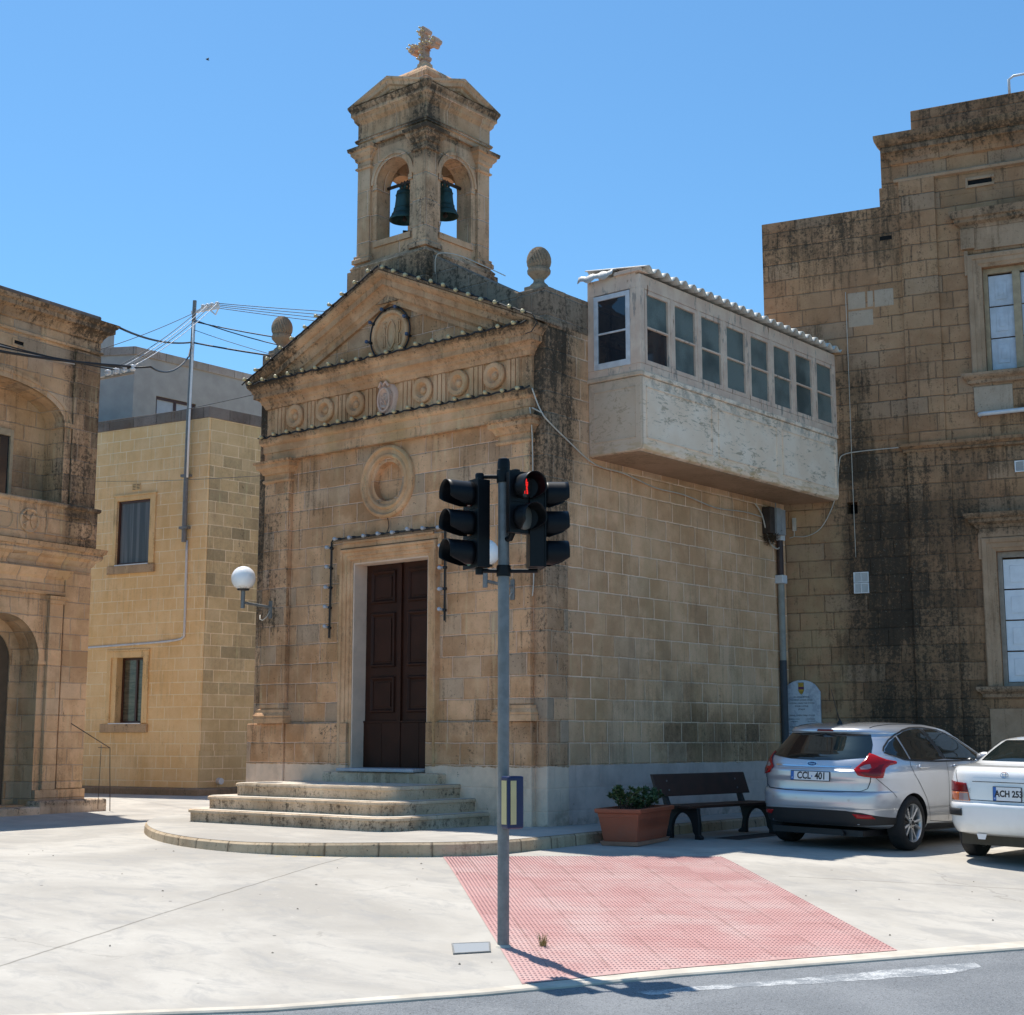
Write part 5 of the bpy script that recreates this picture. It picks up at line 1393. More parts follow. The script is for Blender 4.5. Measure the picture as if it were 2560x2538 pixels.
# ------------------------------------------------------------------ globe lamps on wall brackets
m_globe = NT('opal_globe')
_z = m_globe.sep(m_globe.objc())[2]; _k = m_globe.math('MULTIPLY', m_globe.smooth(_z, -.19, -.1, 1., 0.), m_globe.smooth(m_globe.noise(m_globe.scale(m_globe.objc(), (22., 22., 3.)), 1., 4.), .35, .65))
m_globe.set(color=m_globe.mix(_k, (.88, .88, .88), (.5, .35, .18)), rough=.25, spec=.5, sss=.6); m_globe.bsdf.inputs['Subsurface Radius'].default_value = (1, 1, 1); m_globe.bsdf.inputs['Subsurface Scale'].default_value = .12; m_globe = m_globe.m
def globe_lamp(x, z, label):
    t = thing('globe_lamp', label, 'lamp', (x, -.1, z), 0, 'globe lamps on the chapel front')
    T = lambda v: Vector((x + v[0], -.1 + v[1], z + v[2]))
    G = (-.03, -.55, .44)
    mb = MB(T); mb.box(-.035, .035, -.02, .004, -.16, .12)
    mb.build('wall_plate', m_galv, t, bev=.004)
    mb = MB(T); mb.tube([(0, -.01, .02), (-.03, -.55, .06)], .022, 10); mb.tube([(-.03, -.55, -.03), (-.03, -.55, .25)], .034, 14)
    mb.build('bracket_arm', m_galv, t, autos=40)
    mb = MB(T); mb.lathe([(.034, 0), (.09, .005), (.1, .02), (.09, .035), (.06, .05)], 20, Matrix.Translation((-.03, -.55, .245))); mb.build('globe_collar', m_black, t, autos=40)
    mb = MB(lambda v: T((v[0] + G[0], v[1] + G[1], v[2] + G[2])))
    pr = [(.19 * math.sin(math.pi * i / 20 + .001), -.19 * math.cos(math.pi * i / 20)) for i in range(2, 21)]
    mb.lathe(pr, 32); g = mb.build('globe', m_globe, t, smooth=True)
    me = g.data
    for v in me.vertices: v.co -= Vector(G)
    g.location = G
    mb = MB(T); mb.tube([(-.0, -.02, -.05), (-.03, -.06, -.14), (-.08, -.1, -.19), (-.14, -.1, -.17), (-.16, -.08, -.1)], .008, 6); mb.build('cable_tail', m_cablew, t, smooth=True)
    return t
globe_lamp(-5.5, 3.18, 'white globe wall lamp on the left pilaster of the chapel')
globe_lamp(-.5, 3.18, 'white globe wall lamp half hidden behind the traffic light')
# cable up the right corner of the facade
m_cg = m_cablew
cable('wall_cable', [(-.14, -.12, 3.05), (-.13, -.1, 3.4), (-.14, -.1, 4.5), (-.14, -.12, 5.3), (-.1, -.22, 5.65)], .008, m_cg, 'pale cable running up beside the right pilaster')
cable('wall_cable', [(-.1, -.17, 5.93), (-.06, -.1, 5.72), (-.02, -.06, 5.6), (.04, .0, 5.48), (.05, .5, 5.24), (.04, 1.1, 5.02), (.06, 1.8, 4.98), (.05, 2.6, 4.88), (.05, 3.4, 4.87), (.05, 4.3, 4.78), (.04, 5.2, 4.82), (.04, 5.8, 4.8)], .01, m_cg, 'long sagging cable under the balcony from the facade corner to the meter box')
cable('wall_cable', [(-.12, -.15, 5.66), (-.02, -.06, 5.59)], .011, m_cg, 'short cable joining the two cables at the facade corner')
cable('parapet_cable', [(-2.05, -.05, 8.0), (-2.0, -.1, 8.22), (-1.9, -.1, 8.28), (-1.6, -.05, 8.2), (-1.1, -.03, 7.93), (-.7, -.03, 7.7)], .008, m_cablew, 'pale cable looping along the sloping parapet by the bell tower')

# ------------------------------------------------------------------ bells
def bell(cx, cy, z, ang, s_, label):
    t = thing('bell', label, 'bell', (cx, cy, z), R(ang), 'bronze bells in the tower')
    T = local(t)
    mb = MB(T)
    pr = [(.232, -.6), (.236, -.585), (.21, -.54), (.175, -.47), (.15, -.38), (.136, -.27), (.128, -.17), (.118, -.12), (.085, -.095), (.03, -.088), (.001, -.088)]
    mb.lathe([(r * s_, h * s_) for r, h in pr], 32, cap=False)
    mb.lathe([(r * s_, h * s_) for r, h in [(.232, -.6), (.2, -.56), (.165, -.48), (.135, -.36), (.12, -.2), (.1, -.14), (.001, -.12)]], 32, cap=False)
    for h, r in ((-.5, .19), (-.41, .158), (-.19, .133)): mb.lathe([(r * s_ - .004, h * s_ - .008), (r * s_ + .007, h * s_), (r * s_ - .004, h * s_ + .008)], 32, cap=False)
    mb.build('bell_body', m_bronze, t, autos=50, recalc=False)
    mb = MB(T)
    for x in (-.045, .045): mb.tube([(x, -.03, -.1 * s_), (x * 1.3, -.03, -.03), (x, -.0, .0), (x * 1.3, .03, -.03), (x, .03, -.1 * s_)], .018, 8)
    mb.tube([(0, 0, -.1), (0, 0, .03)], .022, 8); mb.build('bell_crown', m_bronze, t, smooth=True)
    mb = MB(T); mb.tube([(0, 0, -.12), (.01, 0, -.52 * s_)], .012, 8); mb.lathe([(.001, 0), (.035, .02), (.04, .05), (.02, .08), (.012, .1)], 12, Matrix.Translation((.01, 0, -.62 * s_))); mb.build('clapper', m_rust, t, smooth=True)
    mb = MB(T); mb.tube([(-.38, 0, .01), (.38, 0, .01)], .028, 8)
    for x in (-.06, 0, .06): mb.tube([(x, .045, -.05), (x, .0, .05), (x, -.045, -.05)], .011, 6)
    mb.build('headstock', m_rust, t, smooth=True)
bell(TCX, TY0 + .3, 9.74, 0, 1.0, 'larger bronze bell under the left arch of the tower')
bell(TX1 - .28, TCY, 9.78, 90, .93, 'smaller bronze bell under the right arch of the tower')
mb = MB(); mb.tube([(TX1 - .5, TCY + .22, 8.5), (TX1 - .5, TCY + .22, 9.05)], .022, 6); mb.tube([(TX1 - .5, TCY + .24, 9.04), (TX1 - .9, TCY - .3, 9.04)], .022, 6); mb.tube([(TX1 - .35, TCY, 9.2), (TX1 - .5, TCY + .1, 9.06), (TX1 - .6, TCY - .05, 8.8)], .007, 5)
tag(mb.build('iron_bracket', m_black, org=(TX1 - .5, TCY + .2, 8.5)), 'thin dark iron bracket below the right hand bell', 'bracket')

# ------------------------------------------------------------------ mast, wall bracket and overhead cables
mt = thing('cable_mast', 'slim grey steel mast carrying cables at the yellow house', 'mast', tuple(YT((.6, .1, 5.76))))
mb = MB(YT)
mb.tube([(.6, .08, 5.76), (.59, .09, 7.3), (.575, .1, 8.7), (.5, .14, 10.4), (.447, .16, 11.66)], [.06, .058, .054, .05, .047], 14)
mb.build('pole', m_galv, mt, autos=50)
for z in (6.1, 7.36): mb = MB(YT); mb.box(.48, .72, 0., .15, z - .03, z + .03); mb.build('wall_clamp', m_galv, mt)
mb = MB(YT); mb.tube([(.5, .15, 7.3), (.49, .16, 8.6), (.43, .2, 10.2), (.4, .22, 11.1)], .026, 8); mb.build('conduit', m_white, mt, smooth=True)
mb = MB(YT); mb.box(-.3, .56, .1, .16, 11.36, 11.42); mb.tube([(-.28, .13, 11.36), (-.2, .13, 11.22), (-.05, .13, 11.34)], .02, 6)
arm = mb.build('crossarm', m_white, mt)
INS = []
for i, u in enumerate((.2, .06, -.08, -.24)):
    mb = MB(YT); mb.lathe([(.02, 0), (.055, .01), (.06, .04), (.04, .055), (.06, .07), (.055, .1), (.02, .115), (.001, .115)], 12, Matrix.Translation((u, .13, 11.42))); mb.build('insulator', m_white, arm, smooth=True); INS.append(YT((u, .13, 11.5)))
br = thing('cable_bracket', 'steel wall bracket with white insulators on the corner of the left house', 'bracket', (-9.6, -.2, 7.5))
mb = MB(); b0 = Vector(LT((-.03, .0, 7.86))); 
bL = Vector((-8.9, -.95, 7.28)) ; bR = Vector((-8.6, -.7, 7.43))
BL0 = Vector(LT((.02, .02, 7.83))); BD = Vector((.769, .639, 0)); BE = BL0 + BD * .62 + Vector((0, 0, .13))
mb.tube([BL0 - BD * .08, BE], .03, 6); bar = mb.build('bracket_bar', simple('rusty_galvanised', (.3, .25, .2), .7, var=.2), br)
BI = []
for i in range(4):
    q = BL0.lerp(BE, .2 + .25 * i) + Vector((0, 0, .02)); mb = MB(); mb.lathe([(.02, 0), (.05, .03), (.06, .06), (.04, .075), (.06, .09), (.055, .12), (.02, .135), (.001, .135)], 12, Matrix.Translation(q)); mb.build('insulator', m_white, br, smooth=True); BI.append(q + Vector((0, 0, .1)))
m_alu = simple('bare_conductor', (.38, .38, .39), .45, metal=.6)
def span(a, b, sag, n=14):
    a = Vector(a); b = Vector(b); return [a.lerp(b, i / n) - Vector((0, 0, sag * 4 * (i / n) * (1 - i / n))) for i in range(n + 1)]
grp = 'overhead cables at the mast'
words = ['nearest', 'second', 'third', 'farthest']
for i in range(4):
    cable('overhead_wire', span(BI[i], INS[i], .12), .008, m_alu if i % 2 else m_cable, '%s of four bare wires sloping from the left house to the mast' % ['leftmost', 'second from the left', 'third from the left', 'rightmost'][i], 'wire', grp, sm=1)
far = [Vector((-7.2 + .1 * i, 10., 9.95 + .17 * i)) for i in range(4)]
for i in range(4):
    cable('overhead_wire', span(INS[i], far[i], .1), .009, m_cable, '%s of four parallel dark wires from mast to pediment' % ['lowest', 'second lowest', 'second highest', 'highest'][i], 'wire', grp, sm=1)
mtop = lambda z: YT((.5, .17, z))
cable('overhead_cable', span(mtop(10.62), (-6.8, 6.3, 8.45), .12), .022, m_cable, 'thick black cable from the mast passing behind the left urn', 'cable', grp, sm=1)
cable('overhead_cable', span(mtop(11.15), (-6.6, 6.4, 8.85), .18), .016, m_cable, 'black cable drooping from the mast top towards the left urn', 'cable', grp, sm=1)
cable('overhead_cable', span(mtop(11.2), (-6.6, 6.4, 8.6), .32), .014, m_cable, 'slack black cable just under another drooping towards the left urn', 'cable', grp, sm=1)
cable('overhead_cable', span(mtop(10.95), (-6.3, 5.6, 7.9), .2), .008, m_cable, 'thinnest dark wire dropping from the mast to the left pier', 'wire', grp, sm=1)
cable('overhead_cable', span(mtop(10.62), LT((.25, .2, 8.86)), .12), .022, m_cable, 'thick black cable from the mast to the cornice of the left house', 'cable', grp, sm=1)
cable('overhead_wire', span(mtop(11.34), LT((.0, -2., 8.3)), .12), .008, m_cable, 'thin wire from the mast down behind the left house corner', 'wire', grp, sm=1)
cable('overhead_cable', [mtop(10.55)] + span(mtop(10.35), BI[2] + Vector((.4, .3, .02)), .25)[1:] + [BI[2]], .02, m_cable, 'thick black cable drooping from the mast to the wall bracket', 'cable', grp, sm=1)
grp2 = 'cables along the left house front'
for i, (z0, z1, r, m, lab) in enumerate(((8.0, 7.98, .012, m_cablew, 'single white cable across the left house front'), (7.93, 7.9, .012, m_cable, 'upper black cable across the left house front below the white one'), (7.8, 7.86, .014, m_cable, 'middle black cable across the left house front'), (7.62, 7.83, .024, m_cable, 'lowest and thickest black cable across the left house front'))):
    cable('facade_cable', span(LT((-4.5, .35, z0 + .02)), BI[min(3, i)] if i else LT((-.7, .1, 7.95)), .1), r, m, lab, 'cable', grp2, sm=1)
cable('stay_wire', span(YT((3.72, .1, 8.95)), (-6.0, -.1, 6.75), .05), .006, m_cable, 'thin dark wire from the yellow house coping to the pediment corner', 'wire', sm=1)
cable('stay_wire', span(YT((3.75, .1, 7.5)), (-6.0, .3, 5.45), .04), .005, m_cable, 'faint thin wire crossing the yellow house above the upper window', 'wire', sm=1)
cable('conduit', [YT(p) for p in ((3.8, .02, 3.34), (2.6, .02, 3.37), (1.4, .02, 3.4), (.75, .02, 3.44), (.58, .02, 3.5), (.545, .02, 3.6), (.545, .02, 4.6), (.55, .03, 5.8))], .028, m_pvc, 'pale conduit down and across the yellow house below the mast', 'conduit', sm=3)

# handrail by the yellow house
mb = MB()
def gp(px): return px
hr = [Vector((-14.2, 1.7, 1.25)), Vector((-13.2, 3.0, .62)), Vector((-13.15, 3.05, .1)), Vector((-13.1, 3.05, -.15))]
hr0 = LT((-.75, .5, 1.4)); hr1 = LT((.18, .5, .97))
hr = [hr0, hr1, LT((.2, .5, .55)), LT((.22, .5, .25)), LT((.24, .5, -.15))]
mb.tube(hr, .008, 6); mb.tube([hr1, LT((-.1, .5, .98))], .006, 6); mb.tube([LT((-.03, .5, 1.02)), LT((-.05, .5, -.1))], .006, 6)
tag(mb.build('handrail', m_rust, org=tuple(LT((.2, .5, -.15))), smooth=True), 'thin bent metal handrail beside the stone step at the left house', 'handrail')

# ------------------------------------------------------------------ meter box, corner drainpipe, plaque
bxm = thing('meter_box', 'grey electric meter box with rusty side below the balcony end', 'meter box', (.1, 6.05, 4.5))
mb = MB(); mb.box(.0, .16, 5.84, 6.0, 4.53, 4.98); mb.build('backing_board', m_rust, bxm, bev=.01)
m_box = simple('grey_meter_case', (.3, .31, .32), .5, var=.1, dirt=((.2, .18, .15), .4))
mb = MB(); mb.box(.02, .2, 6.0, 6.14, 4.52, 4.97); mb.box(.02, .2, 6.15, 6.29, 4.53, 4.96); mb.tube([(.1, 6.14, 4.97), (.1, 6.14, 5.08)], .01, 6); mb.build('case', m_box, bxm, bev=.008)
rng = random.Random(5); mb = MB()
for i in range(240):
    p = Vector((.08 + rng.gauss(0, .05), 5.97 + rng.gauss(0, .08), 4.47 + rng.gauss(0, .045))); d = Vector((rng.uniform(-1, 1), rng.uniform(-1, 1), rng.uniform(-1, 1))).normalized() * .06
    mb.tube([p - d, p, p + d + Vector((0, 0, -.01))], .003, 3)
tag(mb.build('bird_nest', simple('dry_twigs', (.07, .045, .025), .95), org=(.08, 5.97, 4.45)), 'brown twig nest wedged under the meter box', 'nest')
cable('box_cable', [(.1, 6.28, 4.55), (.08, 6.32, 4.42), (.08, 6.2, 4.3), (.06, 6.0, 4.38), (.06, 5.86, 4.6), (.05, 5.75, 4.85), (.05, 5.55, 5.0)], .012, m_cablew, 'looping cable round the meter box')
mb = MB(RT); mb.box(.3, .36, .0, .06, 4.6, 4.82); mb.tube([(.33, .05, 4.6), (.33, .06, 4.5), (.25, .06, 4.48)], .01, 6)
tag(mb.build('junction_box', m_cablew, org=tuple(RT((.33, 0, 4.6))), bev=.008), 'small pale junction box on the wall right of the meter box', 'junction box')
cable('wall_cable', [(.33, .05, 4.5), (.55, .04, 4.5), (.78, .04, 4.62), (.98, .04, 4.95), (1.08, .04, 5.3), (1.13, .05, 5.7), (1.2, .05, 5.83), (1.5, .04, 5.87), (2.2, .04, 5.88)], .009, m_cablew, 'pale cable curving from the junction box up to the string course', T=RT)
dp = thing('drainpipe', 'patched drainpipe in three colours in the corner behind the cars', 'drainpipe', (.06, 6.3, 0.))
mb = MB(); mb.tube([(.07, 6.3, 3.85), (.07, 6.3, 4.5)], .055, 12); mb.build('upper_length', simple('maroon_pipe', (.05, .028, .026), .6, dirt=((.2, .17, .14), .4)), dp, autos=40)
mb = MB(); mb.box(.0, .15, 6.22, 6.38, 3.72, 3.86); mb.build('joint', m_pvc, dp, bev=.01)
mb = MB(); mb.box(.01, .14, 6.23, 6.37, 4.45, 4.6); mb.build('joint', m_pvc, dp, bev=.01)
mb = MB(); mb.tube([(.07, 6.3, 2.42), (.07, 6.3, 3.75)], .055, 12); mb.build('middle_length', simple('grey_fibre_pipe', (.3, .285, .25), .9, dirt=((.2, .18, .15), .5)), dp, autos=40)
mb = MB(); mb.tube([(.07, 6.3, -.2), (.07, 6.3, 2.43)], .06, 12); mb.build('lower_length', simple('slate_pipe', (.05, .055, .065), .7), dp, autos=40)
# memorial tablet
PT = RT
pq = thing('memorial_tablet', 'grey marble memorial tablet with rounded top, crest and carved names', 'memorial', tuple(PT((.38, .1, -.1))), R(14))
m_tab = NT('veined_grey_marble'); _p = m_tab.pos(); _v = m_tab.smooth(m_tab.noise(_p, 3.5, 8., .7, 1.6), .44, .52); _v2 = m_tab.smooth(m_tab.noise(_p, 12., 6., .7), .35, .7)
m_tab.set(color=m_tab.mix(_v, m_tab.mix(_v2, (.36, .39, .46), (.47, .5, .56)), (.54, .57, .62)), rough=.35); m_tab = m_tab.m
mb = MB(PT)
U0, U1 = .07, .69; uc = .38
arcp = [(U1, 1.9)] + [(uc + .285 * math.cos(R(a)), 1.895 + .2 * math.sin(R(a))) for a in range(20, 161, 10)] + [(U0, 1.9)]
mb.prism([(U0, -.15), (U1, -.15)] + arcp, .02, .1); mb.build('slab', m_tab, pq, bev=.012)
mb = MB(PT)
def shield(w, h, z, d0, d1, M_): 
    M_.prism([(uc - w, z + h), (uc + w, z + h), (uc + w, z - h * .35), (uc + w * .6, z - h * .75), (uc, z - h), (uc - w * .6, z - h * .75), (uc - w, z - h * .35)], d0, d1)
shield(.047, .1, 1.955, .1, .104, mb); cr = mb.build('crest', simple('crest_black', (.02, .02, .02), .5), pq)
mb = MB(PT); shield(.043, .095, 1.955, .104, .107, mb); mb.build('shield_field', simple('crest_gold', (.55, .33, .03), .5), cr)
mb = MB(PT); mb.box(uc - .0435, uc + .0435, .106, .109, 1.94, 1.985); mb.build('shield_band', simple('crest_purple', (.12, .02, .07), .5), cr)
mb = MB(PT)
for zz, k in ((2.025, 1), (1.905, .8)):
    for a in (-50, 0, 50): mb.prism([(uc + k * .028 * math.sin(R(a)) - .005, zz - .012 + .02 * abs(math.sin(R(a)))), (uc + k * .028 * math.sin(R(a)) + .005, zz - .012 + .02 * abs(math.sin(R(a)))), (uc + k * .012 * math.sin(R(a)), zz - .022)], .107, .11)
mb.build('shield_charge', simple('crest_charge', (.015, .015, .02), .5), cr)
m_letter = simple('black_lettering', (.025, .025, .035), .6)
mb = MB(PT)
def write(txt, z, size, u=uc, sx=.85):
    vs, fs = text_mesh(txt, size, .0006, sx=sx)
    mb.add([(u + v[0], .1015 + v[2], z + v[1]) for v in vs], fs)
write('LILL-VITTMI ZEWKIN', 1.815, .034); write('TAŻ-ŻEWĠ GWERER DINJIJA', 1.765, .034); write('IL-KUNSILL LOKALI TAŻ-ŻEWKIJA', 1.715, .034); write("B'ĠMIEL U B'ĦAJR", 1.665, .034); write('JIFTAKAR', 1.615, .032)
write('L-EWWEL GWERRA DINJIJA 1914-1918', 1.515, .033, sx=.78); write('AZZOPARDI CARMELO', 1.455, .024, uc - .13, .75); write('XUEREB ĠUŻEPP', 1.455, .024, uc + .15, .75); write('MIZZI PUBLIUS', 1.415, .024, uc - .13, .75); write('VELLA ĠUŻEPP', 1.415, .024, uc + .15, .75)
write('IT-TIENI GWERRA DINJIJA 1939-1945', 1.325, .033, sx=.78); write('ATTARD SALVU', 1.27, .024, uc - .17, .75); write('CAMILLERI G.', 1.27, .024, uc + .15, .75); write('BAJADA ĠORĠ', 1.22, .024, uc - .17, .75); write('GRIMA ĊIKKU', 1.22, .024, uc + .15, .75)
mb.build('lettering', m_letter, pq, recalc=False)

# ------------------------------------------------------------------ bench and planter
bench = thing('park_bench', 'dark brown wooden bench with black cast legs beside the chapel wall', 'bench', (1.58, 1.82, -.16), R(-4))
BTn = local(bench)
m_wood = simple('dark_bench_wood', (.045, .019, .012), .55, var=.25, scale=5.)
m_cast = simple('black_cast_iron', (.013, .013, .014), .5)
mb = MB(BTn)
BL_ = 1.05
def tilt(pts): return pts
mb.prism([(.2 - .46, .52), (.24 - .46, .515), (.16 - .46, .80), (.12 - .46, .81)], -BL_, BL_, 'xz') if False else None
mb.prism([(-.30, .54), (-.26, .54), (-.36, .83), (-.40, .83)], -BL_, BL_); 
bk = mb.build('backrest', m_wood, bench, bev=.008)
mb = MB(BTn)
for y in (-.78, .78):
    for z in (.62, .74):
        x = -.26 - (z - .54) * .1 / .29
        mb.lathe([(.014, 0), (.012, .006), (.001, .008)], 10, Matrix.Translation((x + .002, y, z)) @ Matrix.Rotation(R(90), 4, 'Y'))
mb.build('bolt_head', m_galv, bk)
mb = MB(BTn)
for x in (-.2, -.02, .16): mb.box(x - .08, x + .08, -BL_ + .0, BL_, .4, .435)
mb.build('seat', m_wood, bench, bev=.006)
for y in (-.85, .85):
    mb = MB(BTn)
    # cast side: seat rail, two curved legs with scroll feet, and back support
    mb.prism([(-.28, .34), (.25, .36), (.25, .4), (-.28, .4)], y - .035, y + .035)
    archc = [(-.01 + .17 * math.cos(R(a)), .1 + .24 * math.sin(R(a))) for a in range(0, 181, 12)]
    poly = [(.25, .38), (.27, .2), (.26, .0), (.2, .0), (.2, .05)] + archc + [(-.18, .05), (-.18, 0), (-.27, 0), (-.27, .05), (-.24, .2), (-.28, .38)]
    mb.prism(poly, y - .03, y + .03)
    mb.prism([(.2, 0.), (.29, 0.), (.3, .03), (.27, .06), (.2, .06)], y - .04, y + .04); mb.prism([(-.3, 0.), (-.2, 0.), (-.2, .06), (-.27, .06), (-.32, .03)], y - .04, y + .04)
    mb.prism([(-.29, .36), (-.2, .38), (-.3, .62), (-.39, .8), (-.42, .8), (-.34, .55)], y - .03, y + .03)
    mb.build('leg_frame', m_cast, bench, bev=.008)
pl_ = thing('flower_planter', 'long terracotta plastic planter with small evergreen shrubs and saucer', 'planter', (1.43, -.2, gz(1.43, -.2)), R(0))
PLT_M = Matrix.Translation((1.5, -.1, gz(1.5, -.1))) @ Matrix.Rotation(R(15), 4, 'Z')
PLT = lambda v: PLT_M @ Vector(v)
m_terra = simple('terracotta_plastic', (.33, .085, .04), .55, var=.12, scale=3., dirt=((.3, .14, .1), .4))
hx, hy = .27, .62
def frust(mb, layers):
    b = len(mb.v)
    for x, y, z in layers: mb.add([(-x, -y, z), (x, -y, z), (x, y, z), (-x, y, z)], [])
    n = len(layers)
    for i in range(n - 1):
        for a in range(4): mb.f.append((b + i * 4 + a, b + i * 4 + (a + 1) % 4, b + i * 4 + 4 + (a + 1) % 4, b + i * 4 + 4 + a))
    mb.f.append((b, b + 3, b + 2, b + 1)); k = b + (n - 1) * 4; mb.f.append((k, k + 1, k + 2, k + 3))
mb = MB(PLT)
frust(mb, [(hx * .78, hy * .88, .03), (hx * .8, hy * .9, .06), (hx * .96, hy * .985, .34), (hx * .97, hy * .99, .345), (hx * 1.0, hy * 1., .39), (hx * 1.1, hy * 1.04, .395), (hx * 1.12, hy * 1.05, .44), (hx * 1.0, hy * 1.0, .45), (hx * .95, hy * .97, .4)])
for i in range(46):
    y = -hy * .88 + i * hy * 1.76 / 45
    for s_ in (-1, 1): mb.add([(s_ * hx * .8, y * .93 - .004, .08), (s_ * hx * .8, y * .93 + .004, .08), (s_ * (hx * .955 + .004), y + .004, .32), (s_ * (hx * .955 + .004), y - .004, .32), (s_ * (hx * .8 + .006), y * .93, .08), (s_ * (hx * .955 + .009), y, .32)], [(0, 4, 5, 3), (4, 1, 2, 5)])
mb.build('pot', m_terra, pl_, bev=.01)
mb = MB(PLT); frust(mb, [(hx * .86, hy * .93, .0), (hx * .92, hy * .97, .05), (hx * .95, hy * .98, .055), (hx * .9, hy * .95, .05)]); mb.build('saucer', simple('dusty_terracotta', (.42, .22, .15), .7, var=.1), pl_, bev=.006)
mb = MB(PLT); mb.box(-hx * .95, hx * .95, -hy * .96, hy * .96, .36, .405); mb.build('soil', simple('potting_soil', (.025, .018, .012), 1., bump=.5), pl_)
def leaf_mat(nm, c1, c2):
    n = NT(nm); o = n.t.nodes.new('ShaderNodeObjectInfo'); f = n.smooth(n.noise(n.pos(), 30., 2.), .3, .7)
    n.set(color=n.mix(f, c1, c2), rough=.45, spec=.4); return n.m
m_leaf = leaf_mat('pittosporum_leaf', (.02, .05, .018), (.1, .15, .06))
rng = random.Random(11)
for (y, h, sp_) in ((-.52, .3, .14), (-.3, .29, .14), (-.1, .17, .15), (.14, .17, .17), (.34, .18, .16), (.54, .25, .14)):
    mb = MB(PLT); mbs = MB(PLT)
    for b in range(11):
        tip = Vector((rng.uniform(-.2, .2), y + rng.uniform(-sp_, sp_) * .9, .4 + h * rng.uniform(.55, 1.)))
        base = Vector((rng.uniform(-.04, .04), y, .4)); mid = base.lerp(tip, .5) + Vector((0, 0, .03))
        mbs.tube([base, mid, tip], .004, 4)
        for q in range(26):
            f = rng.uniform(.35, 1.); c = base.lerp(tip, f) if q < 12 else tip
            d = Vector((rng.uniform(-1, 1), rng.uniform(-1, 1), rng.uniform(-.1, .9))).normalized(); L = rng.uniform(.045, .075); s_ = d.cross(Vector((rng.uniform(-1, 1), rng.uniform(-1, 1), 1))).normalized() * L * .24; n_up = d.cross(s_).normalized() * .004
            mb.add([c, c + d * L * .45 + s_ + n_up, c + d * L, c + d * L * .45 - s_ + n_up], [(0, 1, 2, 3)])
    sh = mb.build('shrub_leaves', m_leaf, pl_, recalc=False); mbs.build('shrub_stem', m_rust, sh)

# ------------------------------------------------------------------ ground bits
def on(x, y, d=0.): return Vector((x, y, gz(x, y) + d))
MC4 = [(4.296, -6.642), (4.465, -6.385), (4.69, -6.64), (4.545, -6.90)]
mh = thing('access_cover', 'rusty framed grey metal access cover in the pavement beside the pole', 'access cover', tuple(on(4.5, -6.64)))
mb = MB(); ctr = Vector((sum(p[0] for p in MC4) / 4, sum(p[1] for p in MC4) / 4))
def quad(k, d): return [on(*(ctr + (Vector(p) - ctr) * k), d) for p in MC4]
mb.add(quad(1.04, .002) + quad(1.04, .012) + quad(.95, .012) + quad(.95, .002), [(i + a, (i + 1) % 4 + a, (i + 1) % 4 + a + 4, i + a + 4) for a in (0, 4, 8) for i in range(4)]); mb.build('frame', m_galv, mh)
m_cover = NT('chequered_plate'); _w = m_cover.t.nodes.new('ShaderNodeTexWave'); _w.inputs['Scale'].default_value = 12.; _w.inputs['Distortion'].default_value = 3.; m_cover.put(_w.inputs['Vector'], m_cover.pos())
m_cover.set(color=(.3, .33, .36), metal=.2, rough=.5); m_cover.bump(_w.outputs[1], .4, .004); m_cover = m_cover.m
mb = MB(); mb.add(quad(.95, .01), [(0, 1, 2, 3)]); mb.build('plate', m_cover, mh)
rng = random.Random(2); mb = MB(); wp = on(4.85, -6.18)
for i in range(46):
    a = rng.uniform(0, 6.28); L = rng.uniform(.05, .13); r_ = rng.uniform(.01, .07); d = Vector((math.cos(a), math.sin(a), 0)); b = wp + d * rng.uniform(0, .03); s_ = Vector((-d.y, d.x, 0)) * .004
    mb.add([b - s_, b + s_, b + d * r_ * .5 + Vector((0, 0, L * .7)) + s_ * .6, b + d * r_ * .5 + Vector((0, 0, L * .7)) - s_ * .6, b + d * r_ + Vector((0, 0, L))], [(0, 1, 2, 3), (3, 2, 4)])
tag(mb.build('weed', leaf_mat('dry_weed', (.2, .17, .05), (.33, .29, .12)), org=tuple(wp), recalc=False), 'small dry weed tuft growing between tactile tiles near the pole', 'weed')
rng = random.Random(21); mb = MB()
for i in range(70):
    x = rng.uniform(-3, 7); y = rng.uniform(-9, 0); 
    if (Vector((x, y)) - Vector((5.5, -7.4))).dot(ND) > -.4 or y > -2.7 and x < 1.6 or (x + 1.5) ** 2 + (y + .9) ** 2 < 13.5: continue
    p = on(x, y, .004); r_ = rng.uniform(.006, .018); a = rng.uniform(0, 3)
    mb.add([p + Vector((r_ * math.cos(a), r_ * math.sin(a), 0)), p + Vector((-r_ * .6 * math.sin(a), r_ * .6 * math.cos(a), 0)), p - Vector((r_ * math.cos(a), r_ * math.sin(a), 0)), p + Vector((r_ * .6 * math.sin(a), -r_ * .6 * math.cos(a), 0)), p + Vector((0, 0, r_ * .5))], [(0, 1, 4), (1, 2, 4), (2, 3, 4), (3, 0, 4)])
tag(mb.build('ground_litter', simple('litter_grit', (.08, .07, .05), .9)), kind='stuff')
mb = MB()
gA = [on(1.75, 1.3, .004), on(2.15, 1.3, .004), on(2.1, 2.9, .004), on(1.75, 2.9, .004)]
mb.add(gA, [(0, 1, 2, 3)])
gr_ = tag(mb.build('drain_cover', m_rust, org=tuple(on(1.95, 2.1))), 'dark rusty drain cover on the ground in front of the bench', 'drain cover')
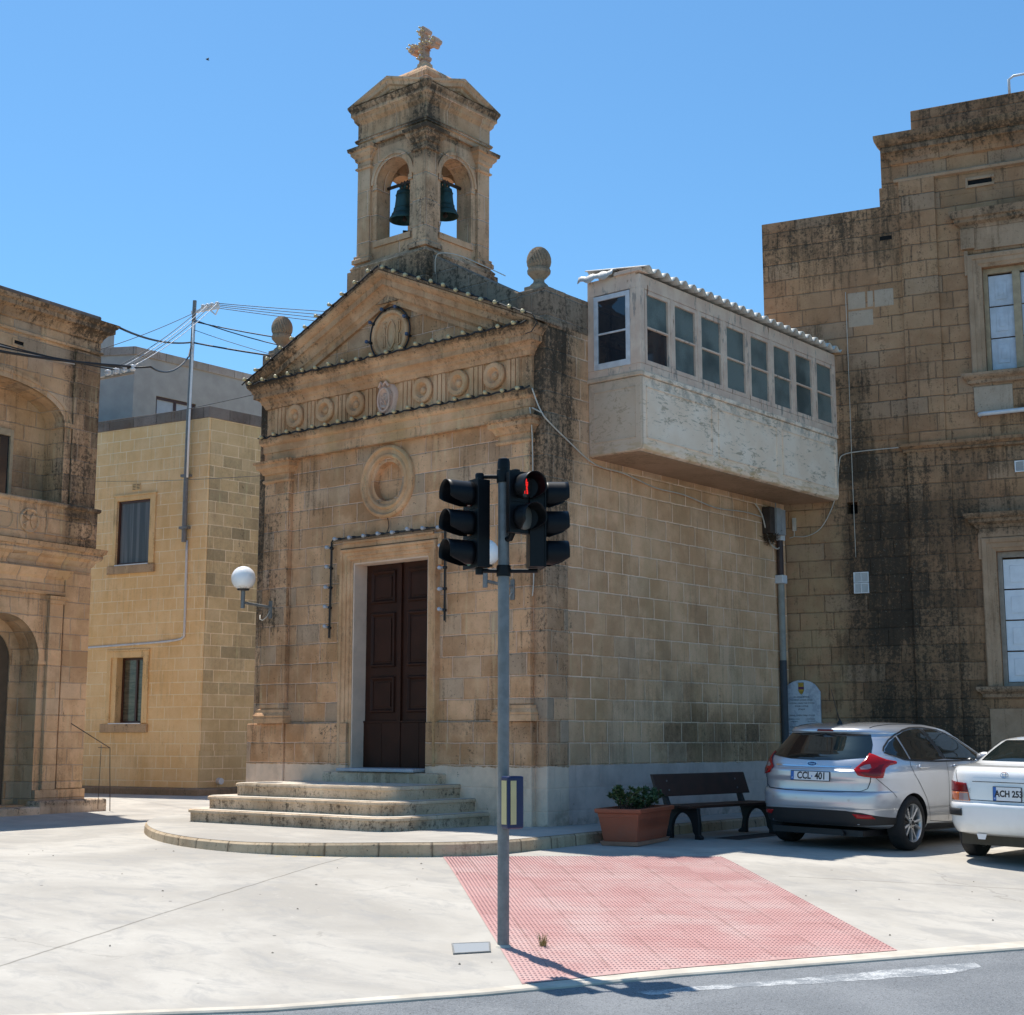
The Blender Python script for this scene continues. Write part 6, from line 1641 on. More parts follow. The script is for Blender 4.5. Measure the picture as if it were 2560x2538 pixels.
# distant bird
mb = MB(); bc = cam.matrix_basis @ Vector((-.2287 * 60, .3109 * 60, -60))
bq = Vector((-.2287 * 60 * 0 , 0, 0))
mb.v = []; mb.f = []
Mq = Matrix.Translation(cam.location) @ cam.rotation_euler.to_matrix().to_4x4()
bp = Mq @ Vector((-.207 * 60, .3045 * 60, -60.))
for sx in (-1, 1): mb.add([bp + Vector((0, .05, 0)), bp + Vector((sx * .1, .0, .06)), bp + Vector((sx * .17, -.04, .02)), bp + Vector((sx * .07, -.04, .02)), bp + Vector((0, -.1, -.01))], [(0, 1, 2, 3, 4)])
mb.lathe([(.001, -.1), (.025, -.04), (.03, .02), (.015, .07), (.001, .09)], 8, Matrix.Translation(bp) @ Matrix.Rotation(R(90), 4, 'X'))
tag(mb.build('bird', m_black, org=tuple(bp)), 'tiny dark bird flying in the sky left of the bell tower', 'bird')

# ------------------------------------------------------------------ traffic light
PX, PY = 4.635, -6.416; PZ = gz(PX, PY)
tl = thing('traffic_light', 'grey pole traffic light with black signal heads and red pedestrian signal', 'traffic light', (PX, PY, PZ))
TP = lambda v: Vector((PX + v[0], PY + v[1], v[2]))
mb = MB(TP); mb.tube([(0, 0, PZ - .02), (0, 0, 1.), (0, 0, 3.26)], .047, 24); mb.build('pole', m_galv, tl, autos=40)
m_blk = simple('black_signal_plastic', (.006, .0065, .008), .45, var=.15, spec=.22)
m_blk2 = simple('matt_black_inside', (.006, .006, .006), .8)
mb = MB(TP); mb.lathe([(.055, 3.26), (.058, 3.34), (.052, 3.345), (.052, 3.41), (.045, 3.435), (.02, 3.445), (.001, 3.446)], 24); mb.build('pole_cap', m_blk, tl, autos=35)
def lens_mat(nm, c, em=0.):
    n = NT(nm); n.set(color=c, rough=.25, spec=.6)
    v = n.voro(n.objc(), 90.)[0]; n.bump(v, .4, .003)
    return n.m
m_lr, m_la, m_lg = lens_mat('red_lens', (.14, .012, .016)), lens_mat('amber_lens', (.25, .08, .01)), lens_mat('green_lens', (.02, .16, .12))
m_lclear = lens_mat('dark_clear_lens', (.14, .135, .12)); m_ldark = lens_mat('dark_lens', (.03, .028, .028))
m_man = NT('lit_red_figure'); m_man.set(color=(.3, 0., 0.), emis=(1., .025, .02), emis_s=.75); m_man = m_man.m
def visor(mb, c, ln, r=.108):
    """cut-away tunnel visor; local x right, y forward (out of the face), z up"""
    seg = 28; n = 6; vs = []; fs = []
    for k in range(n + 1):
        for i in range(seg + 1):
            a = R(-60 + 300 * i / seg)                       # open slot at the bottom
            a = R(-62 + 304 * i / seg)
            frac = (1 + math.sin(a)) / 2                     # 1 on top, 0 at the bottom
            L = ln * min(1., .12 + frac / .3 * .88)
            y = L * k / n; rr_ = r * (1 + .04 * k / n)
            vs.append((c[0] + rr_ * math.cos(a), c[1] + y, c[2] + rr_ * math.sin(a)))
    m = seg + 1
    for k in range(n):
        for i in range(seg): fs.append((k * m + i, k * m + i + 1, (k + 1) * m + i + 1, (k + 1) * m + i))
    mb.add(vs, fs)
def head(cx, cz, ang, n, pitch, lenses, vis, label, face=(.0, .0), w=.135, mats=None, depth=.13, vlen=.2):
    """signal head, ang = heading its lenses look along"""
    M = Matrix.Translation((PX + cx[0], PY + cx[1], cz)) @ Matrix.Rotation(R(ang) - math.pi / 2, 4, 'Z')
    T = lambda v: M @ Vector(v)
    h = pitch * n / 2
    mb = MB(T)
    mb.box(-w, w, -.012, .0, -h - .0, h + .0)                # door plate
    mb.prism([(-w * .92, -.012), (w * .92, -.012), (w * .75, -depth), (-w * .75, -depth)], -h + .005, h - .005, 'xy')
    for k in range(1, n): mb.box(-w, w, .0, .004, -h + pitch * k - .003, -h + pitch * k + .003)
    hd = mb.build('signal_head', m_blk, tl, bev=.008)
    hd['label'] = label
    for k in range(n):
        z = h - pitch * (k + .5)
        mb = MB(T); mb.lathe([(.1, 0), (.098, .012), (.07, .02), (.001, .026)], 28, Matrix.Translation((0, .002, z)) @ Matrix.Rotation(R(-90), 4, 'X')); mb.build('lens', lenses[k], hd, smooth=True)
        mb = MB(T); visor(mb, (0, .0, z), vlen); vv = mb.build('visor', m_blk, hd, smooth=True, recalc=False); md = vv.modifiers.new('thick', 'SOLIDIFY'); md.thickness = .004; md.offset = 1
    return hd, T, h
RV = Vector((.769, .639)); CV = Vector((.639, -.769))
pos = lambda a, b: (RV * a + CV * b)
head(tuple(pos(-.275, .01)), 2.888, -112, 3, .246, (m_lr, m_la, m_lg), True, 'three lens signal head facing left', vlen=.235)
head(tuple(pos(.33, .0)), 2.888, 48, 3, .246, (m_lr, m_la, m_lg), True, 'three lens signal head facing right')
# back boxes of the second pair of heads
mb = MB(TP)
pd, PTf, ph = head(tuple(pos(.165, .14)), 3.048, -14, 2, .255, (m_ldark, m_lclear), True, 'two lens pedestrian head showing a red figure', vlen=.17, depth=.1, w=.14)
mb = MB(PTf)
rows_ = [(.055, -.01, .012), (.043, -.012, .014), (.03, -.022, .02), (.016, -.022, .022), (.003, -.02, .02), (-.01, -.016, .016), (-.022, -.018, .002), (-.022, .006, .02), (-.035, -.02, -.002), (-.035, .006, .021), (-.048, -.022, -.005), (-.048, .007, .021), (-.06, -.022, -.006), (-.06, .007, .02)]
for z, a, b in rows_:
    k = int((b - a) / .008)
    for i in range(max(1, k)): mb.box(a + i * .008, a + i * .008 + .0066, .028, .03, ph - .1275 + z, ph - .1275 + z + .0105)
mb.build('red_figure', m_man, pd)
# arms and clamps
mb = MB(TP)
def arm(a, z, b=0.): q = pos(a, b); mb.tube([(0, 0, z), (q.x, q.y, z)], .018, 10)
q = pos(-.2, 0)
arm(-.2, 3.285); arm(.3, 3.27); mb.lathe([(.035, 3.25), (.038, 3.3), (.03, 3.315), (.001, 3.318)], 14, Matrix.Translation((q.x, q.y, 0))); mb.lathe([(.058, 3.235), (.06, 3.28), (.058, 3.325)], 20)
mb.build('mounting_bracket', m_blk, tl, autos=40)
mb = MB(TP)
arm(-.2, 2.5); arm(.28, 2.5); mb.lathe([(.032, 2.47), (.034, 2.52), (.001, 2.52)], 14, Matrix.Translation((q.x, q.y, 0))); mb.lathe([(.058, 2.455), (.06, 2.5), (.058, 2.545)], 20)
mb.build('mounting_bracket', m_blk, tl, autos=40)
mb = MB(TP); q = pos(.09, .1); mb.tube([(0, 0, 2.76), (q.x * .6, q.y * .6, 2.76), (q.x, q.y, 2.84)], .025, 10); mb.build('head_support', m_blk, tl, autos=40)
mb = MB(TP); q2 = pos(.1, .13); mb.lathe([(.035, 3.3), (.036, 3.32), (.001, 3.33)], 14, Matrix.Translation((q2.x, q2.y, 0)))
mb.build('cable_gland', m_blk, tl, autos=40)
# push button unit
BM_ = Matrix.Translation((PX, PY, .64)) @ Matrix.Rotation(R(-20), 4, 'Z')
BTT = lambda v: BM_ @ Vector(v)
m_blue = simple('dark_blue_case', (.006, .014, .07), .4, var=.1); m_cream = simple('cream_ribbed_panel', (.62, .52, .26), .5, var=.05)
mb = MB(BTT); mb.box(.045, .085, -.055, .055, -.19, .19); mb.box(.085, .2, -.075, .075, -.205, .205); pb = mb.build('button_box', m_blue, tl, bev=.016, seg=3)
mb = MB(BTT)
for i in range(6): mb.box(.2, .206, -.05 + i * .0085, -.05 + i * .0085 + .0075, -.17, .17)
for i in range(6): mb.box(.1 + i * .0, .1, 0, 0, 0, 0) if False else mb.box(.11 + i * .0125, .11 + i * .0125 + .0105, -.081, -.0745, -.17, .17)
mb.build('ribbed_panel', m_cream, pb)
mb = MB(TP); mb.lathe([(.075, PZ - .01), (.06, PZ + .012), (.049, PZ + .02)], 20); mb.build('base_collar', m_kerbc, tl)
# ------------------------------------------------------------------ cars
from mathutils import Euler
from mathutils.geometry import delaunay_2d_cdt
def car_paint(nm, c, metal, rough, flake=0., dirt=.12):
    n = NT(nm)
    col = c
    f = n.noise(n.pos(), 2.4, 6., .65); z = n.sep(n.objc())[2]
    d = n.math('MULTIPLY', n.smooth(f, .4, .7), n.smooth(z, .1, .75, dirt * 2.5, dirt * .35))
    col = n.mix(d, col, (.3, .27, .22))
    n.set(color=col, metal=metal, rough=rough, coat=1., coatr=.04)
    n.put(n.bsdf.inputs['Roughness'], n.math('ADD', n.math('MULTIPLY', d, .5), rough))
    return n.m
m_silver = car_paint('silver_paint', (.55, .575, .62), .55, .3)
m_wpaint = car_paint('white_paint', (.8, .8, .79), 0., .3)
m_trimb = simple('black_trim', (.014, .014, .015), .55, var=.1)
m_cglass = NT('tinted_car_glass').set(color=(.008, .013, .013), rough=.025, spec=.9).m
m_cglass2 = NT('car_side_glass').set(color=(.012, .016, .016), rough=.02, spec=.7).m
m_seam = simple('panel_gap', (.012, .012, .012), .9)
m_red = NT('red_lamp').set(color=(.36, .006, .008), rough=.15, spec=.35, coat=.15).m
m_redd = NT('dark_red_lamp').set(color=(.16, .004, .006), rough=.2, spec=.35, coat=.15).m
m_amb = NT('amber_lamp').set(color=(.5, .12, .02), rough=.12, spec=.6, coat=1.).m
m_clr = NT('clear_lamp').set(color=(.3, .2, .21), rough=.2, spec=.7, coat=1.).m
m_tyre = simple('tyre_rubber', (.014, .014, .015), .85, var=.2, scale=20., dirt=((.08, .075, .065), .4))
m_alloy = simple('alloy_wheel', (.5, .51, .52), .32, metal=.7, var=.08)
m_chrome = NT('chrome').set(color=(.75, .76, .78), metal=1., rough=.15).m
m_plate = simple('number_plate_white', (.72, .73, .74), .4, var=.03)
m_pblue = simple('number_plate_blue', (.02, .12, .42), .4, var=.03)
m_pblk = simple('plate_black', (.012, .012, .014), .5)

def catmull(levels, sub):
    out = []
    for i in range(len(levels) - 1):
        p0 = levels[max(0, i - 1)]; p1 = levels[i]; p2 = levels[i + 1]; p3 = levels[min(len(levels) - 1, i + 2)]
        for k in range(sub):
            t = k / sub; row = []
            for j in range(len(p1)):
                # monotone-ish cubic: finite-difference tangents limited
                d1 = p2[j] - p1[j]; m1 = .5 * (p2[j] - p0[j]) if i > 0 else d1; m2 = .5 * (p3[j] - p1[j]) if i + 2 < len(levels) else d1
                if j > 0:
                    if (p1[j] - p0[j]) * d1 <= 0 and i > 0: m1 = 0
                    if (p3[j] - p2[j]) * d1 <= 0 and i + 2 < len(levels): m2 = 0
                    lim = 3 * abs(d1); m1 = max(-lim, min(lim, m1)); m2 = max(-lim, min(lim, m2))
                else: m1 = m2 = d1
                row.append((2 * t ** 3 - 3 * t * t + 1) * p1[j] + (t ** 3 - 2 * t * t + t) * m1 + (-2 * t ** 3 + 3 * t * t) * p2[j] + (t ** 3 - t * t) * m2)
            out.append(row)
    out.append(list(levels[-1])); return out
def car_shell(levels, nr, nf, ncirc=120, sub=4, ym=1.3):
    L = catmull(levels, sub); vs = []; fs = []
    for z, yr, yf, w in L:
        for i in range(ncirc):
            a = 2 * math.pi * (i + .5) / ncirc; c, s_ = math.cos(a), math.sin(a)
            n = nr if s_ < 0 else nf
            ymm = min(max(ym, yr + .05), yf - .05)
            x = w * math.copysign(abs(c) ** (2 / n), c); y = ymm + (abs(s_) ** (2 / n)) * ((yr - ymm) if s_ < 0 else (yf - ymm))
            vs.append(Vector((x, y, z)))
    for k in range(len(L) - 1):
        for i in range(ncirc):
            j = (i + 1) % ncirc; fs.append((k * ncirc + i, k * ncirc + j, (k + 1) * ncirc + j, (k + 1) * ncirc + i))
    fs.append(tuple(range(ncirc - 1, -1, -1))); b = (len(L) - 1) * ncirc; fs.append(tuple(range(b, b + ncirc)))
    return vs, fs
class Car:
    def __init__(s, th, vs, fs, paint, arches):
        s.t = th; s.T = local(th)
        s.bvh = BVHTree.FromPolygons(vs, fs)
        me = bpy.data.meshes.new('body'); me.from_pydata(vs, [], fs)
        bm = bmesh.new(); bm.from_mesh(me); bmesh.ops.recalc_face_normals(bm, faces=bm.faces); bm.to_mesh(me); bm.free()
        o = bpy.data.objects.new('body', me); COL.objects.link(o); me.materials.append(paint); me.materials.append(m_trimb)
        cut = MB()
        for (y, z, r) in arches:
            for sx in (-1, 1):
                cut.lathe([(r, 0), (r, .36)], 48, Matrix.Translation((sx * .62, y, z)) @ Matrix.Rotation(R(90) * sx, 4, 'Y'))
        cme = bpy.data.meshes.new('cut'); cme.from_pydata(cut.v, [], cut.f)
        bm = bmesh.new(); bm.from_mesh(cme); bmesh.ops.recalc_face_normals(bm, faces=bm.faces); bm.to_mesh(cme); bm.free()
        cme.materials.append(m_trimb)
        co = bpy.data.objects.new('cut', cme); COL.objects.link(co)
        md = o.modifiers.new('b', 'BOOLEAN'); md.operation = 'DIFFERENCE'; md.object = co; md.solver = 'EXACT'
        try: md.material_mode = 'TRANSFER'
        except Exception: pass
        dg = bpy.context.evaluated_depsgraph_get(); dg.update()
        me2 = bpy.data.meshes.new_from_object(o.evaluated_get(dg)); o.modifiers.clear(); o.data = me2
        bpy.data.objects.remove(co)
        for p in me2.polygons: p.use_smooth = True
        try: me2.set_sharp_from_angle(angle=R(32))
        except Exception: pass
        o.parent = th; ORG[o.name] = ORG[th.name]; s.body = o
    def patch(s, poly, d, mat, name, off=.004, step=.03, parent=None, thick=0., smooth=True):
        """polygon in (r, z) seen along -d, dropped on to the body"""
        d = Vector((d[0], d[1], 0)).normalized(); r = Vector((-d.y, d.x, 0))
        pts = []; 
        n = len(poly)
        for i in range(n):
            a = Vector(poly[i]); b = Vector(poly[(i + 1) % n]); k = max(1, int((b - a).length / step))
            pts += [a.lerp(b, q / k) for q in range(k)]
        ne = len(pts); edges = [(i, (i + 1) % ne) for i in range(ne)]
        xs = [p.x for p in pts]; ys = [p.y for p in pts]
        x = min(xs) + step * .5
        while x < max(xs):
            y = min(ys) + step * .5
            while y < max(ys):
                q = Vector((x, y)); ins = False
                for i in range(ne):
                    a, b = pts[i], pts[(i + 1) % ne]
                    if (a.y > q.y) != (b.y > q.y) and q.x < (b.x - a.x) * (q.y - a.y) / (b.y - a.y) + a.x: ins = not ins
                if ins and min((q - p).length for p in pts[:ne]) > step * .35: pts.append(q)
                y += step
            x += step
        V, E_, F, *_ = delaunay_2d_cdt(pts, edges, [tuple(range(ne))], 1, 1e-5)
        W = []; ok = []
        for v in V:
            o_ = r * v.x + Vector((0, 0, v.y)) + Vector((0, 1.0, 0)) * 0 + d * 6
            h = s.bvh.ray_cast(o_, -d)
            if h[0] is None: W.append(None)
            else:
                nn = h[1] if h[1].dot(d) > 0 else -h[1]
                W.append(h[0] + nn * off)
        mb = MB(s.T); idx = {}
        for i, w in enumerate(W):
            if w is not None: idx[i] = len(mb.v); mb.v.append(s.T(w))
        for f in F:
            if all(i in idx for i in f): mb.f.append(tuple(idx[i] for i in f))
        o = mb.build(name, mat, parent or s.t, smooth=smooth, recalc=True)
        if thick: md = o.modifiers.new('thick', 'SOLIDIFY'); md.thickness = thick; md.offset = 0
        return o
    def strip(s, pts, w, d, mat, name, off=.003, parent=None):
        P = [Vector(p) for p in pts]; L = []; Rr = []
        for i, p in enumerate(P):
            t = (P[min(i + 1, len(P) - 1)] - P[max(0, i - 1)]).normalized(); n = Vector((-t.y, t.x)) * w / 2
            L.append(tuple(p + n)); Rr.append(tuple(p - n))
        return s.patch(L + Rr[::-1], d, mat, name, off, step=.03, parent=parent)
    def wheel(s, x, y, r, w, rim_r, alloy=True):
        sx = 1 if x > 0 else -1
        M = Matrix.Translation((x, y, r)) @ Matrix.Rotation(R(90) * sx, 4, 'Y')   # local z points outwards
        T = lambda v: s.T(M @ Vector(v))
        wr = bpy.data.objects.new('wheel', None)
        mb = MB(T)
        mb.lathe([(rim_r, -w), (r - .03, -w), (r - .006, -w + .02), (r, -w + .05), (r, -.05), (r - .008, -.02), (r - .03, 0), (r - .05, .006), (rim_r + .02, .004), (rim_r, -.01)], 48, cap=False)
        for k in range(3): 
            q = -.06 - (w - .12) * k / 2; mb.lathe([(r + .0005, q - .004), (r - .003, q), (r + .0005, q + .004)], 48, cap=False)
        wh = mb.build('wheel', m_tyre, s.t, autos=35)
        mb = MB(T); mb.lathe([(rim_r, -w + .01), (rim_r + .006, -w), (rim_r - .01, -w + .03), (rim_r - .02, -.05), (rim_r - .012, -.02), (rim_r + .004, -.004), (rim_r + .006, -.012)], 40, cap=False)
        if alloy:
            for k in range(10):
                a = 2 * math.pi * (k // 2) / 5 + (.13 if k % 2 else -.13) + .2; a2 = 2 * math.pi * (k // 2) / 5 + (.24 if k % 2 else -.24) + .2
                p0 = Vector((math.cos(a) * .045, math.sin(a) * .045, -.03)); p1 = Vector((math.cos(a2) * (rim_r - .008), math.sin(a2) * (rim_r - .008), -.018))
                t = (p1 - p0).normalized(); n = Vector((-t.y, t.x, 0)) * .017; n2 = n * .8; dn = Vector((0, 0, -.03)); up = Vector((0, 0, .008))
                mb.add([p0 - n, p0 + n, p1 + n2, p1 - n2, p0 + up, p1 + up, p0 - n + dn, p0 + n + dn, p1 + n2 + dn, p1 - n2 + dn], [(0, 4, 5, 3), (4, 1, 2, 5), (0, 3, 9, 6), (1, 7, 8, 2), (0, 6, 7, 1), (3, 2, 8, 9)])
            mb.lathe([(.07, -.05), (.068, -.022), (.05, -.016), (.001, -.014)], 20)
        else:
            mb.lathe([(rim_r - .012, -.02), (.12, -.045), (.08, -.03), (.06, -.012), (.001, -.01)], 30)
        mb.build('rim', m_alloy, wh, autos=35)
        mb = MB(T); mb.lathe([(rim_r - .015, -.09), (.001, -.09)], 30); mb.build('shade_backdrop', m_pblk, wh)  # dark backdrop disc: the shade behind the rim put into its black
        if alloy:
            mb = MB(T); mb.lathe([(.026, -.012), (.024, -.008), (.001, -.007)], 16)
            for k in range(5):
                a = 2 * math.pi * k / 5; mb.lathe([(.009, -.03), (.009, -.012), (.001, -.01)], 8, Matrix.Translation((.05 * math.cos(a), .05 * math.sin(a), 0)))
            mb.build('hub_cap', m_pblk, wh)
        bpy.data.objects.remove(wr)
        return wh
    def flat(s, center, d, tilt, name, mat, fn, parent=None, bev=0.):
        """small flat fitting: local x right (seen from outside), y up, z out of the body"""
        d = Vector((d[0], d[1], 0)).normalized(); zax = (d + Vector((0, 0, tilt))).normalized(); xax = Vector((0, 0, 1)).cross(zax).normalized(); yax = zax.cross(xax)
        M = Matrix((xax, yax, zax)).transposed().to_4x4(); M.translation = Vector(center)
        mb = MB(lambda v: s.T(M @ Vector(v))); fn(mb); return mb.build(name, mat, parent or s.t, bev=bev)
def plate_box(w, h, t0, t1): return lambda mb: mb.box(-w / 2, w / 2, -h / 2, h / 2, t0, t1)
def number_plate(car, center, tilt, txt, w, h, size, d=(0, -1), dot=False):
    f = car.flat(center, d, tilt, 'number_plate', m_pblk, plate_box(w, h, 0, .012), bev=.006)
    car.flat(center, d, tilt, 'plate_face', m_plate, plate_box(w - .016, h - .016, .0125, .014), f)
    bw = .042 if w > .4 else .036
    car.flat(center, d, tilt, 'plate_band', m_pblue, lambda mb: mb.box(-w / 2 + .008, -w / 2 + .008 + bw, -h / 2 + .008, h / 2 - .008, .0142, .0148), f)
    def tx(mb):
        x = -w / 2 + .05 + (w - .058) / 2
        for s_, dx, fac in txt:
            vs, fs = text_mesh(s_, size, .0005, sx=.86, bold=.0035); mb.add([(v[0] + x + dx, v[1], v[2] + .0152) for v in vs], fs)
    car.flat(center, d, tilt, 'plate_number', m_pblk, tx, f)
    def tm(mb):
        vs, fs = text_mesh('M', .026, .0005); mb.add([(v[0] - w / 2 + .008 + bw / 2, v[1] - h / 2 + .03, v[2] + .0155) for v in vs], fs)
    car.flat(center, d, tilt, 'plate_letter', m_plate, tm, f)
    if dot: car.flat(center, d, tilt, 'plate_stamp', m_pblue, lambda mb: mb.box(.022, .034, -.012, .008, .0142, .0148), f)

# ---- silver hatchback
SILV = (3.5, 1.66)
t = thing('parked_car', 'silver five door hatchback with red tail lamps parked beside the bench', 'car', (SILV[0], SILV[1], gz(*SILV)), rot=Euler((0, R(1.2), R(-2))), sc=1.04, group='cars parked by the chapel')
LV = [(.2, -.1, 3.25, .78), (.24, -.4, 3.4, .85), (.28, -.7, 3.44, .87), (.3, -.79, 3.45, .88), (.33, -.81, 3.46, .887), (.4, -.83, 3.48, .9), (.48, -.85, 3.49, .905), (.495, -.862, 3.495, .908), (.56, -.872, 3.5, .911), (.64, -.868, 3.48, .912), (.675, -.85, 3.46, .912), (.69, -.815, 3.45, .912), (.78, -.812, 3.4, .912), (.84, -.83, 3.33, .911),
      (.9, -.83, 3.2, .907), (.94, -.795, 3.05, .902), (1.0, -.775, 2.75, .89), (1.05, -.745, 2.55, .872), (1.1, -.695, 2.34, .842), (1.2, -.59, 2.06, .79), (1.3, -.485, 1.74, .737), (1.345, -.44, 1.57, .708), (1.362, -.47, 1.5, .697), (1.4, -.45, 1.32, .665), (1.43, -.33, 1.18, .62), (1.455, -.08, 1.05, .55), (1.472, .2, .9, .44), (1.482, .45, .75, .25), (1.484, .55, .65, .08)]
vs, fs = car_shell(LV, 4.6, 4.2, 150, 5)
c1 = Car(t, vs, fs, m_silver, [(0, .32, .345), (2.648, .32, .345)])
RE = (0, -1)
# rear glass
rg = [(-.60, 1.07), (-.3, 1.035), (0, 1.028), (.3, 1.035), (.60, 1.07), (.645, 1.1), (.60, 1.22), (.53, 1.335), (0, 1.352), (-.53, 1.335), (-.60, 1.22), (-.645, 1.1)]
c1.patch(rg, RE, m_cglass, 'rear_window', .004)
c1.patch([(-.11, 1.366), (.11, 1.366), (.1, 1.386), (-.1, 1.386)], RE, m_redd, 'high_brake_lamp', .006, thick=.006)
c1.strip([(-.685, .77), (-.665, .72), (-.6, .685), (-.3, .672), (0, .67), (.3, .672), (.6, .685), (.665, .72), (.69, .8), (.7, .86)], .007, RE, m_seam, 'tailgate_gap')
c1.strip([(-.685, .77), (-.70, .86)], .007, RE, m_seam, 'tailgate_gap')
c1.strip([(-.5, .962), (-.25, .957), (.25, .957), (.5, .962)], .02, RE, m_chrome, 'tailgate_trim', .008)
# lower bumper
bl = [(-.86, .5), (-.5, .487), (0, .482), (.5, .487), (.86, .5), (.89, .36), (.86, .24), (.4, .22), (-.4, .22), (-.86, .24), (-.89, .36)]
c1.patch([(-.84, .45), (-.45, .465), (0, .47), (.45, .465), (.62, .445), (.84, .385), (.87, .31), (.4, .295), (-.4, .295), (-.87, .31)], RE, m_trimb, 'lower_bumper', .005)
for sx in (-1, 1):
    dd = (sx, -1); m = lambda P: [(sx * x, z) for x, z in P]
    def D2(P): return P if sx > 0 else [(-x, z) for x, z in P][::-1]
    c1.patch(D2([(-.165, .925), (-.13, .96), (-.02, 1.05), (.045, 1.115), (.09, 1.1), (.15, 1.075), (.24, 1.045), (.36, 1.03), (.38, 1.02), (.37, 1.0), (.27, .985), (.215, .955), (.185, .9), (.165, .845), (.09, .84), (-.06, .855), (-.13, .87)]), dd, m_red, 'tail_lamp', .014, step=.02, thick=.008)
    c1.patch(D2([(-.1, .955), (-.04, .985), (.02, .995), (.03, .955), (-.01, .93), (-.09, .925)]), dd, m_clr, 'lamp_segment', .0195, step=.02)
    c1.patch(D2([(-.11, .905), (-.02, .9), (.06, .94), (.13, .985), (.2, 1.0), (.16, .95), (.13, .87), (.06, .858), (-.05, .868)]), dd, m_redd, 'lamp_segment', .0192, step=.02)
    c1.patch([(sx * .52, .435), (sx * .69, .425), (sx * .72, .38), (sx * .56, .385)], RE, m_red, 'reflector', .01, thick=.006)
    c1.patch(D2([(.165, .84), (.18, .9), (.21, .955), (.26, .985), (.29, .985), (.285, .87), (.24, .835)]), dd, m_silver, 'quarter_panel', .003, step=.03) if sx > 0 else None
    SD = (sx, 0)
    f = (lambda P: [(sx * y, z) for y, z in P])
    # side glazing
    c1.patch(f([(-.36, 1.135), (-.33, 1.17), (-.18, 1.255), (-.02, 1.315), (-.005, 1.18), (-.0, 1.05), (-.1, 1.06), (-.25, 1.1)]), SD, m_cglass2, 'quarter_window', .004)
    c1.patch(f([(.03, 1.05), (.025, 1.2), (.015, 1.325), (.2, 1.375), (.42, 1.4), (.62, 1.41), (.72, 1.25), (.82, 1.05), (.5, 1.035)]), SD, m_cglass2, 'side_window', .004)
    c1.patch(f([(.92, 1.05), (.82, 1.25), (.72, 1.405), (.95, 1.4), (1.2, 1.36), (1.5, 1.26), (1.78, 1.13), (1.95, 1.05), (1.6, 1.03), (1.2, 1.04)]), SD, m_cglass2, 'side_window', .004)
    c1.patch(f([(.82, 1.05), (.72, 1.25), (.62, 1.41), (.72, 1.407), (.82, 1.25), (.92, 1.05)]), SD, m_trimb, 'door_pillar', .003)
    c1.strip(f([(-.38, 1.13), (-.25, 1.09), (-.1, 1.05), (.1, 1.038), (.6, 1.025), (1.2, 1.025), (1.9, 1.035)]), .018, SD, m_trimb, 'window_trim', .006)
    c1.strip(f([(-.38, 1.145), (-.33, 1.19), (-.18, 1.275), (0, 1.34), (.2, 1.39), (.45, 1.42), (.75, 1.425), (1.1, 1.395), (1.5, 1.28), (2.0, 1.04)]), .016, SD, m_trimb, 'window_trim', .006)
    for P in ([(-.0, 1.04), (-.02, .98), (.04, .88), (.16, .76), (.3, .6), (.38, .46), (.42, .33), (.9, .3)], [(.88, 1.03), (.9, .7), (.9, .32)], [(1.95, 1.0), (1.98, .6), (1.95, .33)], [(.9, .3), (1.9, .3)], [(-.62, .84), (-.5, .75), (-.4, .68), (-.34, .62)]):
        c1.strip(f(P), .006, SD, m_seam, 'door_gap', .0025)
    c1.patch(f([(.36, .3), (1.0, .285), (2.3, .29), (2.3, .22), (.36, .215)]), SD, m_trimb, 'sill', .004)
    for y in (.12, 1.02):
        c1.patch(f([(y, .965), (y + .03, .985), (y + .25, .98), (y + .27, .965), (y + .24, .95), (y + .02, .945)]), SD, m_silver, 'door_handle', .022, thick=.016)
        c1.patch(f([(y + .05, 1.01), (y + .19, 1.005), (y + .2, .95), (y + .14, .915), (y + .07, .93)]), SD, m_silver, 'handle_recess', .002)
    for y in (0, 2.648): c1.wheel(sx * .885, y, .318, .205, .218)
    # arch lip in body colour
pc = c1.bvh.ray_cast(Vector((0, -4, .845)), Vector((0, 1, 0)))[0]
number_plate(c1, (pc.x, pc.y - .004, .845), .08, [('CCL  401', 0, 1)], .525, .115, .112, dot=True)
pc = c1.bvh.ray_cast(Vector((0, -4, .985)), Vector((0, 1, 0)))[0]
def oval(a, b, t0, t1): return lambda mb: mb.lathe([(1, t0), (.97, t1), (.001, t1)], 32, Matrix.Diagonal((a, b, 1, 1)))
em = c1.flat((0, pc.y - .002, .985), RE, .18, 'badge', m_chrome, oval(.07, .03, 0, .01))
c1.flat((0, pc.y - .002, .985), RE, .18, 'badge_face', simple('badge_blue', (.01, .03, .13), .25), oval(.062, .0245, .0, .0112), em)
def script(mb):
    vs, fs = text_mesh('Ford', .036, .0006, sx=1.1); mb.add([(v[0] + v[1] * .25, v[1], v[2] + .0122) for v in vs], fs)
c1.flat((0, pc.y - .002, .985), RE, .18, 'badge_script', m_chrome, script, em)
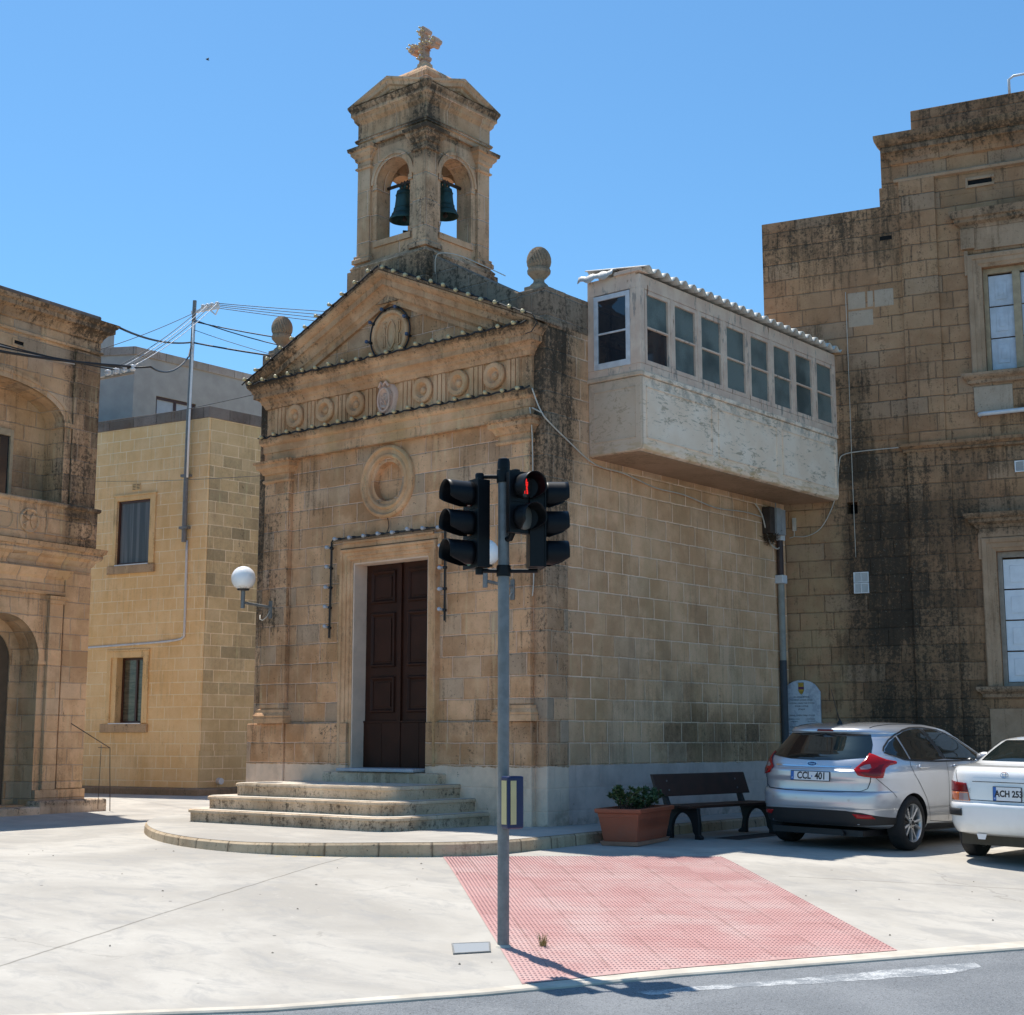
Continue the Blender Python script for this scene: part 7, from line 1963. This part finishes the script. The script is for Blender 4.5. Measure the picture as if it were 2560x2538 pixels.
# parking sensors, roof joints, aerial
for x in (-.5, -.17, .17, .5):
    c1.patch([(x + .014 * math.cos(a), .585 + .014 * math.sin(a)) for a in [k * math.pi / 5 for k in range(10)]], RE, m_alloy, 'parking_sensor', .003, step=.02)
for sx in (-1, 1):
    mb = MB(c1.T); pts = []
    for y in [-.3 + i * .1 for i in range(16)]:
        h = c1.bvh.ray_cast(Vector((sx * .5 + sx * .02 * math.sin(y), y, 3)), Vector((0, 0, -1)))
        if h[0]: pts.append(h[0] + Vector((0, 0, .001)))
    mb.tube(pts, .006, 5); mb.build('roof_strip', m_trimb, t)
h = c1.bvh.ray_cast(Vector((-.0, -.12, 3)), Vector((0, 0, -1)))[0]
mb = MB(c1.T); mb.lathe([(.04, -.01), (.032, .02), (.014, .045), (.009, .06)], 16, Matrix.Translation(h)); mb.tube([h + Vector((0, -.0, .04)), h + Vector((0, -.1, .22)), h + Vector((0, -.2, .42))], [.007, .005, .003], 6); mb.build('aerial', m_trimb, t, smooth=True)
# mirrors
for sx in (-1, 1):
    mb = MB(c1.T); mb.lathe([(.001, -.11), (.07, -.09), (.095, -.02), (.095, .05), (.07, .1), (.001, .115)], 16, Matrix.Translation((sx * 1.0, 1.75, 1.06)) @ Matrix.Rotation(R(90), 4, 'Y') @ Matrix.Diagonal((.8, .7, 1, 1))); mb.box(sx * .88 - .04, sx * .88 + .04, 1.72, 1.78, 1.0, 1.04); mb.build('wing_mirror', m_silver, t, smooth=True)
mb = MB(c1.T); mb.box(-.6, .6, -.7, 3.2, .17, .24); mb.tube([(.35, -.75, .2), (.35, -.2, .22)], .03, 8); mb.build('underbody', m_pblk, t)

# ---- white saloon
WH = (5.87, 1.75)
t2 = thing('parked_car', 'white older four door saloon cut off by the right edge', 'car', (WH[0], WH[1], gz(*WH)), rot=Euler((0, R(1.2), R(-3))), group='cars parked by the chapel')
LV2 = [(.3, -.72, 3.3, .76), (.335, -.84, 3.36, .8), (.42, -.9, 3.4, .83), (.52, -.92, 3.42, .838), (.62, -.922, 3.42, .84), (.66, -.912, 3.42, .84), (.672, -.87, 3.42, .842), (.7, -.862, 3.4, .843), (.8, -.858, 3.36, .845), (.92, -.85, 3.2, .843), (1.0, -.835, 2.95, .836), (1.05, -.8, 2.7, .826), (1.078, -.74, 2.5, .81), (1.093, -.52, 2.4, .785), (1.105, -.33, 2.32, .768), (1.125, -.26, 2.25, .752),
       (1.2, -.13, 2.02, .71), (1.3, .06, 1.74, .657), (1.36, .2, 1.54, .618), (1.39, .33, 1.4, .58), (1.415, .55, 1.25, .5), (1.43, .8, 1.1, .35), (1.434, .9, 1.0, .12)]
vs, fs = car_shell(LV2, 5.0, 4.4, 150, 5)
c2_ = Car(t2, vs, fs, m_wpaint, [(0, .3, .325), (2.6, .3, .325)])
c2_.patch([(-.56, 1.135), (.56, 1.135), (.52, 1.25), (.45, 1.372), (0, 1.385), (-.45, 1.372), (-.52, 1.25)], RE, m_cglass, 'rear_window', .004)
c2_.strip([(-.62, 1.03), (-.55, .85), (-.52, .705), (0, .7), (.52, .705), (.55, .85), (.62, 1.03)], .008, RE, m_seam, 'boot_gap')
c2_.strip([(-.36, .935), (.36, .935)], .035, RE, m_wpaint, 'boot_trim', .012)
c2_.strip([(-.36, .912), (.36, .912)], .006, RE, m_seam, 'boot_trim', .006)
c2_.patch([(-.74, .60), (-.5, .6), (.5, .6), (.74, .6), (.74, .53), (.5, .52), (-.5, .52), (-.74, .53)], RE, m_trimb, 'bumper_strip', .006) if False else None
for sx in (-1, 1):
    f = (lambda P: [(sx * y, z) for y, z in P])
    def D3(P): return P if sx > 0 else [(-x, z) for x, z in P][::-1]
    dd = (sx, -1)
    c2_.patch(D3([(-.28, .89), (-.02, .905), (.1, .905), (.1, .79), (-.31, .79)]), dd, m_redd, 'tail_lamp', .008, thick=.01)
    c2_.patch(D3([(-.31, .785), (.1, .785), (.1, .69), (-.33, .69)]), dd, m_amb, 'indicator_lamp', .008, thick=.01)
    c2_.patch(D3([(-.305, .78), (-.2, .78), (-.2, .695), (-.32, .695)]), dd, m_clr, 'reversing_lamp', .0145)
    c2_.patch(D3([(-.3, .605), (.16, .605), (.38, .61), (.38, .545), (.16, .525), (-.3, .525)]), dd, m_trimb, 'bumper_pad', .012, thick=.01)
    SD = (sx, 0)
    c2_.patch(f([(.02, 1.14), (.22, 1.29), (.36, 1.35), (.62, 1.365), (.68, 1.13)]), SD, m_cglass2, 'side_window', .004)
    c2_.patch(f([(.74, 1.13), (.7, 1.365), (1.1, 1.36), (1.45, 1.27), (1.85, 1.12)]), SD, m_cglass2, 'side_window', .004)
    for P in ([(.05, 1.12), (.1, .9), (.3, .7), (.4, .4)], [(.72, 1.1), (.73, .38)]): c2_.strip(f(P), .006, SD, m_seam, 'door_gap', .0025)
    for y in (0, 2.6): c2_.wheel(sx * .82, y, .295, .18, .18, alloy=False)
pc = c2_.bvh.ray_cast(Vector((0, -4, .79)), Vector((0, 1, 0)))[0]
number_plate(c2_, (.06, pc.y - .004, .785), .02, [('ACH 253', 0, 1)], .34, .165, .098)
pc = c2_.bvh.ray_cast(Vector((0, -4, 1.0)), Vector((0, 1, 0)))[0]
def rings(mb):
    def ring(a, b, cx=0., cy=0.):
        mb.tube([(cx + a * math.cos(k * math.pi / 12), cy + b * math.sin(k * math.pi / 12), .006) for k in range(25)], .004, 5)
    ring(.045, .032); ring(.018, .032); ring(.032, .012, 0, .016)
c2_.flat((.02, pc.y - .002, .995), RE, .2, 'badge', m_chrome, rings)
def axt(mb):
    vs, fs = text_mesh('AX', .045, .001, sx=1.4); mb.add(vs, fs); vs, fs = text_mesh('LIMITED', .016, .001, sx=1.3); mb.add([(v[0], v[1] - .033, v[2]) for v in vs], fs)
pc = c2_.bvh.ray_cast(Vector((-.42, -4, .82)), Vector((0, 1, 0)))
c2_.flat((-.42, pc[0].y - .003, .82), (pc[1].x, pc[1].y), 0, 'badge_letters', m_alloy, axt)
mb = MB(c2_.T); mb.box(-.55, .55, -.75, 3.2, .2, .36); mb.tube([(-.5, -.7, .27), (.5, -.7, .27)], .04, 8); mb.build('underbody', simple('dirty_underbody', (.06, .05, .035), .9), t2)
mb = MB(c2_.T); mb.prism([(-.32, .33), (-.2, .33), (-.22, .27), (-.3, .27)], -.86, -.855); mb.build('tow_bracket', m_wpaint, t2)
